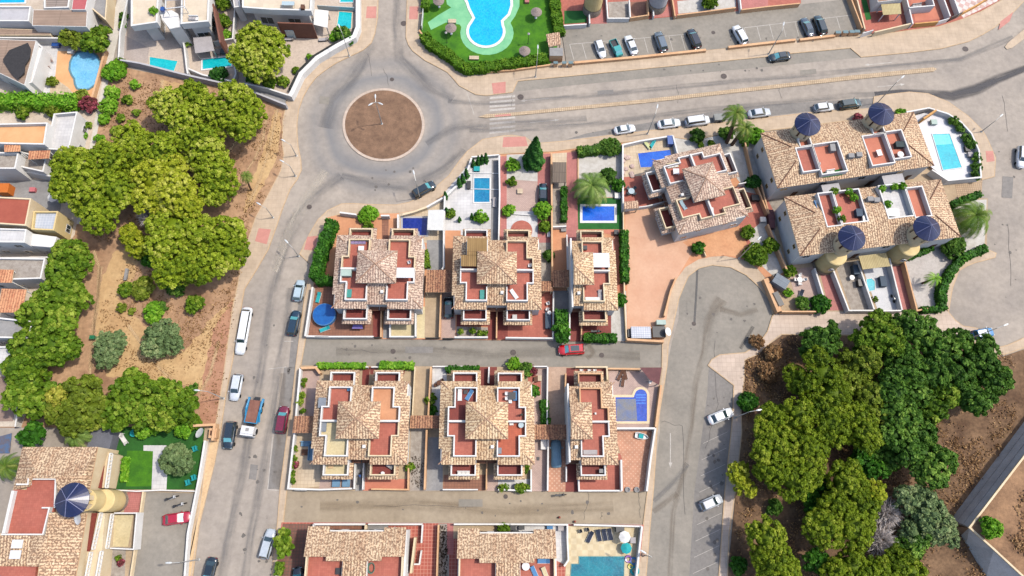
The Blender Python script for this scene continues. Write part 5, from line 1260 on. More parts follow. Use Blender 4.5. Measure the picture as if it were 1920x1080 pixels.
canopy('white shade sail beside the turquoise pool, top edge', '590,17 616,20 614,52 588,46', 2.6, FABW, th=.05, tiled=False, name='shade_sail', cat='shade sail', postm=STEEL)
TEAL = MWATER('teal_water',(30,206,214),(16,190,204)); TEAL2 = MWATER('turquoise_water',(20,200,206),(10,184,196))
pool('slanted turquoise pool of the left modern villa', '281,107 333,115 326,134 281,122', TEAL, cop=.15, copm=MODF)
pool('turquoise pool of the right modern villa, white edge', '380,112 435,106 434,124 380,130', TEAL2, cop=.3)
pool('turquoise pool beside the white curved wall, top edge', '636,22 660,24 658,54 631,56', TEAL, cop=.2, copm=MODF); pool('small turquoise pool at the top edge by the curved wall', '640,-20 664,-20 662,4 638,4', TEAL, cop=.2)
GL = wall('frosted glass fence across the pool terrace, top edge', '594,10 664,14', POOLGL, 1.4, .1, name='glass_fence', cat='fence')
wall('thick white curved wall along the roundabout pavement', '671,-30 671,50 664,68 632,85 594,108 564,138 548,172 543,180', WHITE, 1.7, .85)
wall('dark planted inner wall behind the white curved wall', '664,52 660,64 628,82 588,106 560,134 544,166', M('dark_hedge_net',(56,60,58),(44,48,46),2,.9,.3), 1.5, .7)
wall('long white wall between the modern villas and the park', '225,112 262,118 340,138 420,156 470,170 536,196', GREYW, 1.7, .35)
wall('white wall along the path, north-west, top to the corner', '246,-30 234,20 225,60 222,110', WHITE, 1.8, .3)
wall('white garden wall between the two modern villa plots', '340,60 346,92 350,128 352,138', WHITE, 1.6, .3)
wall('white wall bounding the right modern villa pool', '436,100 442,138 436,152 380,140 352,128', WHITE, 1.3, .3); wall('white wall east of the hedge, top edge', '420,-20 440,16 436,72 400,78', WHITE, 1.5, .25)
wall('white low wall at the path side of the kidney pool', '197,92 184,140 170,190', PEACHW, 1.2, .4)
wall('white wall below the round pine crown', '456,156 500,165 540,178', WHITE, 1.5, .3)
slab('courtyard', '222,60 280,90 276,118 228,110', .14, M('shaded_yard',(200,186,176),(188,174,164),.4,.9,.1), z0=.1); slab('courtyard', '430,150 536,184 534,196 430,166', .14, GREYT, z0=.1)  # first yard has its shade put into the floor colour
# ---------------------------------------------------------------- communal pool garden
slab('lawn', '791,-30 1050,-30 1052,58 1038,112 1030,120 960,128 876,135 838,100 802,76 788,56 792,15', .16, LAWN, z0=-.05)
mint = [(833,-30),(838,8),(846,14),(822,28),(802,42),(808,56),(836,42),(862,46)]+[(913+50*math.cos(a), 62+41*math.sin(a)) for a in [math.radians(x) for x in range(196,-34,-14)]]+[(966,30),(974,12),(974,-30)]
slab('pool_deck', mint, .18, MINT, z0=.1)
pl = [(858,-30),(878,4),(881,14),(891,34),(886,42)]+[(911+32*math.cos(a), 59+27*math.sin(a)) for a in [math.radians(x) for x in range(200,-36,-14)]]+[(939,39),(952,26),(957,10),(956,-30)]
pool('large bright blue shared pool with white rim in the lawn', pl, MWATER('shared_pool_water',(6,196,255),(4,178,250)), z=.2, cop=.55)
hedge('long clipped hedge round the shared pool lawn', '794,62 806,80 838,98 872,126 900,124 960,116 1026,106', 1.9, 1.5, HEDGEL); hedge('clipped hedge at the east side of the shared pool lawn', '1038,-20 1044,30 1050,60', 2.0, 1.6, HEDGEL); hedge('short hedge north of the pool garden gate', '796,-20 797,14', 1.3, 1.4, HEDGEL)
wall('low peach wall under the long pool garden hedge', '786,56 800,76 836,99 875,136 960,131 1032,121', PEACHW, .7, .3)
for u,v,r,l in ((845,49,12,'straw parasol near the green path of the pool garden'),(1006,19,12,'straw parasol at the upper right of the pool lawn'),(984,92,12,'straw parasol near the hut, pool lawn'),(822,-2,12,'straw parasol at the top edge left of the big pool')):
    parasol(u,v,l, r=1.15, h=2.4, m=M('grey_thatch',(176,160,152),(140,124,118),5,.95,.5), n=16, dome=.6, group='straw parasols on the pool lawn')
garden_lamp(838,80,'thin black garden lamp by the left parasol'); garden_lamp(990,82,'thin black garden lamp by the right parasol')
MB().box(*P(848,41,.2),.2,1.6,.9,.35).build('stone_bench', SANDT, label='stone bench beside the left straw parasol', cat='bench'); MB().box(*P(889,110,.2),.2,1.9,.8,.4).build('stone_bench', SANDT, label='stone bench below the big blue pool', cat='bench'); MB().box(*P(988,3,.2),.2,.9,1.1,.5).build('stone_bench', PINKT, label='pink stone bench at the top of the lawn', cat='bench')
canopy('small tiled pump hut at the corner of the pool lawn', '1024,64 1049,60 1052,84 1029,88', 2.4, R_B, name='pump_hut', cat='hut', postm=PEACHW)
crate(1043,97,'grey roofed enclosure of the tiled pump hut',2.6,1.8,2.0,PEACHW,lid=GREYT,name='utility_enclosure',cat='enclosure')
for u,l in ((1042,'first'),(1058,'second'),(1070,'third')): crate(u,117,'blue-grey meter cabinet, %s from the pump hut'%l,.8,.5,1.2,PEACHW,lid=M('cabinet_blue',(120,150,156),(110,138,146),2,.6,0),name='meter_cabinet',cat='cabinet',group='meter cabinets by the car park')
MB().path(pxs('793,16 790,48',1.6),.1,.1,1.6).build('garden_gate', WHITEM, label='white bar gate of the pool garden', cat='gate')
# ---------------------------------------------------------------- car park walls and the yards north of it
wall('low peach wall along the car park, longer western piece', '1077,117 1200,106 1324,93', PEACHW, .8, .5); wall('low peach wall along the car park, middle piece', '1366,88 1492,74', PEACHW, .8, .5); wall('low peach wall along the car park, eastern piece', '1500,74 1566,66', PEACHW, .8, .5)
wall('peach wall at the east end of the car park', '1586,-30 1617,52', PEACHW, 1.6, .25)
slab('plot_ground', '1050,-40 1500,-40 1500,8 1440,16 1267,31 1052,48', .15, TERRA, z0=-.05)
patch('1058,20 1100,20 1100,42 1058,45', TURF, dz=.17); patch('1108,20 1136,18 1138,44 1108,45', PINKT, dz=.17); patch('1140,4 1178,2 1180,34 1142,36', GRAVELG, dz=.17); patch('1180,4 1214,2 1216,30 1182,33', BROWNT, dz=.17); patch('1224,14 1258,12 1258,30 1226,33', PINKT, dz=.17); patch('1270,2 1380,-8 1380,14 1272,26', GRAVEL, dz=.17); patch('1390,0 1440,-6 1440,14 1392,20', PINKT, dz=.17); patch('1440,-30 1500,-30 1502,6 1440,14', TERRA, dz=.17)
k = 0
for p, l, m in (('1052,48 1100,45','front of the turf yard',WHITE),('1103,-20 1106,44','beside the first yellow drum',WHITE),('1136,-20 1140,34 1180,34','corner of the gravel patio',WHITE),('1180,0 1182,32','between the gravel and brown patios',WHITE),('1214,0 1216,28 1182,33','corner of the brown patio',PEACHW),('1222,-20 1226,30','beside the second drum',WHITE),('1258,-20 1266,30','west of the white gravel yard',PEACHW),('1270,28 1380,14','front of the white gravel yard',PEACHW),('1386,-20 1390,18','east of the white gravel yard',WHITE),('1390,18 1440,12 1500,6','front of the terracotta yards',PEACHW)):
    wall('yard wall, %s, north of the car park' % l, p, m, 1.3, .25)
for u,v,l in ((1113,2,'yellow stair drum on a stone base, top edge'),(1236,-4,'grey stone stair drum, top edge')):
    x, y = P(u,v,3); t = thing('stair_drum', l, 'stair tower', (x,y,.15)); MB().lathe([(1.9,0),(1.9,1.8)],0,0,22).build('stone_base', STONEC, t, world=False); MB().lathe([(1.82,1.8),(1.82,6),(0,6.2)],0,0,22).build('drum_wall', YELW if u < 1200 else GREYW, t, world=False)
slab('plot_ground', '1592,-40 1900,-40 1875,0 1840,20 1802,36 1760,49 1640,64 1618,56', .15, TERRA, z0=-.05)
patch('1610,-20 1620,-20 1634,36 1624,38', TURF, dz=.17); patch('1768,-40 1880,-40 1870,2 1806,34 1786,4', MC('pink_white_check',(238,226,220),(214,180,172),1.0,30), dz=.17)
patch('1700,-30 1760,-30 1776,34 1716,40', SALMON, dz=.17)
for p, l, m, h in (('1600,-30 1622,54','tall white wall at the west side of the corner garden',CREAMW,1.6),('1640,60 1708,44','cream front wall of the corner garden',CREAMW,1.6),('1694,-30 1712,44','white wall between the two corner gardens',WHITE,1.8),('1716,44 1760,40','ochre front wall of the eastern corner garden',M('ochre_wall',(236,180,110),(222,164,96),1,.9,.1),1.4),('1760,-30 1782,30','white wall beside the grey driveway, top right',WHITE,1.8),('1800,26 1830,10 1856,-6 1880,-30','orange wall round the chequered terrace',MATS['ochre_wall'],1.2),('1780,-30 1800,26','white wall of the chequered terrace',WHITE,1.5)): wall(l, p, m, h, .25)
wall('white patio beam wall around the grey sofa, top right', '1705,14 1752,10 1746,-10', WHITE, 2.2, .22)
canopy('tan reed awning in the corner garden, top right', '1652,8 1688,6 1690,26 1656,28', 2.4, REEDP, th=.05, tiled=False, name='awning', cat='awning', postm=WHITEM)
flat('white garden house with red tiled eaves, top right edge', '1640,-60 1702,-60 1694,-2 1646,4', 3.2, R_B, wins=False, par=0)
MB().path(pxs('1784,32 1806,22',1.7),.12,.1,1.7).build('driveway_gate', BLACKP, label='black sliding gate of the grey driveway, top right', cat='gate')
MB().path(pxs('1618,62 1638,56',1.6),.12,.1,1.6).build('driveway_gate', WHITEM, label='white panel gate of the corner garden', cat='gate'); MB().path(pxs('1760,40 1780,34',1.5),.12,.1,1.5).build('driveway_gate', WHITEM, label='white panel gate beside the ochre wall', cat='gate')
for i, u in enumerate((1572,1586,1598,1608)): crate(u,60-i*.6,'meter cabinet number %s from the car park end, peach wall'%('one','two','three','four')[i],1.0,.6,1.1,PEACHW,lid=MATS['cabinet_blue'],name='meter_cabinet',cat='cabinet',group='meter cabinets by the corner garden')
sofa(1720,10,8,'grey sofa in the white framed patio, top right',FABG,FABG)
# ---------------------------------------------------------------- pool court east of the terraced houses
slab('plot_ground', '1700,212 1745,205 1776,216 1800,230 1820,250 1834,276 1842,334 1790,372 1852,372 1850,470 1800,490 1778,520 1772,584 1460,584 1430,505 1470,380 1480,250', .15, BEIGEC, z0=-.05)
patch('1712,218 1745,208 1776,220 1798,234 1818,254 1832,280 1838,332 1776,338 1752,318 1730,300', M('white_pool_deck',(232,232,236),(222,222,228),.5,.6,.05,dirt=.05), dz=.8)
MB().prism(pxs('1712,218 1745,208 1776,220 1798,234 1818,254 1832,280 1838,332 1776,338 1752,318 1730,300', .8), .1, .78).build('pool_platform', PEACHW, kind='structure')
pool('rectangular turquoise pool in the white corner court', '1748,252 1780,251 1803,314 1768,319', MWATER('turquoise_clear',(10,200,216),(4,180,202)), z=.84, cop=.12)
wall('white curved wall round the corner pool court', '1700,210 1742,202 1778,213 1802,228 1822,250 1836,282 1840,332 1778,338 1748,318', WHITE, 2.0, .28, z0=.1)
for i, (u,v,r) in enumerate([(1788,226,9),(1800,240,8),(1812,258,8),(1820,270,9),(1830,295,9),(1832,314,9),(1828,328,8)]): bush('green shrub inside the curved pool court wall, number %s clockwise'%('one','two','three','four','five','six','seven')[i],u,v,r,LEAFD,1.1,z0=.85,group='shrubs round the corner pool')
MB().path(pxs('1732,222 1756,206',2.6),.35,.1,2.6).build('shower_wall', M('ochre_wall',(236,180,110),(222,164,96),1,.9,.1), label='tan slanted shower wall in the corner pool court', cat='wall')
patch('1790,344 1842,338 1840,372 1796,372', MT('drive_cobbles',(206,176,140),(194,164,130),(160,134,106),.4,mortar=.06), dz=.165)
patch('1785,376 1850,374 1846,460 1800,482 1780,480', GRAVEL, dz=.166); patch('1690,478 1790,458 1800,486 1776,520 1770,580 1722,578', M('pale_yard',(216,210,204),(204,196,190),.3,.9,.1), dz=.167)
patch('1476,505 1530,500 1552,582 1500,584', PINKB, dz=.168); patch('1534,500 1562,498 1590,582 1556,582', PINKT, dz=.169); patch('1566,495 1608,488 1642,582 1596,582', GRAVELG, dz=.17); patch('1612,488 1666,480 1688,582 1646,582', M('white_deck',(232,232,234),(218,220,224),.6,.7,.05), dz=.171); patch('1668,482 1694,478 1718,582 1690,582', PINKT, dz=.172)
for p, l in (('1528,503 1552,580','white wall between the paved yard and the pink stair path'),('1560,499 1592,582 1640,582','white wall round the brown gravel yard'),('1608,488 1640,582','white wall between gravel yard and white deck yard'),('1668,484 1692,582 1642,583','white wall at the east side of the white deck yard'),('1694,480 1720,582 1740,578','peach white wall east of the second pink path'),('1466,584 1530,584','peach front wall of the garden with the round bush')): wall(l, p, WHITE if 'peach' not in l else PEACHW, 1.6, .25)
wall('peach wall and bin store at the cul-de-sac corner', '1436,522 1452,560 1462,584', PEACHW, 1.5, .9)
pool('small turquoise plunge pool on the white deck', '1624,524 1634,522 1640,528 1640,544 1630,546 1626,536', MWATER('turquoise_clear',(10,200,216),(4,180,202)), cop=.1)
hedge('dark boundary hedge beside the right turning circle', '1850,464 1808,482 1784,510 1768,545 1770,578', 1.3, 1.6); hedge('low dark hedge at the corner of the right turning circle', '1730,580 1768,578', .9, 1.4); hedge('dark hedge north of the date palm', '1786,384 1806,374 1840,362', 1.1, 1.3)
bush('round clipped bush south of the south terraced houses',1787,460,24,LEAFD,2.6); hedge('low green hedge under the eaves, east end of the terraces','1704,482 1748,464',1.0,1.0)
palm('broad date palm beside the right turning circle',1829,404,5.2,4.2,PALMD,n=44,droop=1.15); palm('small leaning palm in the pale yard',1752,522,2.2,3.2,LIME,n=16,base=(1728,532))
# ---------------------------------------------------------------- concrete retaining wall, lower right
CONC = M('formed_concrete', (228,222,216), (208,202,196), .5, .9, .2, dirt=.2)
tp = [P(1817,989,4.6), P(1996,756,4.6), P(2150,600,4.6), P(2300,1300,4.6), P(1990,1160,4.6), P(1920,1083,4.6), P(1863,1030,4.6)]
MB().prism(tp, .0, 4.6).build('raised_ground', M('dry_terrace',(180,140,104),(132,100,74),.3,.97,.6,dirt=.35), kind='structure')
t = thing('retaining_wall', 'tall grey concrete retaining wall with a sharp corner', 'retaining wall', (*tp[0],0))
tpx = [(1996,756),(1817,989),(1863,1030),(1920,1083),(1990,1160)]; bpx = [(1960,736),(1783,972),(1812,1022),(1848,1084),(1900,1175)]
TT = [Vector((*P(u,v,4.6),4.66)) for u,v in tpx]; BB = [Vector((*P(u,v,0),0.0)) for u,v in bpx]
b = MB()
for i in range(4): b.face([BB[i],BB[i+1],TT[i+1],TT[i]][::-1])
b.build('sloped_face', CONC, t)
for f in (.33,.66):
    b = MB()
    for i in range(4): b.tube(BB[i].lerp(TT[i],f), BB[i+1].lerp(TT[i+1],f), .03, .03, 5)
    b.build('formwork_line', M('concrete_seam',(170,164,158),(150,144,140),2,.9,0), t)
MB().path([(q.x,q.y) for q in TT], .3, 4.5, 4.8).build('coping', CREAMW, t)

for lab, par, pts, z, col in (('shallow_shelf','rectangular turquoise pool in the white corner court','1749,253 1779,252 1785,270 1754,272',.868,(120,232,236)),('steps','arched blue pool with a half floating cover','x',0,0)):
    if pts == 'x': continue
    o = next(q for q in C.objects if q.get('label') == par); MB().prism(pxs(pts, z), z-.006, z).build(lab, MWATER('shallow_'+lab, col, tuple(max(0,c-14) for c in col)), o)

o = next(q for q in C.objects if q.get('label') == 'modern villa with a brown recessed facade and roof table, top edge')
MB().path(pxs('532,70 596,72', .1), .25, .12, 4.6).build('brown_facade', M('brown_cladding',(150,100,82),(136,88,72),1,.8,.1), o)
MB().path(pxs('540,72 556,72.6', .1), .12, .3, 2.6).build('glass_door', POOLGL, o)
# ================================================================ garden walls of the villa rows (traced along their tops)
W_ = [('586,538 572,630','west front of the first villa, north row',WHITE,1.5,.3),('572,630 616,631 700,631','south front of the round pool terrace',WHITE,1.2,.25),
('731,572 731,631 778,631','round the cream yard of the first villa',WHITE,1.2,.25),('779,560 779,631','east of the cream yard of the first villa',WHITE,1.5,.25),('715,560 714,632','between red path and grey path, first villa',PEACHW,1.3,.25),
('827,545 824,632','peach, between the two driveways of the north row',PEACHW,1.5,.25),('852,632 915,632','south front of the gravel strip, second villa',WHITE,1.2,.25),('932,572 931,634','on the axis of the second villa, south',PEACHW,1.4,.25),
('948,633 1037,634 1038,546','round the terracotta terrace of the second villa',WHITE,1.4,.25),('1069,545 1068,636','white, west of the narrow villa path, north row',WHITE,1.6,.25),('1091,600 1090,638','peach, by the motor scooter yard',PEACHW,1.3,.2),
('834,362 832,440 832,500 829,505','white, between the pool shelter and the white terrace',WHITE,1.7,.28),('746,402 746,470','white, between the peach terrace and the sand pool yard',WHITE,1.7,.28),
('755,402 775,397 800,388','cream curved wall of the deep blue pool yard',CREAMW,1.2,.35),('800,388 835,368 856,348 878,316 884,296','grey-white curved wall above the white terrace',WHITE,1.2,.35),
('637,398 668,402','white gate wall at the head of the peach terrace',WHITE,1.5,.3),('714,404 730,404','short white gate wall beside the lime bush',WHITE,1.5,.3),('884,294 936,290','white front wall of the terrace with tall cypresses',WHITE,1.1,.25),
('936,292 937,365 935,456','tall white wall beside the teal pool',WHITE,1.9,.28),('950,400 1008,404','thin white kerb wall of the gravel court',WHITE,.5,.15),('1034,286 1035,420 1036,545','long peach wall between the second and third gardens',PEACHW,1.7,.3),
('1036,425 1062,424','white end wall of the narrow yard',WHITE,1.3,.25),('1063,440 1066,545','white wall beside the pink path, third garden',WHITE,1.5,.2),('1084,288 1084,372','pink kerb wall beside the long pink path',PEACHW,.4,.2),
('1168,270 1168,345 1169,392','white wall between the turf pool and the red terrace',WHITE,1.8,.28),('1169,392 1171,560 1175,636','dark edged wall west of the peach forecourt',CREAMW,1.2,.2),('1166,272 1200,264 1262,254','white front wall of the tilted villa garden',WHITE,1.3,.3),
('1262,254 1272,292','white side wall at the slanted blue pool',WHITE,1.5,.28),('1175,636 1245,640','peach south wall of the forecourt with the satellite dish',PEACHW,1.5,.4),('1170,392 1215,386 1246,378','white wall south of the red corner terrace',WHITE,1.3,.2),
('1394,252 1412,330 1440,400','peach fence wall west of the tall white gable',PEACHW,1.5,.25),('1246,592 1258,545 1268,520','peach arched wall at the left of the turning circle',PEACHW,1.3,.3),('1312,452 1324,480','dark gap wall between the two peach forecourts',CREAMW,1.0,.15),
('1385,345 1425,336','thin white wall of the grey side terrace',WHITE,1.6,.2),('1425,336 1442,400','peach wall east of the grey side terrace',PEACHW,1.6,.25),('1440,420 1460,470 1476,506','peach wall between gravel garden and terraced houses',PEACHW,1.6,.3),
('150,0 150,0.1','x',WHITE,1,.1),
('563,690 552,812 540,916','white, west front of the south row, long',WHITE,1.5,.3),('563,690 592,689 600,700','peach corner of the south row, north west',PEACHW,1.5,.4),('538,916 600,918 660,916','white south front under the grey loungers',WHITE,1.3,.25),
('666,858 664,917','white, between the grey strip and first villa yard, south row',WHITE,1.4,.25),('682,866 680,918','white post wall by the blue scooter, south row',WHITE,1.4,.25),('696,917 765,918 766,870','peach front of the salmon terrace',PEACHW,1.2,.25),
('592,687 690,688','grey-white front under the yellow-green hedge',WHITE,1.2,.2),('696,688 760,688','grey-white front under the bright green hedge',WHITE,1.2,.2),('778,688 772,800','cream, west of the beige driveway, south row',CREAMW,1.3,.2),
('808,688 802,800','peach, between the beige driveway and white court',PEACHW,1.5,.3),('800,806 796,918','peach, between leaf-strewn yard and grey driveway',PEACHW,1.5,.3),('811,687 898,687','white front wall of the pale court, south row',WHITE,1.1,.2),
('917,688 916,718','white stub on the axis of the second villa, south row',WHITE,1.4,.25),('913,862 912,918','peach, axis of the second villa, south yards',PEACHW,1.3,.25),('830,918 896,918','white front of the brown yard, south row',WHITE,1.1,.2),
('934,918 996,920 996,880','white front of the potted plant yard',WHITE,1.2,.25),('990,687 1026,687','white front wall by the bougainvillea',WHITE,1.1,.2),('1027,688 1026,760 1026,812','white, west of the pink driveway',WHITE,1.5,.25),
('1028,822 1027,920','white wall left of the covered car',WHITE,1.5,.25),('1061,700 1060,735','peach, right of the pink driveway',PEACHW,1.4,.25),('1062,875 1062,903','white, right of the covered car',WHITE,1.4,.2),
('1079,688 1138,688 1139,712','cream front wall of the red terrace with white chairs',CREAMW,1.3,.25),('1084,872 1086,920 1166,920','white front of the terracotta terrace, third villa',WHITE,1.2,.25),('1165,862 1166,920','white, between terracotta terrace and dotted tile court',WHITE,1.5,.3),
('1140,691 1200,692','peach front wall of the arched pool court',PEACHW,1.2,.25),('1155,803 1228,803','tall white wall south of the arched pool',WHITE,1.9,.3),('1229,803 1220,862 1213,921','white picket-topped east wall of the dotted court',WHITE,1.8,.3),('1240,722 1230,800','peach east wall of the arched pool court',PEACHW,1.5,.35),
('588,983 684,983','white, top of the bottom-left villa terrace',WHITE,1.3,.3),('588,983 586,996','white stub at the mossy tile yard',WHITE,1.3,.25),('686,984 684,1002','cream stub between the terraces, bottom row',CREAMW,1.3,.35),('690,983 792,983','white, top of the red and white tiled yard',WHITE,1.3,.25),
('792,984 790,1018','white balustrade wall, upper, bottom row',WHITE,1.3,.2),('790,1032 786,1058 776,1058','white balustrade wall, lower, bottom row',WHITE,1.3,.2),('778,1008 770,1075','thick cream sloping wall, bottom row',CREAMW,2.4,.3),('822,984 818,1110','peach wall beside the littered gravel strip',PEACHW,1.5,.25),
('851,983 957,983','white, top of the second bottom villa',WHITE,1.3,.25),('957,983 1064,984 1064,1010 1066,1050 1058,1062','white, round the grey junk yard',WHITE,1.5,.25),('1076,984 1204,987','white, top of the pool yard, bottom right',WHITE,1.3,.25),('1204,987 1190,1110','white east wall of the big pool yard, bottom edge',WHITE,1.6,.3),
('520,1060 514,1110','white low wall under the flowering hedge',WHITE,1.2,.25),('587,1000 574,1060','cream sloping wall by the mossy tile yard',CREAMW,2.0,.25)]
for p, l, m, h, th in W_:
    if l != 'x': wall('garden wall, '+l, p, m, h, th, z0=.1)
# gates
for p, l, m in (('616,631 590,631','dark driveway gate of the round pool terrace',BLACKP),('797,633 822,633','dark gate of the beige driveway, north row',BLACKP),('829,634 850,634','dark gate of the driveway with the black car',BLACKP),('700,632 712,632','dark gate of the red path, first villa',BLACKP),('552,919 575,920','grey bar gate at the corner of the south row',STEEL),('593,689 563,689','black gate at the head of the brick yard',BLACKP)):
    MB().path(pxs(p,1.2),.08,.1,1.2).build('driveway_gate', m, label=l, cat='gate')
# ================================================================ pools of the villas
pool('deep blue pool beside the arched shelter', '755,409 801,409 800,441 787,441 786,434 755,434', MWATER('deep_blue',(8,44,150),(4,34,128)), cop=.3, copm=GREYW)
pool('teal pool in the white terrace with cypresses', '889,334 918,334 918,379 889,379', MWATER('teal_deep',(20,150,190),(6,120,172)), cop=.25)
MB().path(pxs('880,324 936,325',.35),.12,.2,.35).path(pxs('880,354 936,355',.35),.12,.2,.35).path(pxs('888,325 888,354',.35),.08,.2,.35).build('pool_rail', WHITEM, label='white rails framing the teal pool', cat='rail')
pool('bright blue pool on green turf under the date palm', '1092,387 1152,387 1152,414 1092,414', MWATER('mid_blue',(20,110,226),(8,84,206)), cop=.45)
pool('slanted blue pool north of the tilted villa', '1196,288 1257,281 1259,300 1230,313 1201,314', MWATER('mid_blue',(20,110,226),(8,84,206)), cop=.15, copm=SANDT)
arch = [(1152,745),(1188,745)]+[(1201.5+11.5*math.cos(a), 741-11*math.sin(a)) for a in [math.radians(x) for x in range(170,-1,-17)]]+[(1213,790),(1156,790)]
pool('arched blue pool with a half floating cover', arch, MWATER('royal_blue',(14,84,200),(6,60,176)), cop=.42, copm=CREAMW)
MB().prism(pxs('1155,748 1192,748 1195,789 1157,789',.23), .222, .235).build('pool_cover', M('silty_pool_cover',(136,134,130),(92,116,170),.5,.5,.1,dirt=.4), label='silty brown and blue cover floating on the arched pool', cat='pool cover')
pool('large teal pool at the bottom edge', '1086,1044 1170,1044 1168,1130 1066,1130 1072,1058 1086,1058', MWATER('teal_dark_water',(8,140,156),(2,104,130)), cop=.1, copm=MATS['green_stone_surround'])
t = thing('round_pool', 'round blue above-ground pool with a cover, on the brown terrace', 'above-ground pool', (*P(608,590,1.0),.17))
MB().lathe([(2.0,0),(2.02,1.0),(1.9,1.05)],0,0,26).build('pool_wall', FABB, t, world=False); MB().lathe([(0,1.06),(1.9,1.04),(1.94,.95)],0,0,26).build('pool_cover', M('blue_cover',(30,110,190),(16,92,172),1,.4,.3,dirt=.15), t, world=False)
# ================================================================ plants of the villa gardens
hedge('tall dark hedge at the north-west corner of the villa rows','622,412 612,438 600,470 592,505 590,520',1.9,2.6); hedge('dark hedge base turning under the first villa','592,522 622,524',1.5,2.0)
hedge('dark hedge between the narrow villa and the peach forecourt','1171,432 1172,470 1173,526',1.3,1.9); bush('clipped green box hedge block beside the narrow villa',1161,564,13,HEDGE,1.8,flat=1); hedge('green garden hedge along the thin gravel yard','1058,350 1058,380 1058,412',1.0,1.5,HEDGE)
hedge('dark tall hedge beside the grey driveway, north row','1053,580 1053,606',2.0,2.6); tree('bushy dark tree at the foot of the dark hedge, by the red car',[(1052,618,15),(1054,632,12)],HEDGE,2.8)
hedge('hedge above the red car with reddish end','1096,632 1156,632',1.2,1.8); hedge('hedge along the top of the gravel garden with the date palm','1084,282 1130,276 1150,278',1.6,1.6,LEAFD)
bush('lime green bush on the white gate wall',690,402,18,LIME,1.6); bush('small palm-like bush on the peach terrace',690,423,9,LEAFG,1.2)
for p, w_, l, m in (('595,685 684,685',.9,'yellow-green flowering hedge of the south row',LIME),('712,684 775,685',1.2,'bright green hedge of the south row',LIME),('836,691 898,691',.9,'dark green hedge of the pale court',HEDGE),('1020,750 1024,795',1.3,'dark hedge in the brick yard, south row',HEDGE),('795,470 800,500',1.2,'green hedge strip at the grey yard',LEAFG)): hedge(l,p,w_,1.2,m)
for i,(u,v,r,m,l) in enumerate([(963,683,12,LIME,'bright lime bush by the second villa, south row'),(986,693,14,LEAFD,'dark green bush beside the bougainvillea'),(1000,694,8,FLOWR,'purple-red bougainvillea bush in the corner of the brick yard'),(998,735,13,HEDGE,'round dark bush by the small deck'),(808,750,10,LEAFG,'green tree-like shrub on the peach wall'),(812,770,8,HEDGE,'dark shrub below the green one on the peach wall'),(944,994,11,LEAFG,'round bush on the bottom row yard'),(768,876,7,LEAFG,'small plant at the edge of the leafy yard'),(986,878,7,LEAFG,'plant beside the second villa, south row'),(976,915,9,LEAFG,'palm-like potted plant on the front wall'),
 (1145,275,20,LEAFD,'large round shrub beside the slanted pool wall'),(1158,346,13,HEDGE,'round dark shrub next to the date palm'),(1140,330,16,LEAFD,'spiky green shrub behind the date palm'),(1310,465,12,HEDGE,'round clipped tree on the peach forecourt'),(1402,435,13,LEAFG,'small orange tree on the red terrace'),(1306,255,14,LEAFD,'round shrub at the front of the tilted villa'),(1312,271,6,LEAFG,'small shrub on the pink brick strip'),(1333,270,6,LEAFG,'tiny shrub beside the pink brick strip'),(1362,250,14,LEAFD,'dark shrub under the twin palms'),(1415,255,18,LIME,'bright green shrub right of the twin palms'),(1395,265,10,LEAFD,'shrub between the palms and the fence wall'),(1412,340,14,CYP,'dark cypress shrub by the white gable'),
 (1418,478,22,LEAFG,'flowering green tree at the top of the turning circle'),(1444,462,15,LEAFG,'smaller flowering tree by the gravel garden'),(1480,508,11,LEAFG,'green shrub at the corner of the paved yard'),(1540,571,18,HEDGE,'round dark green tree on the front wall, right'),(1504,570,13,LEAFD,'dark shrub at the front wall, right garden'),(1478,549,7,LIME,'light green shrub by the bin store'),(1608,222,9,FLOWR,'reddish shrub behind the blue cone towers'),(1690,212,9,LIME,'pale green shrub by the corner court wall'),
 (960,310,13,LIME,'lime shrub at the head of the pink path'),(958,340,9,LEAFG,'green shrub along the pink path'),(955,395,11,LIME,'round lime shrub in the gravel court'),(1018,395,17,LIME,'lime tree over the pink driveway'),(1022,425,11,LEAFG,'smaller green tree below the lime tree'),(846,400,9,LEAFG,'leafy shrub at the white terrace edge'),(902,405,12,LIME,'bright round shrub on the white terrace'),(1028,478,10,LEAFD,'dark planting east of the second villa'),(800,1,5,LEAFG,'tiny clipped shrub at the top edge of the pool lawn')]):
    bush(l,u,v,r,m,name='shrub')
for i,(u,v,r,h,l) in enumerate([(836,372,.5,2.8,'slim cypress on the white wall, top'),(838,400,.5,2.4,'slim cypress on the white wall, lower'),(861,350,.55,3.4,'dark cypress left of the teal pool, first of three'),(868,342,.55,3.4,'dark cypress left of the teal pool, middle of three'),(875,332,.55,3.2,'dark cypress left of the teal pool, last of three'),(888,312,.45,2.8,'cypress at the green box, front row west'),(897,308,.5,3.2,'cypress in the front row, second'),(904,306,.5,3.2,'cypress in the front row, third'),(911,304,.55,3.4,'cypress in the front row, fourth'),(862,415,.4,1.8,'tiny cypress on the white terrace'),(885,410,.4,2.2,'small cypress beside the bright shrub, left'),(893,408,.4,2.2,'small cypress beside the bright shrub, right')]):
    conifer(l,u,v,r,h,group='cypresses on the white terrace')
conifer('tall dark conifer on the corner of the avenue',1000,306,2.0,9.5,CYP)
palm('large date palm over the turf pool',1110,348,5.0,3.8,PALML,n=40,droop=1.05)
palm('taller of the twin fan palms by the avenue',1380,212,3.1,8.6,PALMD,n=40,base=(1362,268)); palm('shorter of the twin fan palms by the avenue',1397,240,2.8,6.6,PALMD,n=36,base=(1372,272))
tree('flowering oleander tree at the bottom west corner',[(531,1010,16),(534,1030,15)],LEAFG,3.0); hedge('low green hedge below the oleander','524,1055 520,1078',1.0,1.4,LEAFG)
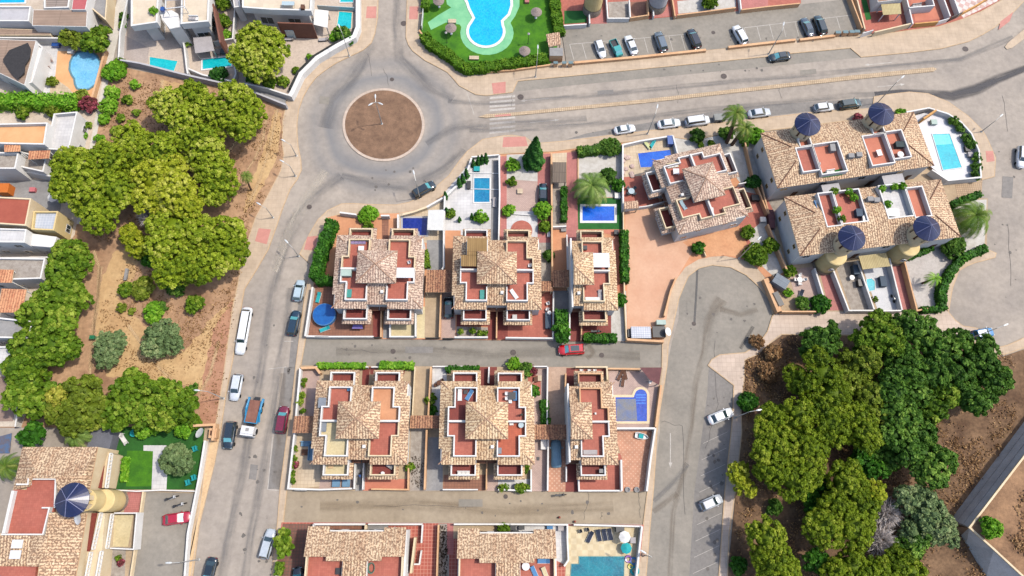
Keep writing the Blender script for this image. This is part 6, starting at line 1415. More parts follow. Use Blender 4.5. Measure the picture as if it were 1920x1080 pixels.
# ================================================================ trees of the park
pine('pine by the white wall, upper middle of the park',[(318,196,38),(360,182,34),(388,205,34),(345,222,34)]); pine('pine at the upper right of the park',[(442,188,38),(468,212,32),(425,222,34),(455,240,26)])
pine('largest pine of the park, far left',[(150,330,52),(205,305,44),(130,308,36),(178,368,48),(218,355,38),(185,405,36),(122,350,30)],top=10)
pine('olive-toned pine behind the largest one',[(245,262,34),(225,290,34),(300,285,42),(268,300,36)]); pine('pine in the very middle of the park group',[(285,330,42),(330,360,42),(275,375,28),(318,318,34),(355,385,26)],top=9.5,mat=PINEL)
pine('pine at the right flank of the park group',[(385,288,40),(405,320,38),(372,262,34),(412,348,34),(395,362,26)]); pine('pine nearest the street pavement',[(418,438,38),(432,468,36),(400,485,34),(440,430,22)])
pine('dense pine left of the street pine',[(325,428,46),(308,458,38),(345,490,44),(318,503,34),(372,500,36),(296,420,24),(380,440,34)],top=9.5); pine('small lemon green pine in the shade of the group',[(243,440,19),(262,462,22)],top=5,mat=PINEL); tree('dark shrub tree under the small pine',[(275,480,18)],HEDGE,3)
pine('round pine between the modern villas and the curved wall',[(482,72,38),(508,98,32),(465,105,32),(490,122,32),(510,75,24)],top=8.5)
deadtree('grey dead pine between the park pines',278,400,24,8.5)
K_ = [('broadleaf by the long white wall, street end',[(128,480,34),(150,492,24),(118,512,32)],LEAFG),('broadleaf below the stone terrace house',[(108,555,40),(140,560,28),(68,588,36),(96,606,34)],LEAFG),('broadleaf in the middle of the west row',[(58,650,42),(100,646,42),(128,655,22),(44,688,34),(120,600,26)],LEAFG),('broadleaf beside the brownish yard',[(52,720,40),(78,748,36),(36,746,30)],LEAFG),
 ('yellowing broadleaf beside the grey deck',[(150,742,40),(112,762,32),(172,772,34),(138,788,30)],LEAFM),('broad green tree south of the olives',[(245,738,42),(272,762,38),(222,772,32),(300,738,28)],LEAFG),('green tree at the south-east corner of the park',[(322,752,36),(342,762,28),(312,778,28)],LEAFG)]
for l,lo,m in K_: tree(l,lo,m,7.0,clump=.5,leaf=.23,dens=1.3)
tree('golden patch tree between two green ones',[(108,742,18)],LEAFY,7.6,clump=.4,leaf=.2); tree('left grey-green olive in the sandy park corner',[(205,648,28),(198,668,22),(220,640,18)],LEAFO,4.5,clump=.4,leaf=.16,dens=1.3); tree('right grey-green olive in the sandy park corner',[(298,636,32),(312,620,22),(285,650,22),(322,645,20)],LEAFO,5.0,clump=.42,leaf=.16,dens=1.4)
tree('olive tree on the lawn of the apartment house',[(330,862,30),(322,852,18),(345,870,18)],LEAFO,5.0,clump=.4,leaf=.16,dens=1.4)
for i,(u,v,r,m,l) in enumerate([(253,159,9,LIME,'round lime ball bush nearest the white wall'),(238,187,9,LEAFG,'second round ball bush down the park slope'),(227,221,8,LEAFG,'third round ball bush, by the path'),(255,213,7,LEAFG,'low round bush beside the pine shadow'),(215,246,8,LEAFG,'round bush at the foot of the lemon pines'),(365,571,18,LEAFG,'broad low bush near the street'),(288,586,20,LIME,'glossy bright bush above the right olive'),(300,578,12,LEAFD,'small dark bush by the glossy one'),(228,577,8,LEAFM,'small bush on the sand'),(248,584,6,LEAFM,'smallest bush on the sand'),(235,543,14,LEAFG,'bush at the lower edge of the pines, left'),(268,540,22,LEAFM,'wide bush at the lower edge of the pines'),(330,540,16,LEAFD,'dark bush at the lower edge of the pines, right'),(365,728,9,LEAFD,'bush by the street lamp of the park'),(362,790,14,LEAFG,'bush over the lawn hedge corner'),
 (215,134,22,LIME,'leafy shrub by the white path, upper'),(224,120,12,LEAFG,'small shrub beside the leafy one'),(210,172,14,LIME,'leafy shrub by the white path, middle'),(203,200,18,LIME,'leafy shrub by the white path, lower'),(196,222,10,LIME,'small leafy shrub by the white path'),(186,262,10,LIME,'lowest leafy shrub by the white path'),(160,236,9,LEAFG,'green bush by the white terrace house'),(155,256,8,LIME,'lime bush by the white terrace house'),(97,152,9,LEAFM,'potted bush on the white terrace, north-west'),(42,210,13,LEAFG,'green bush below the long hedge'),(98,208,14,LEAFM,'mossy bush below the long hedge'),(165,195,16,FLOWR,'bougainvillea at the end of the long hedge'),(155,178,12,LEAFM,'mossy shrub above the bougainvillea'),(418,40,14,LEAFG,'green hedge bush between the modern villas'),(424,66,10,LIME,'lime hedge bush between the modern villas'),(418,5,14,LEAFG,'dark hedge bush at the top edge'),(410,140,16,CYP,'dark spreading shrub at the white pool corner'),(350,80,8,LEAFG,'shrub in the narrow villa yard'),
 (640,62,16,LEAFD,'dark shrub beside the turquoise pool'),(655,72,10,HEDGE,'dark shrub in the corner of the curved wall'),(627,70,9,LIME,'lime shrub beside the dark one'),(583,107,7,LIME,'shrub on the brick yard by the curved wall, upper'),(556,132,6,LEAFG,'shrub on the brick yard by the curved wall, lower'),(505,152,14,LEAFG,'white flowering shrub under the round pine'),(532,152,10,LEAFG,'green shrub right of the flowering one'),(475,143,14,HEDGE,'dark shrub left of the flowering one'),(232,32,8,LEAFD,'dark pot shrub by the top-left driveway'),(230,48,7,LEAFD,'smaller dark pot shrub by the top-left driveway'),(288,20,6,LIME,'potted shrub on the cream roof deck'),(1330,2,15,LEAFG,'round green tree above the car park')]):
    bush(l,u,v,r,m,z0=.12 if l.find('roof deck') < 0 else 6.42)
hedge('long leafy hedge under the black sail house','-20,186 40,184 90,188 140,186',2.6,2.2,LIME,bumpy=.4); tree('leafy tree over the wall north of the kidney pool, left',[(130,68,17),(145,78,14)],LEAFM,4); tree('feathery green tree north of the kidney pool, right',[(172,78,20),(190,66,17),(196,82,12)],LEAFG,4.2)
palm('small fan palm beside the street pavement',461,330,1.7,4.6,PALMD,n=26,base=(472,357)); palm('fan palm at the west edge of the apartment house',12,875,3.0,3.5,PALMD,n=36); palm('fan palm behind the apartment house, under the trees',142,817,3.0,3.8,PALML,n=36); tree('dark tree beside the apartment house roof',[(62,818,22)],HEDGE,4)
for u,v,l in ((270,806,'yellow-green flowering shrub on the lawn edge, left'),(296,800,'flowering shrub on the lawn edge, middle'),(345,805,'flowering shrub on the lawn edge, right')): bush(l,u,v,16,LIME)
hedge('light green hedge at the foot of the balustrade house','234,858 230,902',.8,1.0,LIME)
# ================================================================ scrub trees, lower right
pine('small lime pine leaning over the pavement',[(1385,888,20),(1392,908,18),(1405,918,13)],top=5.5,mat=PINEL); pine('big round pine, left of the scrub wood',[(1465,838,44),(1508,868,42),(1452,878,38),(1490,898,38),(1520,835,34),(1435,850,26)],mat=PINED,top=10); pine('tall pine at the upper left of the wood',[(1545,700,34),(1532,672,22),(1562,738,36),(1515,722,26)],mat=PINED,top=9); pine('small pine left of the tall one',[(1490,702,20),(1488,722,14)],mat=PINED,top=7)
pine('broad pine in the centre-left of the wood',[(1600,790,44),(1560,795,40),(1622,812,32),(1545,768,34),(1500,775,30)],mat=PINED,top=9.5); pine('pine above the big round one',[(1455,785,30),(1485,800,28),(1430,800,20)],mat=PINED,top=8); pine('pine in the lower middle of the wood',[(1590,905,38),(1612,945,38),(1548,992,38),(1600,990,40),(1572,950,34)],mat=PINED,top=9.5); pine('bright small pine beside the lower middle one',[(1642,922,20)],top=7,mat=PINEL)
pine('pine at the bottom edge, left',[(1440,1008,36),(1452,1050,40),(1478,1075,28)],mat=PINED,top=9); pine('pine at the bottom edge, middle',[(1600,1062,32),(1570,1075,28),(1630,1075,26)],mat=PINED,top=8); pine('pine at the bottom edge, right',[(1688,1062,34),(1712,1075,26),(1660,1072,24)],mat=PINED,top=8)
G_ = [('bright green tree at the top of the wood',[(1650,612,30),(1632,640,32),(1668,635,28)],LEAFG,8.5),('deep green tree at the top right of the wood',[(1705,610,28),(1735,625,28),(1695,650,28)],LEAFD,8),('grey-green round tree at the left top of the wood',[(1540,640,32),(1555,625,20),(1520,655,20)],LEAFD,6),('moss green tree in the upper middle',[(1600,690,34),(1625,672,26),(1585,715,22)],LEAFM,7.5),('dark green tree in the heart of the wood',[(1700,700,40),(1678,738,36),(1715,740,30)],LEAFD,8.5),('large deep green tree below the blue car',[(1765,655,36),(1795,640,26),(1790,700,42),(1755,700,30)],LEAFD,9),
 ('deep green tree at the right end of the wood',[(1838,680,34),(1868,712,30),(1830,740,34),(1852,655,22)],LEAFD,8.5),('deep green tree in the lower heart',[(1690,782,34),(1725,815,32),(1675,812,28),(1705,845,26)],LEAFD,8),('dark green tree above the dead branches',[(1745,882,32),(1768,862,24),(1732,850,28)],LEAFD,7.5),('olive tree left in the middle of the wood',[(1632,745,30),(1650,775,28)],LEAFM,7.5),('grey-green tree beside the retaining wall',[(1735,955,36),(1758,988,34),(1712,1000,24),(1700,935,24)],LEAFO,7),('dark undergrowth tree between the pines',[(1622,868,24),(1648,880,20)],HEDGE,5),('deep green tree right of the moss tree',[(1750,760,30),(1775,735,26)],LEAFG,7.5)]
for l,lo,m,tp_ in G_: tree(l,lo,m,tp_,clump=.55,leaf=.22,dens=1.4)
tree('blue-green tree at the lower edge of the dead branches',[(1705,1030,24),(1725,1010,18)],LEAFD,6)
deadtree('grey dead tree, upper half, in the scrub wood',1668,962,28,8.5); deadtree('grey dead tree, lower and wider, in the scrub wood',1655,1012,28,7.5)
for u,v,r,m,l in ((1402,752,18,HEDGE,'dark bush at the pavement by the white hatchback'),(1452,952,14,LEAFD,'bush in the clearing left of the wood'),(1385,1060,16,HEDGE,'dark bush at the bottom left of the scrub'),(1860,990,18,LIME,'bright bush on the raised ground by the wall corner'),(1420,640,13,DRY,'dry brown bush by the paved strip'),(1450,660,16,DRY,'second dry brown bush by the paved strip'),(1440,700,18,DRY,'dry brown bush clump in the open scrub')): bush(l,u,v,r,m,z0=.1 if u != 1860 else 4.62)
rs = np.random.RandomState(3)      # dry scrub: tufts nobody could count
def scatter(name, polys, n, size, mat, z=.15, hgt=.35):
    P_, k = [], 0
    for poly in polys:
        q = pxs(poly, 0); xs_ = [p[0] for p in q]; ys_ = [p[1] for p in q]; c = 0
        while c < n:
            x, y = rs.uniform(min(xs_),max(xs_)), rs.uniform(min(ys_),max(ys_)); ins = False
            for i in range(len(q)):
                (x1,y1),(x2,y2) = q[i-1], q[i]
                if (y1 > y) != (y2 > y) and x < (x2-x1)*(y-y1)/(y2-y1)+x1: ins = not ins
            if ins:
                c += 1
                if math.sin(x*.35+1)*math.cos(y*.41)+rs.uniform(-.6,.9) > 0: P_ += [(x+rs.normal(0,.35), y+rs.normal(0,.35), z+rs.uniform(0,hgt)) for _ in range(7)]
    P_ = np.array(P_); me = leaf_mesh(name, P_, np.tile([0,0,1.],(len(P_),1)), size, rs.uniform(0,1,len(P_)), mat, rs, 1.3, None, .9)
    o = bpy.data.objects.new(name, me); C.objects.link(o); return tag(o, 'dry grass tufts spread over the bare earth', kind='stuff')
scatter('dry_grass', ['1396,680 1467,632 1830,650 1905,670 1900,800 1780,970 1905,1110 1368,1110 1392,900'], 5000, .11, DRY)
scatter('dry_grass', ['1830,990 1925,880 1990,900 1990,1100 1925,1070'], 900, .14, DRY, 4.65)
scatter('dry_grass', ['240,140 530,200 525,320 470,410 445,545 405,790 200,700 190,560 250,470 160,440 200,200'], 3000, .10, DRY, .12, .12)

o = next(q for q in C.objects if q.get('label') == 'arched blue pool with a half floating cover')
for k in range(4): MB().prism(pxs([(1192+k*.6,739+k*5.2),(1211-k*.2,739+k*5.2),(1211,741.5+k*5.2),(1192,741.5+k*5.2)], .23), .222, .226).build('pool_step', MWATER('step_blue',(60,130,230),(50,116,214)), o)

for l,u,v,r,m in (('dark shrubby tree between the two big pines',1535,915,26,HEDGE),('dark shrubby tree under the left side of the deep green trees',1655,855,28,LEAFD),('dark shrubby tree in the gap beside the olive tree',1648,820,26,LEAFD),('low dark tree in the gap of the lower wood',1530,955,20,HEDGE),('moss green tree between tall pine and dark heart',1618,720,28,LEAFM),('dark tree at the right foot of the wood',1812,745,24,LEAFD),('low tree between the bottom pines',1530,1050,22,HEDGE),('deep green tree below the top right group',1735,720,30,LEAFD)): tree(l,[(u,v,r),(u+r*.6,v+r*.4,r*.6)],m,5.5,clump=.5,leaf=.2,dens=1.3)
# ================================================================ vehicles
WH = (246,248,250); SI = (206,212,218); BK = (26,30,38); NV_ = (24,40,60); GR = (112,126,138)
for kind, col, tl, ns, lab, z in [
 ('hatchback',WH,(1120,77),(1131,107),'white hatchback, first from the left in the car park',.17),('sedan',WH,(1190,101),(1176,68),'white saloon in the car park beside the teal pickup',.17),('suv',GR,(1245,97),(1232,60),'grey estate car alone in the middle of the car park',.17),
 ('suv',(36,36,44),(1308,90),(1293,56),'black crossover at the end of the first car park bays',.17),('suv',WH,(1395,81),(1378,51),'white crossover, first car of the second car park bays',.17),('sedan',(70,84,98),(1520,67),(1506,35),'dark grey saloon next to the black-green car, car park',.17),('suv',(28,48,50),(1543,64),(1531,31),'black-green car at the right end of the car park pair',.17),
 ('sedan',(22,44,50),(1485,103),(1439,109),'black saloon driving on the avenue',0),('coupe',WH,(1153,245),(1190,239),'white car, leftmost parked along the avenue',0),('sedan',WH,(1234,234),(1275,229),'white saloon with a big rear window, second along the avenue',0),('minivan',WH,(1286,230),(1330,224),'white people carrier parked along the avenue',0),
 ('sedan',SI,(1404,214),(1444,209),'silver saloon half under the fan palms',0),('hatchback',WH,(1527,203),(1563,199),'white hatchback behind the blue cone towers',0),('suv',(22,54,54),(1573,198),(1615,192),'dark green four by four parked behind the cone tower',0),('suv',WH,(1917,268),(1914,322),'white car cut by the right edge of the picture',0),
 ('hatchback',(40,130,190),(1823,629),(1865,621),'blue hatchback under the trees by the turning circle',0),('sedan',WH,(1329,789),(1374,771),'white saloon in the slanted bays, under the lamp',0),('hatchback',SI,(1313,951),(1354,933),'silver hatchback alone in the lower slanted bays',0),('suv',(214,12,20),(1097,654),(1045,657),'bright red car with a black roof window, side street',0),
 ('hatchback',(24,40,52),(1018,378),(1018,346),'dark blue car under the lime tree in the pink drive',.17),('suv',(20,40,48),(774,367),(817,343),'black car parked on the roundabout edge',0),('hatchback',(196,216,226),(556,567),(565,522),'pale silver hatchback parked above the dark blue one',0),('estate',(16,50,70),(546,629),(556,582),'dark blue estate parked by the round pool wall',0),
 ('suv',(128,12,48),(525,812),(534,762),'dark red car parked by the south row wall',0),('limousine',WH,(464,578),(449,662),'very long white limousine driving down the street',0),('estate',(226,232,240),(447,702),(438,750),'white estate car following the limousine',0),('suv',(32,46,58),(434,794),(427,838),'dark grey car beside the skip lorry',0),
 ('sedan',(190,18,50),(305,976),(360,968),'crimson saloon parked in the court of the apartment house',.17),('sedan',(20,36,46),(399,1046),(385,1102),'black car at the bottom edge of the main street',0),('estate',(206,214,222),(494,1046),(509,994),'silver estate car beside the flowering oleander',0),('hatchback',BK,(841,598),(841,556),'black car with pale blue windscreen in the villa drive',.17),('hatchback',(30,32,40),(560,1110),(558,1066),'black car on the mossy tiles, bottom edge',.17)]:
    car(kind, col, tl, ns, lab, z=z, group='parked cars' if 'driving' not in lab and 'following' not in lab else 'cars on the move')
o = next(q for q in C.objects if str(q.get('label')).startswith('bright red car')); MB().box(-.55,0,1.66,1.5,.95,.035).build('sunroof', GLASS, o, world=False)
# covered car, pickup, trailer, lorry
a = Vector(P(1043,825,.8)); c = Vector(P(1043,877,.8)); m_ = (a+c)/2
t = thing('covered_car', 'car under a grey-blue fabric cover below the tiled carport', 'car', (m_.x,m_.y,.17), math.radians(90))
b = MB(); R = []
for x,w,z in ((-2.25,.4,.35),(-2.15,.78,.8),(-1.6,.88,.98),(-1.1,.86,1.3),(-.3,.8,1.42),(.5,.8,1.4),(1.15,.86,1.05),(1.8,.84,.92),(2.2,.7,.75),(2.3,.4,.35)):
    R.append([(x,-w,.06),(x,-w*1.02,z*.55),(x,-w*.86,z*.92),(x,0,z),(x,w*.86,z*.92),(x,w*1.02,z*.55),(x,w,.06)])
for p, q in zip(R, R[1:]):
    for i in range(6): b.face([p[i],p[i+1],q[i+1],q[i]])
b.face(R[0]); b.face(R[-1][::-1]); b.build('cover', M('car_cover',(128,164,184),(110,146,168),1.2,.6,.4,dirt=.12), t, world=False, smooth=True)
for sy in (-1,1): MB().box(.95,sy*.98,.8,.2,.22,.16).build('mirror_pocket', MATS['car_cover'], t, world=False)
a = Vector(P(1149,79,.7)); c = Vector(P(1161,103,.7)); d = (c-a); m_ = (a+c)/2; TP = MPAINT('teal_paint',(60,176,172),.3)
t = thing('pickup_truck', 'small teal pickup with an open bed in the car park', 'pickup truck', (m_.x,m_.y,.17), math.atan2(d.y,d.x), 'parked cars')
MB().box(0,0,.35,3.9,1.5,.35).build('chassis', TP, t, world=False); b = MB(); b.path([(-.1,-.72),(-1.9,-.72),(-1.9,.72),(-.1,.72)],.07,.7,1.05); b.build('bed_sides', TP, t, world=False); MB().box(-1,0,.7,1.75,1.36,.03).build('bed_floor', BLACKP, t, world=False)
MB().box(.55,0,.7,1.1,1.46,.72).build('cab', TP, t, world=False); MB().box(1.5,0,.7,.8,1.4,.25).build('bonnet', TP, t, world=False)
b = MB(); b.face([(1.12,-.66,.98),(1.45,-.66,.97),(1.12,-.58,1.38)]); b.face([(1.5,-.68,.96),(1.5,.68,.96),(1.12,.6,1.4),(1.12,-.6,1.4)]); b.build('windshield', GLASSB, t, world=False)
for x in (-1.25,1.3):
    for sy in (-.7,.7): MB().tube((x,sy-.1,.3),(x,sy+.1,.3),.3,.3,14).build('wheel', RUBBER, t, world=False)
t = thing('trailer', 'grey tarpaulin covered trailer parked between van and palms', 'trailer', (*P(1349,221,.8),0), math.radians(5))
MB().box(0,0,.4,2.2,1.3,.75).build('box_body', GREYT, t, world=False); MB().box(0,0,1.15,2.3,1.4,.1).build('tarpaulin', M('grey_tarp',(160,162,158),(140,142,140),1,.7,.2), t, world=False); MB().box(1.5,0,.4,1.0,.08,.08).build('drawbar', STEEL, t, world=False)
for sy in (-.68,.68): MB().tube((0,sy-.08,.3),(0,sy+.08,.3),.3,.3,14).build('wheel', RUBBER, t, world=False)
a = Vector(P(482,746,1)); c = Vector(P(465,818,1)); d = (c-a); m_ = (a+c)/2; BL = MPAINT('skip_blue',(40,150,200),.4)
t = thing('skip_lorry', 'blue skip lorry with a white cab and a rust-coloured load bed', 'lorry', (m_.x,m_.y,0), math.atan2(d.y,d.x))
MB().box(-.3,0,.6,6.2,.9,.25).build('chassis', BLACKP, t, world=False); MB().box(-.9,.05,1.3,3.7,1.95,.12).build('load_bed', M('rusty_plate',(160,112,96),(136,90,76),.8,.9,.3), t, world=False)
b = MB(); b.path([(1.05,-1.0),(1.05,1.1),(-2.75,1.1)],.12,1.0,1.75); b.path([(-2.75,-1.0),(1.05,-1.0)],.12,1.0,1.55); b.build('bed_frame', BL, t, world=False)
for sy, zz in ((1.25,1.0),(-1.1,1.0)):
    b = MB(); b.tube((.7,sy,.9),(-1.2,sy,1.9),.15,.15,8); b.tube((-1.2,sy,1.9),(-2.9,sy,1.5),.17,.14,8); b.tube((-1.0,sy,.9),(-1.9,sy,1.7),.09,.09,8); b.box(-2.8,sy,1.2,.7,.32,.4); b.build('lifting_arm', BL, t, world=False)
MB().box(2.45,0,.6,1.55,2.1,1.5).build('cab', WHITEM, t, world=False); MB().box(2.3,0,2.1,1.2,1.95,.18).build('cab_roof', WHITEM, t, world=False); MB().box(2.25,.05,2.28,.5,.55,.06).build('roof_hatch', GREYT, t, world=False)
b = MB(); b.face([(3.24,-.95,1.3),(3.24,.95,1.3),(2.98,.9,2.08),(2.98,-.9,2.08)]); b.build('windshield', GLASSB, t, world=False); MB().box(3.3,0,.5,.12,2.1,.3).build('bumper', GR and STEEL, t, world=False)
for x in (-2.3,-1.2,2.3):
    for sy in (-.95,.95): MB().tube((x,sy-.16,.48),(x,sy+.16,.48),.48,.48,16).build('wheel', RUBBER, t, world=False)
for sy in (-1.2,1.2): MB().box(3.0,sy,1.5,.12,.3,.4).build('wing_mirror', BLACKP, t, world=False)
motorbike(325,933,20,'white scooter standing above the other, apartment court',.17,group='scooters in the court'); motorbike(340,946,18,'black and white scooter near the court wall',.17,group='scooters in the court'); motorbike(1052,928,4,'black motor scooter at the wall in the lower side street',.01,BLACKP); motorbike(676,896,95,'blue motor scooter in the grey strip, south row',.17,MPAINT('scooter_blue',(30,90,170),.3)); motorbike(1118,622,5,'dark green scooter behind the hedge, north row',.17,MPAINT('scooter_green',(40,80,80),.3))
# ================================================================ lamps
for u,v,a_,l in [(655,105,115,'on the pavement by the white curved wall'),(1004,144,88,'at the avenue beside the pool hut'),(787,371,105,'over the black car by the roundabout'),(556,292,150,'on the park pavement, upper'),(554,330,150,'on the park pavement, second'),(512,408,150,'on the park pavement, third'),(560,480,135,'on the corner by the tall dark hedge'),
 (419,747,175,'by the white estate car, park side'),(373,1049,182,'at the parking court wall, bottom left'),(1378,783,10,'over the white saloon, slanted bays'),(1386,484,40,'at the top of the turning circle'),(1441,101,75,'over the car park, avenue side'),(1645,193,40,'behind the right cone tower'),(1840,247,40,'outside the curved pool court wall'),(1214,251,75,'on the south side of the avenue'),(1819,634,20,'beside the blue hatchback'),(1205,1040,150,'on the pavement by the big teal pool')]:
    lamp(u,v,a_,'tall street lamp '+l, h=7.2 if u not in (556,554,512,560,1840) else 4.2)
lamp(716,232,95,'three-armed street lamp in the middle of the roundabout island',h=7.6,heads=3,z=.16,arm=.8)
# ================================================================ garden furniture and small things
n_ = ['first','second','third','fourth','fifth']
for i,(u,v) in enumerate([(1106,1007),(1123,1004),(1134,1003),(1144,1002)]): lounger(u,v,100 if i else 62,'dark blue sunbed by the big pool, %s from the left'%n_[i],FABD,group='sunbeds by the big teal pool')
parasol(1172,1007,'white parasol by the big teal pool',r=.95,h=2.2); table(1187,1013,'white square table under the east wall by the white parasol',.45,FABG,square=True); crate(1163,993,'dark covered barbecue behind the white parasol',1.3,.8,1.0,BLACKP,name='covered_barbecue',cat='barbecue'); parasol(1175,1028,'closed turquoise beach umbrella lying by the pool',r=.9,h=1.4,m=FABT)
for u,v,w_,m,l,nm in ((1178,1048,.55,MPAINT('violet_plastic',(150,90,180),.4),'violet swim ring','swim_ring'),(1188,1052,.6,FABB,'blue inflatable by the big pool','inflatable_toy'),(1190,1070,.7,FABT,'turquoise inflatable mat by the big pool','inflatable_toy'),(1182,1062,.4,MPAINT('yellow_plastic',(220,210,40),.4),'yellow pool toy','inflatable_toy')):
    x,y = P(u,v,.3); b = MB(); b.lathe([(w_*.5,.0),(w_,.02),(w_*1.1,.12),(w_*.95,.24),(w_*.6,.2),(w_*.5,.0)],x,y,18); o = b.build(nm, m, label=l+' lying on the tiles', cat='pool toy')
    o.location.z = .2
for u,v,l in ((1088,996,'left dark chair on the pool tiles'),(1101,993,'right dark chair on the pool tiles')): chair(u,v,200,l,BLACKP)
for u,v,a_,z,m,l in ((841,1050,90,5.2,None,''),): pass
lounger(1019,1052,0,'blue sunbed under the eaves on the roof terrace, bottom right',FABB,z=5.2); lounger(1002,1073,115,'pale blue sunbed on the roof terrace, bottom right',FABB,z=5.2); lounger(1022,1075,112,'cream sunbed on the roof terrace, bottom edge',MATS['cream_floor'],z=5.2); table(986,1062,'round white table on the roof terrace, bottom right',.6,WHITEM,z=5.2)
t = thing('plastic_tub','oval green tub on the roof terrace, bottom left','tub',(*P(696,1065,5.6),5.2)); MB().lathe([(.55,0),(.75,.5),(.66,.5),(.5,.1),(0,.08)],0,0,20,.75,1.1).build('tub_body', MPAINT('green_plastic',(60,130,110),.4), t, world=False)
crate(635,1071,'black square cover on the roof terrace, bottom left',.9,.9,.4,BLACKP,z=5.2)
for i,(u,v,m) in enumerate([(962,989,BLACKP),(978,988,BLACKP),(967,999,BLACKP),(1031,990,FABB),(1052,990,FABG)]): crate(u,v,'%s crate in the grey junk yard, %s from the left'%(('black','black','black','blue','pale')[i],n_[i]),.9,.8,.6,m,group='clutter in the junk yard')
# first villa, north row
lounger(597,558,80,'turquoise sunbed north of the round pool',FABT); lounger(609,617,22,'turquoise sunbed south of the round pool',FABT)
x,y = P(670,612,1.5); MB().prism([(x-.95,y-.35),(x+.95,y-.35),(x+.8,y+.35),(x-.8,y+.35)],1.25,1.3,True).build('parasol_cloth', M('violet_cloth',(150,136,210),(134,120,196),1,.9,.1), label='violet cloth spread over the balcony rail', cat='cloth')
crate(649,509,'large green-white storage chest on the first roof terrace',1.7,1.5,1.1,M('mint_chest',(196,216,206),(184,206,196),1,.7,.1),z=5.2); crate(654,550,'turquoise basin in the corner of the roof terrace',.9,1.4,.35,M('teal_basin',(80,170,160),(64,156,148),1,.5,.1),z=5.2)
sofa(671,453,0,'white and violet cushioned sofa on the roof terrace',FABW,M('violet_cushion',(170,150,190),(150,130,176),1,.9,.1),z=5.2,L=2.6); chair(767,492,200,'white round chair on the roof terrace beside the awning',WHITEM,z=5.2); table(677,466,'white towel covered table on the roof terrace',.5,FABW,z=5.2,square=True)
# second villa, north row
lounger(964,552,125,'white sunbed on the orange roof terrace',FABW,z=5.2); crate(904,552,'teal chest on the roof terrace, second villa',.7,1.6,.5,M('teal_basin',(80,170,160),(64,156,148),1,.5,.1),z=5.2); chair(993,498,180,'white folded chair by the wall on the roof terrace',WHITEM,z=5.2)
table(965,594,'low metal table on the low roof terrace',.4,STEEL,z=3,square=True,h=.4); crate(1028,600,'long dark blue chest against the terrace wall',1.0,3.0,.7,M('slate_cover',(70,90,110),(60,78,98),1,.7,.1)); chair(1027,569,200,'white chair at the top of the terracotta terrace',WHITEM); chair(1026,580,160,'second white chair on the terracotta terrace',WHITEM); table(1030,586,'small white table on the terracotta terrace',.35)
for u,v,l in ((864,622,'left pot in the gravel strip'),(886,621,'middle pot in the gravel strip'),(900,626,'pot with dark plant in the gravel strip'),(909,625,'right pot in the gravel strip')): pot(u,v,'potted plant, '+l,group='pots in the gravel strip')
crate(894,316,'green box beside the front cypresses',1.1,.9,.5,FABT); crate(879,346,'dark box beside the teal pool',.7,1.5,.6,BLACKP); lounger(927,380,90,'white sunbed on the narrow strip by the teal pool',FABG)
t = thing('round_steps','round red step with white rim at the second villa','steps',(*P(978,432,.3),.17)); MB().lathe([(2.0,0),(2.0,.16),(1.6,.17),(1.6,.32),(0,.33)],0,0,26).build('step', TERRA, t, world=False)
table(975,358,'small stone bench in the gravel court',.5,SANDT,square=True,h=.4); crate(1029,438,'white box at the end of the pink drive',.5,1.1,.5,WHITEM); crate(1057,430,'grey box on the peach terrace',.9,.7,.5,GREYT); crate(1156,435,'black box on the salmon terrace',.8,.8,.8,BLACKP); crate(1158,366,'white cushion box on the pink deck by the date palm',1.0,1.1,.6,FABW,lid=FABW)
crate(1097,464,'dark round bin on the roof terrace, narrow villa',.7,.7,.7,BLACKP,z=5.2); lounger(1125,554,90,'grey sunbed on the narrow villa roof',FABG,z=5.2); crate(1111,560,'long white chest on the narrow villa roof',2.4,.5,.5,FABW,z=5.2)
crate(1202,623,'white tiled box roof in the forecourt corner',3.4,2.0,1.6,MT('white_tile_top',(230,232,240),(220,224,232),(180,184,196),.4,mortar=.05),name='tiled_shed',cat='shed'); crate(1236,622,'peach utility enclosure with dark top',2.2,1.9,1.6,PEACHW,lid=BLACKP,name='utility_enclosure',cat='enclosure'); crate(1240,604,'mint box beside the utility enclosure',1.6,.8,1.3,M('mint_chest',(196,216,206),(184,206,196),1,.7,.1)); crate(1181,624,'black bin beside the tiled shed',.6,1.4,1.1,BLACKP)
dish(1252,622,'white satellite dish over the forecourt wall',.75,1.6,.9,0); dish(375,812,'large white satellite dish by the park pavement, bottom left',.85,1.6,.8,150); dish(147,972,'white satellite dish below the blue cone roof',.9,8.2,.6,200); dish(740,994,'cream dish on the wall of the bottom row',.5,4.5,.5,90)
t = thing('globe_lamp','cream globe lamp on the wall by the bottom pavement','lamp',(*P(1204,1040,1.6),1.5)); MB().lathe([(.04,0),(.04,.35)],0,0,8).build('stem', STEEL, t, world=False); MB().lathe([(0,.3),(.25,.4),(.35,.65),(.25,.9),(0,1.0)],0,0,16).build('globe', M('brown_globe',(170,140,120),(150,120,100),2,.4,0), t, world=False)
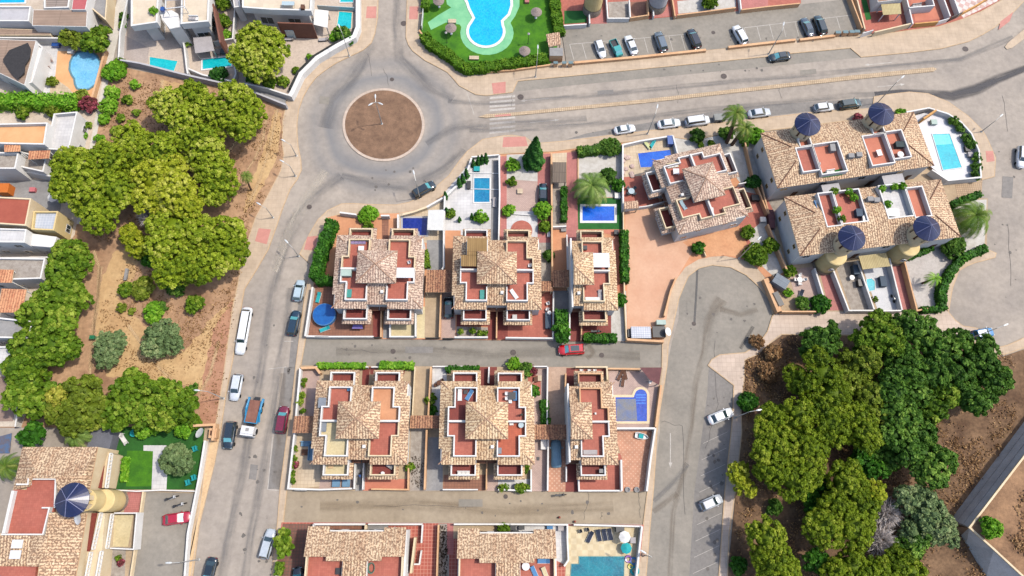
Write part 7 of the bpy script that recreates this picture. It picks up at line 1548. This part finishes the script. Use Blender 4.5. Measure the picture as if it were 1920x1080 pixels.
# tilted villa
for u,v,l,m in ((1214,272,'pale yellow sunbed by the slanted pool',M('pale_yellow',(226,232,170),(214,220,156),1,.9,.1)),(1223,271,'turquoise sunbed by the slanted pool',FABT)): lounger(u,v,125 if m is not FABT else 60,l,m)
crate(1257,262,'blue and white slatted box at the pool wall corner',1.0,1.8,1.2,MPAINT('box_blue',(40,90,170),.4)); table(1184,358,'round glass table on the red corner terrace',.6,POOLGL); 
for i,a_ in enumerate((45,135,225,315)): chair(1184+8*math.cos(math.radians(a_)),358-7*math.sin(math.radians(a_)),a_+180,'grey chair at the round glass table, %s side'%('north-east','north-west','south-west','south-east')[i],M('grey_wicker',(110,124,130),(96,110,116),2,.8,.1),group='chairs round the glass table')
t = thing('rock_planting','pile of pale rocks in the sand garden','rocks',(*P(1176,312,.2),.17)); 
for k in range(9): MB().lathe([(.5,0),(.45,.25),(0,.4)],math.cos(k*2.2)*.9,math.sin(k*1.7)*2.2,7).build('rock', M('pink_rock',(226,200,190),(204,176,166),1,.9,.3), t, world=False)
lounger(1281,385,120,'blue-white sunbed leaning on the tilted villa roof',M('pale_blue_pad',(176,200,210),(160,186,198),1,.9,.1),z=5.2); sofa(1262,310,10,'cream corner sofa on the tilted villa roof',CREAMT,FABW,z=5.2,L=2.2); table(1268,321,'white table on the tilted villa roof',.55,WHITEM,z=5.2,square=True); crate(1336,393,'white bottle shaped box on the peach roof terrace',.3,.8,.3,FABW,z=5.2)
crate(1431,411,'grey air conditioner on the peach wall',1.0,.9,.9,STEEL,name='air_conditioner',cat='air conditioner'); crate(1418,370,'black covered table on the grey side terrace',1.6,1.1,.8,BLACKP)
crate(1447,410,'maroon awning box beside the white gable',1.0,3.6,1.2,M('maroon_fabric',(128,84,84),(112,72,74),1,.9,.1))
# terraced houses
table(1649,286,'white table on the salmon roof terrace',.6,WHITEM,z=6.4,square=True,sx=.9,sy=1.2,rz=10); crate(1688,270,'dark green covered grill on the roof terrace',1.5,1.1,.9,M('dark_green_cover',(44,66,70),(34,56,60),1,.7,.1),z=6.4); table(1689,289,'round white table on the roof terrace',.6,FABW,z=6.4); chair(1534,308,180,'white round chair on the middle roof terrace',FABW,z=6.4)
MB().prism(pxs('1537,325 1578,316 1580,328 1543,333',6.45),6.28,6.42).build('turf_mat', TURF, label='green turf mat on the roof terrace of the north terraces', cat='mat'); sofa(1558,322,10,'white sofa on the green turf mat',FABW,FABW,z=6.43,L=1.6); crate(1562,276,'grey air conditioner in the terrace corner',.9,1.4,1.0,GREYT,z=6.4,name='air_conditioner',cat='air conditioner')
for i,u in enumerate((1597,1612)): crate(u,291-i*2,'grey air conditioner on the north terrace ridge, %s'%n_[i],1.0,.8,.9,GREYT,z=7.0,name='air_conditioner',cat='air conditioner')
for i,u in enumerate((1633,1645)): crate(u,372+i*2,'grey air conditioner on the south terrace ridge, %s'%n_[i],1.0,.8,.9,GREYT,z=7.0,name='air_conditioner',cat='air conditioner')
sofa(1534,388,100,'blue framed bed with white cushions on the roof terrace',FABB,FABW,z=6.4,L=2.6); crate(1612,398,'grey covered grill on the terracotta roof terrace',1.1,1.4,.9,M('slate_cover',(70,90,110),(60,78,98),1,.7,.1),z=6.4); crate(1622,410,'pale grey box on the terracotta roof terrace',.7,1.2,.8,STEEL,z=6.4); table(1674,398,'white cloth covered dining table on the roof terrace',1.0,FABW,z=6.4,square=True,sx=2.4,sy=1.6,rz=-5)
for u,v,l in ((1563,360,'at the head of the terracotta terrace'),(1590,362,'along the top of the terracotta terrace'),(1600,372,'at the corner of the terracotta terrace'),(1568,395,'half way down the dividing wall'),(1577,411,'at the end of the dividing wall'),(1652,355,'at the left of the white deck roof'),(1676,352,'at the top of the white deck roof'),(1690,350,'at the right of the white deck roof'),(1662,384,'beside the white dining table')): pot(u,v,'leafy potted plant '+l,z=6.4,pr=.6,leaf=LEAFG if u%2 else LIME,group='plants on the southern roof terraces')
table(1500,524,'white garden table in the paved yard',.5); 
for i,a_ in enumerate((0,90,180,270)): chair(1500+9*math.cos(math.radians(a_)),524-8*math.sin(math.radians(a_)),a_+180,'white garden chair, %s side of the white garden table'%('east','north','west','south')[i],WHITEM,group='chairs of the paved yard')
lounger(1502,553,70,'dark sunbed in the paved yard',FABD); crate(1465,527,'corrugated grey shed roof at the cul-de-sac',2.6,1.9,2.0,MT('grey_corrugated',(150,160,170),(136,146,156),(110,120,130),.2,4,mortar=.05),name='garden_shed',cat='shed',rz=-35)
table(1598,520,'round white table on the brown gravel',.45); crate(1606,505,'dark blue cabinet by the gravel yard wall',1.0,1.8,1.2,M('slate_cover',(70,90,110),(60,78,98),1,.7,.1)); crate(1614,530,'black grill by the gravel yard wall',.8,1.2,1.0,BLACKP); crate(1657,527,'grey covered grill on the white deck',1.1,1.9,.9,M('slate_cover',(70,90,110),(60,78,98),1,.7,.1)); pot(1639,562,'small dark potted plant on the white deck')
t = thing('bicycle','dark bicycle leaning on the white deck wall','bicycle',(*P(1674,560,.5),.18),math.radians(105))
for x in (-.5,.5): MB().tube((x,-.02,.33),(x,.02,.33),.33,.33,16).build('wheel', RUBBER, t, world=False)
MB().tube((-.5,0,.33),(-.1,0,.75),.025).tube((-.1,0,.75),(.42,0,.8),.025).tube((.42,0,.95),(.5,0,.33),.025).tube((-.1,0,.4),(.4,0,.8),.025).box(-.15,0,.85,.25,.14,.05).build('frame', STEEL, t, world=False); MB().tube((.42,-.28,.98),(.42,.28,.98),.02).build('handlebar', BLACKP, t, world=False)
table(1817,250,'dark table in the corner pool court',.5,BLACKP,z=.85); crate(1752,228,'green cushion box in the corner pool court',1.1,1.0,.6,M('mint_chest',(196,216,206),(184,206,196),1,.7,.1),z=.85); crate(1815,278,'dark planter box in the corner pool court',.9,1.1,.6,BLACKP,z=.85); crate(1820,289,'pale chair-like box in the corner pool court',.8,.9,.6,FABG,z=.85)
for i,(u,v,s) in enumerate([(1459,521,1.7),(1462,560,2.6)]): crate(u-2,v,'dark top of the bin store, %s'%('upper' if not i else 'lower, longer'),.9,s,1.56,PEACHW,lid=BLACKP,name='bin_store',cat='bin store',rz=20)
# south row
table(571,848,'brown square table between the blue sofas',.5,WOODD,square=True,h=.5); sofa(583,848,90,'blue-grey sofa right of the brown table',M('slate_pad',(130,170,200),(114,156,188),1,.9,.1),M('slate_pad',(130,170,200),(114,156,188),1,.9,.1),L=2.6); sofa(575,832,0,'blue-grey sofa above the brown table',MATS['slate_pad'],MATS['slate_pad'],L=2.0)
for u,l in ((630,'left'),(649,'right')): crate(u,905,'blue-grey square lounger pad, %s'%l,1.2,1.3,.4,MATS['slate_pad'],lid=MATS['slate_pad'],name='pouffe',cat='pouffe')
crate(604,755,'grey chest on the cream roof terrace',1.2,1.6,.5,M('grey_chest',(150,158,168),(136,144,154),1,.7,.1),z=5.2); crate(605,800,'pale grey chest against the party wall, cream terrace',1.1,1.5,.5,MATS['grey_chest'],z=5.2); chair(654,730,180,'pale blue chair in the corner of the roof terrace',FABB,z=5.2); crate(620,873,'brown mat box on the cream low terrace',.8,.8,.1,MATS['cream_pavement'],z=3)
sofa(731,873,-30,'pale sunshade and chair on the low terrace, first villa',GREYT,FABG,z=3,L=1.2); table(717,887,'tiny white table on the low terrace, first villa',.25,WHITEM,z=3)
lounger(862,741,90,'white sunbed on the dark red roof terrace',FABW,z=5.2); lounger(880,741,60,'blue sunbed on the dark red roof terrace',FABB,z=5.2); crate(873,735,'small dark table between the two sunbeds',.6,.6,.4,BLACKP,z=5.2)
table(960,742,'dark dining table on the right roof terrace',.6,BLACKP,z=5.2,square=True); 
for u,v,l in ((950,738,'upper left'),(950,747,'lower left'),(957,753,'lower')): chair(u,v,0,'white chair at the dark dining table, '+l,WHITEM,z=5.2,group='chairs at the dark dining table')
crate(966,742,'pale blue sideboard at the dark dining table',.6,1.5,.6,FABB,z=5.2); parasol(978,776,'closed green parasol on the roof terrace, south row',m=MPAINT('green_plastic',(60,130,110),.4),z=5.2,closed=True,h=1.8); table(977,797,'glass round table on the orange roof terrace',.45,POOLGL,z=5.2); crate(959,794,'white box on the orange roof terrace',.6,.5,.4,FABW,z=5.2); crate(936,845,'grey chest on the orange roof terrace',.7,.9,.5,MATS['grey_chest'],z=5.2)
sofa(869,888,0,'white bench with cushions on the low terrace',FABW,FABW,z=3,L=2.0); table(823,718,'round brown table in the pale court',.45,WOODD); chair(817,722,0,'brown chair at the round table, pale court',WOODD); chair(829,713,200,'second brown chair at the round table, pale court',WOODD)
crate(1005,711,'wooden planter on the small deck, left',.6,.9,.5,WOODD); crate(1012,709,'wooden planter on the small deck, right',.6,.9,.5,SANDT); crate(1020,832,'white rounded box by the brick drive',1.0,1.8,.8,FABW); crate(1009,860,'dark drain box on the brick drive',.4,.5,.1,BLACKP)
for u,l in ((1090,'left'),(1105,'middle'),(1115,'right')): chair(u,695,90,'white chair on the front terrace, '+l,WHITEM,group='chairs of the front terrace')
crate(1107,848,'glass topped white table on the narrow roof terrace',2.2,.7,.4,FABG,z=5.2); crate(1128,883,'white sink on the low terrace, narrow villa',.7,.6,.8,GREYT,z=3); chair(1117,775,0,'tiny white stool on the narrow roof terrace',FABW,z=5.2,s=.6)
for i,(u,v) in enumerate([(1163,704),(1168,715),(1172,702)]): lounger(u,v,60+i*20,'brown sunbed in the arched pool court, %s'%n_[i],WOODD,group='brown sunbeds by the arched pool')
parasol(1223,713,'folded white parasol at the maroon shade sail',closed=True,h=2.0)
t = thing('dinghy','small white dinghy with a pale green seat on the dotted tiles','dinghy',(*P(1203,818,.4),.18),math.radians(-12)); b = MB(); R = []
for x,w,z in ((-1.1,.42,.42),(-.6,.5,.4),(.2,.48,.4),(.8,.3,.44),(1.15,.05,.5)): R.append([(x,-w,z),(x,-w*.6,.05),(x,w*.6,.05),(x,w,z)])
for p, q in zip(R,R[1:]):
    for i in range(3): b.face([p[i],p[i+1],q[i+1],q[i]])
b.face(R[0]); b.build('hull', WHITEM, t, world=False); MB().box(-.1,0,.3,.8,.7,.06).build('seat', FABT, t, world=False); MB().path([(-1.1,-.42),(-.6,-.5),(.2,-.48),(.8,-.3),(1.15,0),(.8,.3),(.2,.48),(-.6,.5),(-1.1,.42)],.07,.4,.46,True).build('gunwale', WHITEM, t, world=False)
for u,l in ((1177,'left'),(1194,'right')):
    t = thing('tyre_planter','round grey planter at the foot of the dotted court, '+l,'planter',(*P(u,918,.4),.18)); MB().lathe([(.35,0),(.45,.3),(.3,.3),(.25,.1),(0,.1)],0,0,16).build('planter', GREYT, t, world=False)
for i,(u,v) in enumerate([(940,915),(948,914),(970,915),(988,915)]): pot(u,v,'potted plant on the front wall, %s from the left, south row'%n_[i],group='pots of the south front wall')
for i,(u,v) in enumerate([(571,712),(570,722),(566,742),(563,755),(568,770)]): pot(u,v,'potted plant along the west wall of the brick yard, %s from the top'%n_[i],group='pots along the west wall',pr=.5 if i in (2,3) else .35)
for i,(u,v) in enumerate([(553,842),(551,860),(551,872),(549,888),(549,902)]): pot(u,v,'potted plant along the lower west wall, %s from the top'%n_[i],group='pots along the lower west wall')
pot(557,872,'red flowering pot on the pale terrace',leaf=FLOWR)
# north villas
lounger(542,73,0,'pale sunbed on the slab path, middle, top edge',FABG,frame=BLACKP); lounger(606,74,5,'pale sunbed on the slab path, right, top edge',FABG,frame=BLACKP); lounger(548,66,0,'dark sunbed on the slab path, left, top edge',BLACKP)
table(540,6,'glass topped table on the cream roof deck',.8,POOLGL,z=6.42,square=True,sx=2.4,sy=.9); crate(567,12,'brown armchair on the cream roof deck',.7,.9,.7,WOODD,z=6.42); sofa(362,33,0,'white sofa on the right roof deck',FABW,FABG,z=6.42,L=1.8); crate(304,16,'blue chair on the left roof deck',.7,.8,.6,MPAINT('box_blue',(40,90,170),.4),z=6.42); crate(421,95,'grey wicker sofa by the right turquoise pool',1.4,1.0,.6,M('grey_wicker',(110,124,130),(96,110,116),2,.8,.1)); crate(408,96,'beige wicker chair by the right turquoise pool',1.0,1.0,.6,GREYT)
table(87,115,'round glass table on the white terrace, north-west',.6,POOLGL)
for i,a_ in enumerate((20,110,200,290)): chair(87+9*math.cos(math.radians(a_)),117-8*math.sin(math.radians(a_)),a_+180,'pale chair at the round glass table, %s'%('east','north','west','south')[i],M('pink_metal',(220,190,180),(206,176,168),1,.6,0),group='chairs of the north-west terrace')
crate(69,154,'brown box against the white side wing',.8,1.6,.7,WOODD); crate(104,82,'blue and white sun chair by the wall, north-west',1.4,1.0,.7,MPAINT('box_blue',(40,90,170),.4)); crate(132,95,'white cushion box by the kidney pool',1.1,.9,.5,FABW)
parasol(97,368,'pale round parasol beside the yellow walled house',r=1.0,h=2.2); crate(60,355,'pink box in the grey yard, west edge',1.0,.8,.6,M('pink_box',(226,130,136),(214,118,124),1,.7,0)); crate(5,352,'orange roofed box at the west edge',2.0,1.8,1.8,M('orange_lid',(230,130,50),(216,116,40),1,.7,0),name='garden_shed',cat='shed')
# lawn of the apartment house
crate(190,818,'grey flat roof of the garden house, apartment lawn',3.6,4.2,2.3,M('dark_grey_roof',(120,122,132),(108,110,120),.6,.8,.1),name='garden_house',cat='garden house',rz=-6); lounger(222,815,-10,'white sunbed on the apartment lawn, left',FABW); lounger(232,825,-50,'white sunbed on the apartment lawn, right',FABW); table(250,812,'turquoise table on the apartment lawn',.6,FABT)
for u,v,l in ((366,842,'turquoise bench by the white wall, upper'),(353,905,'turquoise chair by the white wall, lower left'),(364,896,'turquoise chair by the white wall, lower right')): chair(u,v,200,l,FABT,s=1.5)
slab('mural_yard','0,818 22,812 18,850 -20,850', .17, M('blue_mural',(90,120,160),(120,100,90),1.2,.9,.1), z0=.1)
pot(228,1055,'red flowering pot in the grey yard, bottom left',leaf=FLOWR,pr=.5); pot(223,1047,'green pot plant beside the red flowers, bottom left',pr=.4)
crate(172,632,'green litter bin on the park path',.8,.6,.9,MPAINT('bin_green',(40,130,90),.4),name='litter_bin',cat='litter bin'); MB().box(*P(237,515,.3),.1,.5,2.2,.45).build('park_bench', GREYT, label='grey bench in the park below the pines', cat='bench')
t = thing('gate_pillar','peach gate pillar with a small dark cap at the park corner','pillar',(*P(399,812,1.4),.1)); MB().box(0,0,0,1.2,1.6,1.4).build('pillar_body', PEACHW, t, world=False); MB().box(0,0,1.4,.8,.8,.06).build('cap', WOODD, t, world=False)
for i,(u,v,l) in enumerate([(1049,970,'brown bollard in the lower side street'),(1078,978,'red bollard at the pool yard corner')]):
    t = thing('bollard', l, 'bollard', (*P(u,v,.3),.01)); MB().lathe([(.18,0),(.18,.5),(.1,.62),(0,.64)],0,0,12).build('post', M('rust_red',(170,80,64),(150,66,54),2,.7,0), t, world=False)
# litter of leaves: marks on the yard floors
b = MB()
for k in range(150):
    u, v = rs_.uniform(772,797), rs_.uniform(855,916); x, y = P(u, v, .2); a_ = rs_.uniform(0,6.28); r = rs_.uniform(.05,.16); b.face([(x+r*math.cos(a_+q*1.57)*rs_.uniform(.5,1),y+r*math.sin(a_+q*1.57),.30) for q in range(4)])
for k in range(260):
    u, v = rs_.uniform(823,839), rs_.uniform(985,1080); x, y = P(u, v, .2); a_ = rs_.uniform(0,6.28); r = rs_.uniform(.05,.18); b.face([(x+r*math.cos(a_+q*1.57)*rs_.uniform(.5,1),y+r*math.sin(a_+q*1.57),.30) for q in range(4)])
b.build('fallen_leaves', DRY if False else M('brown_litter',(96,80,64),(76,62,50),3,.95,0), label='fallen leaves and litter on the yard floors', kind='stuff')
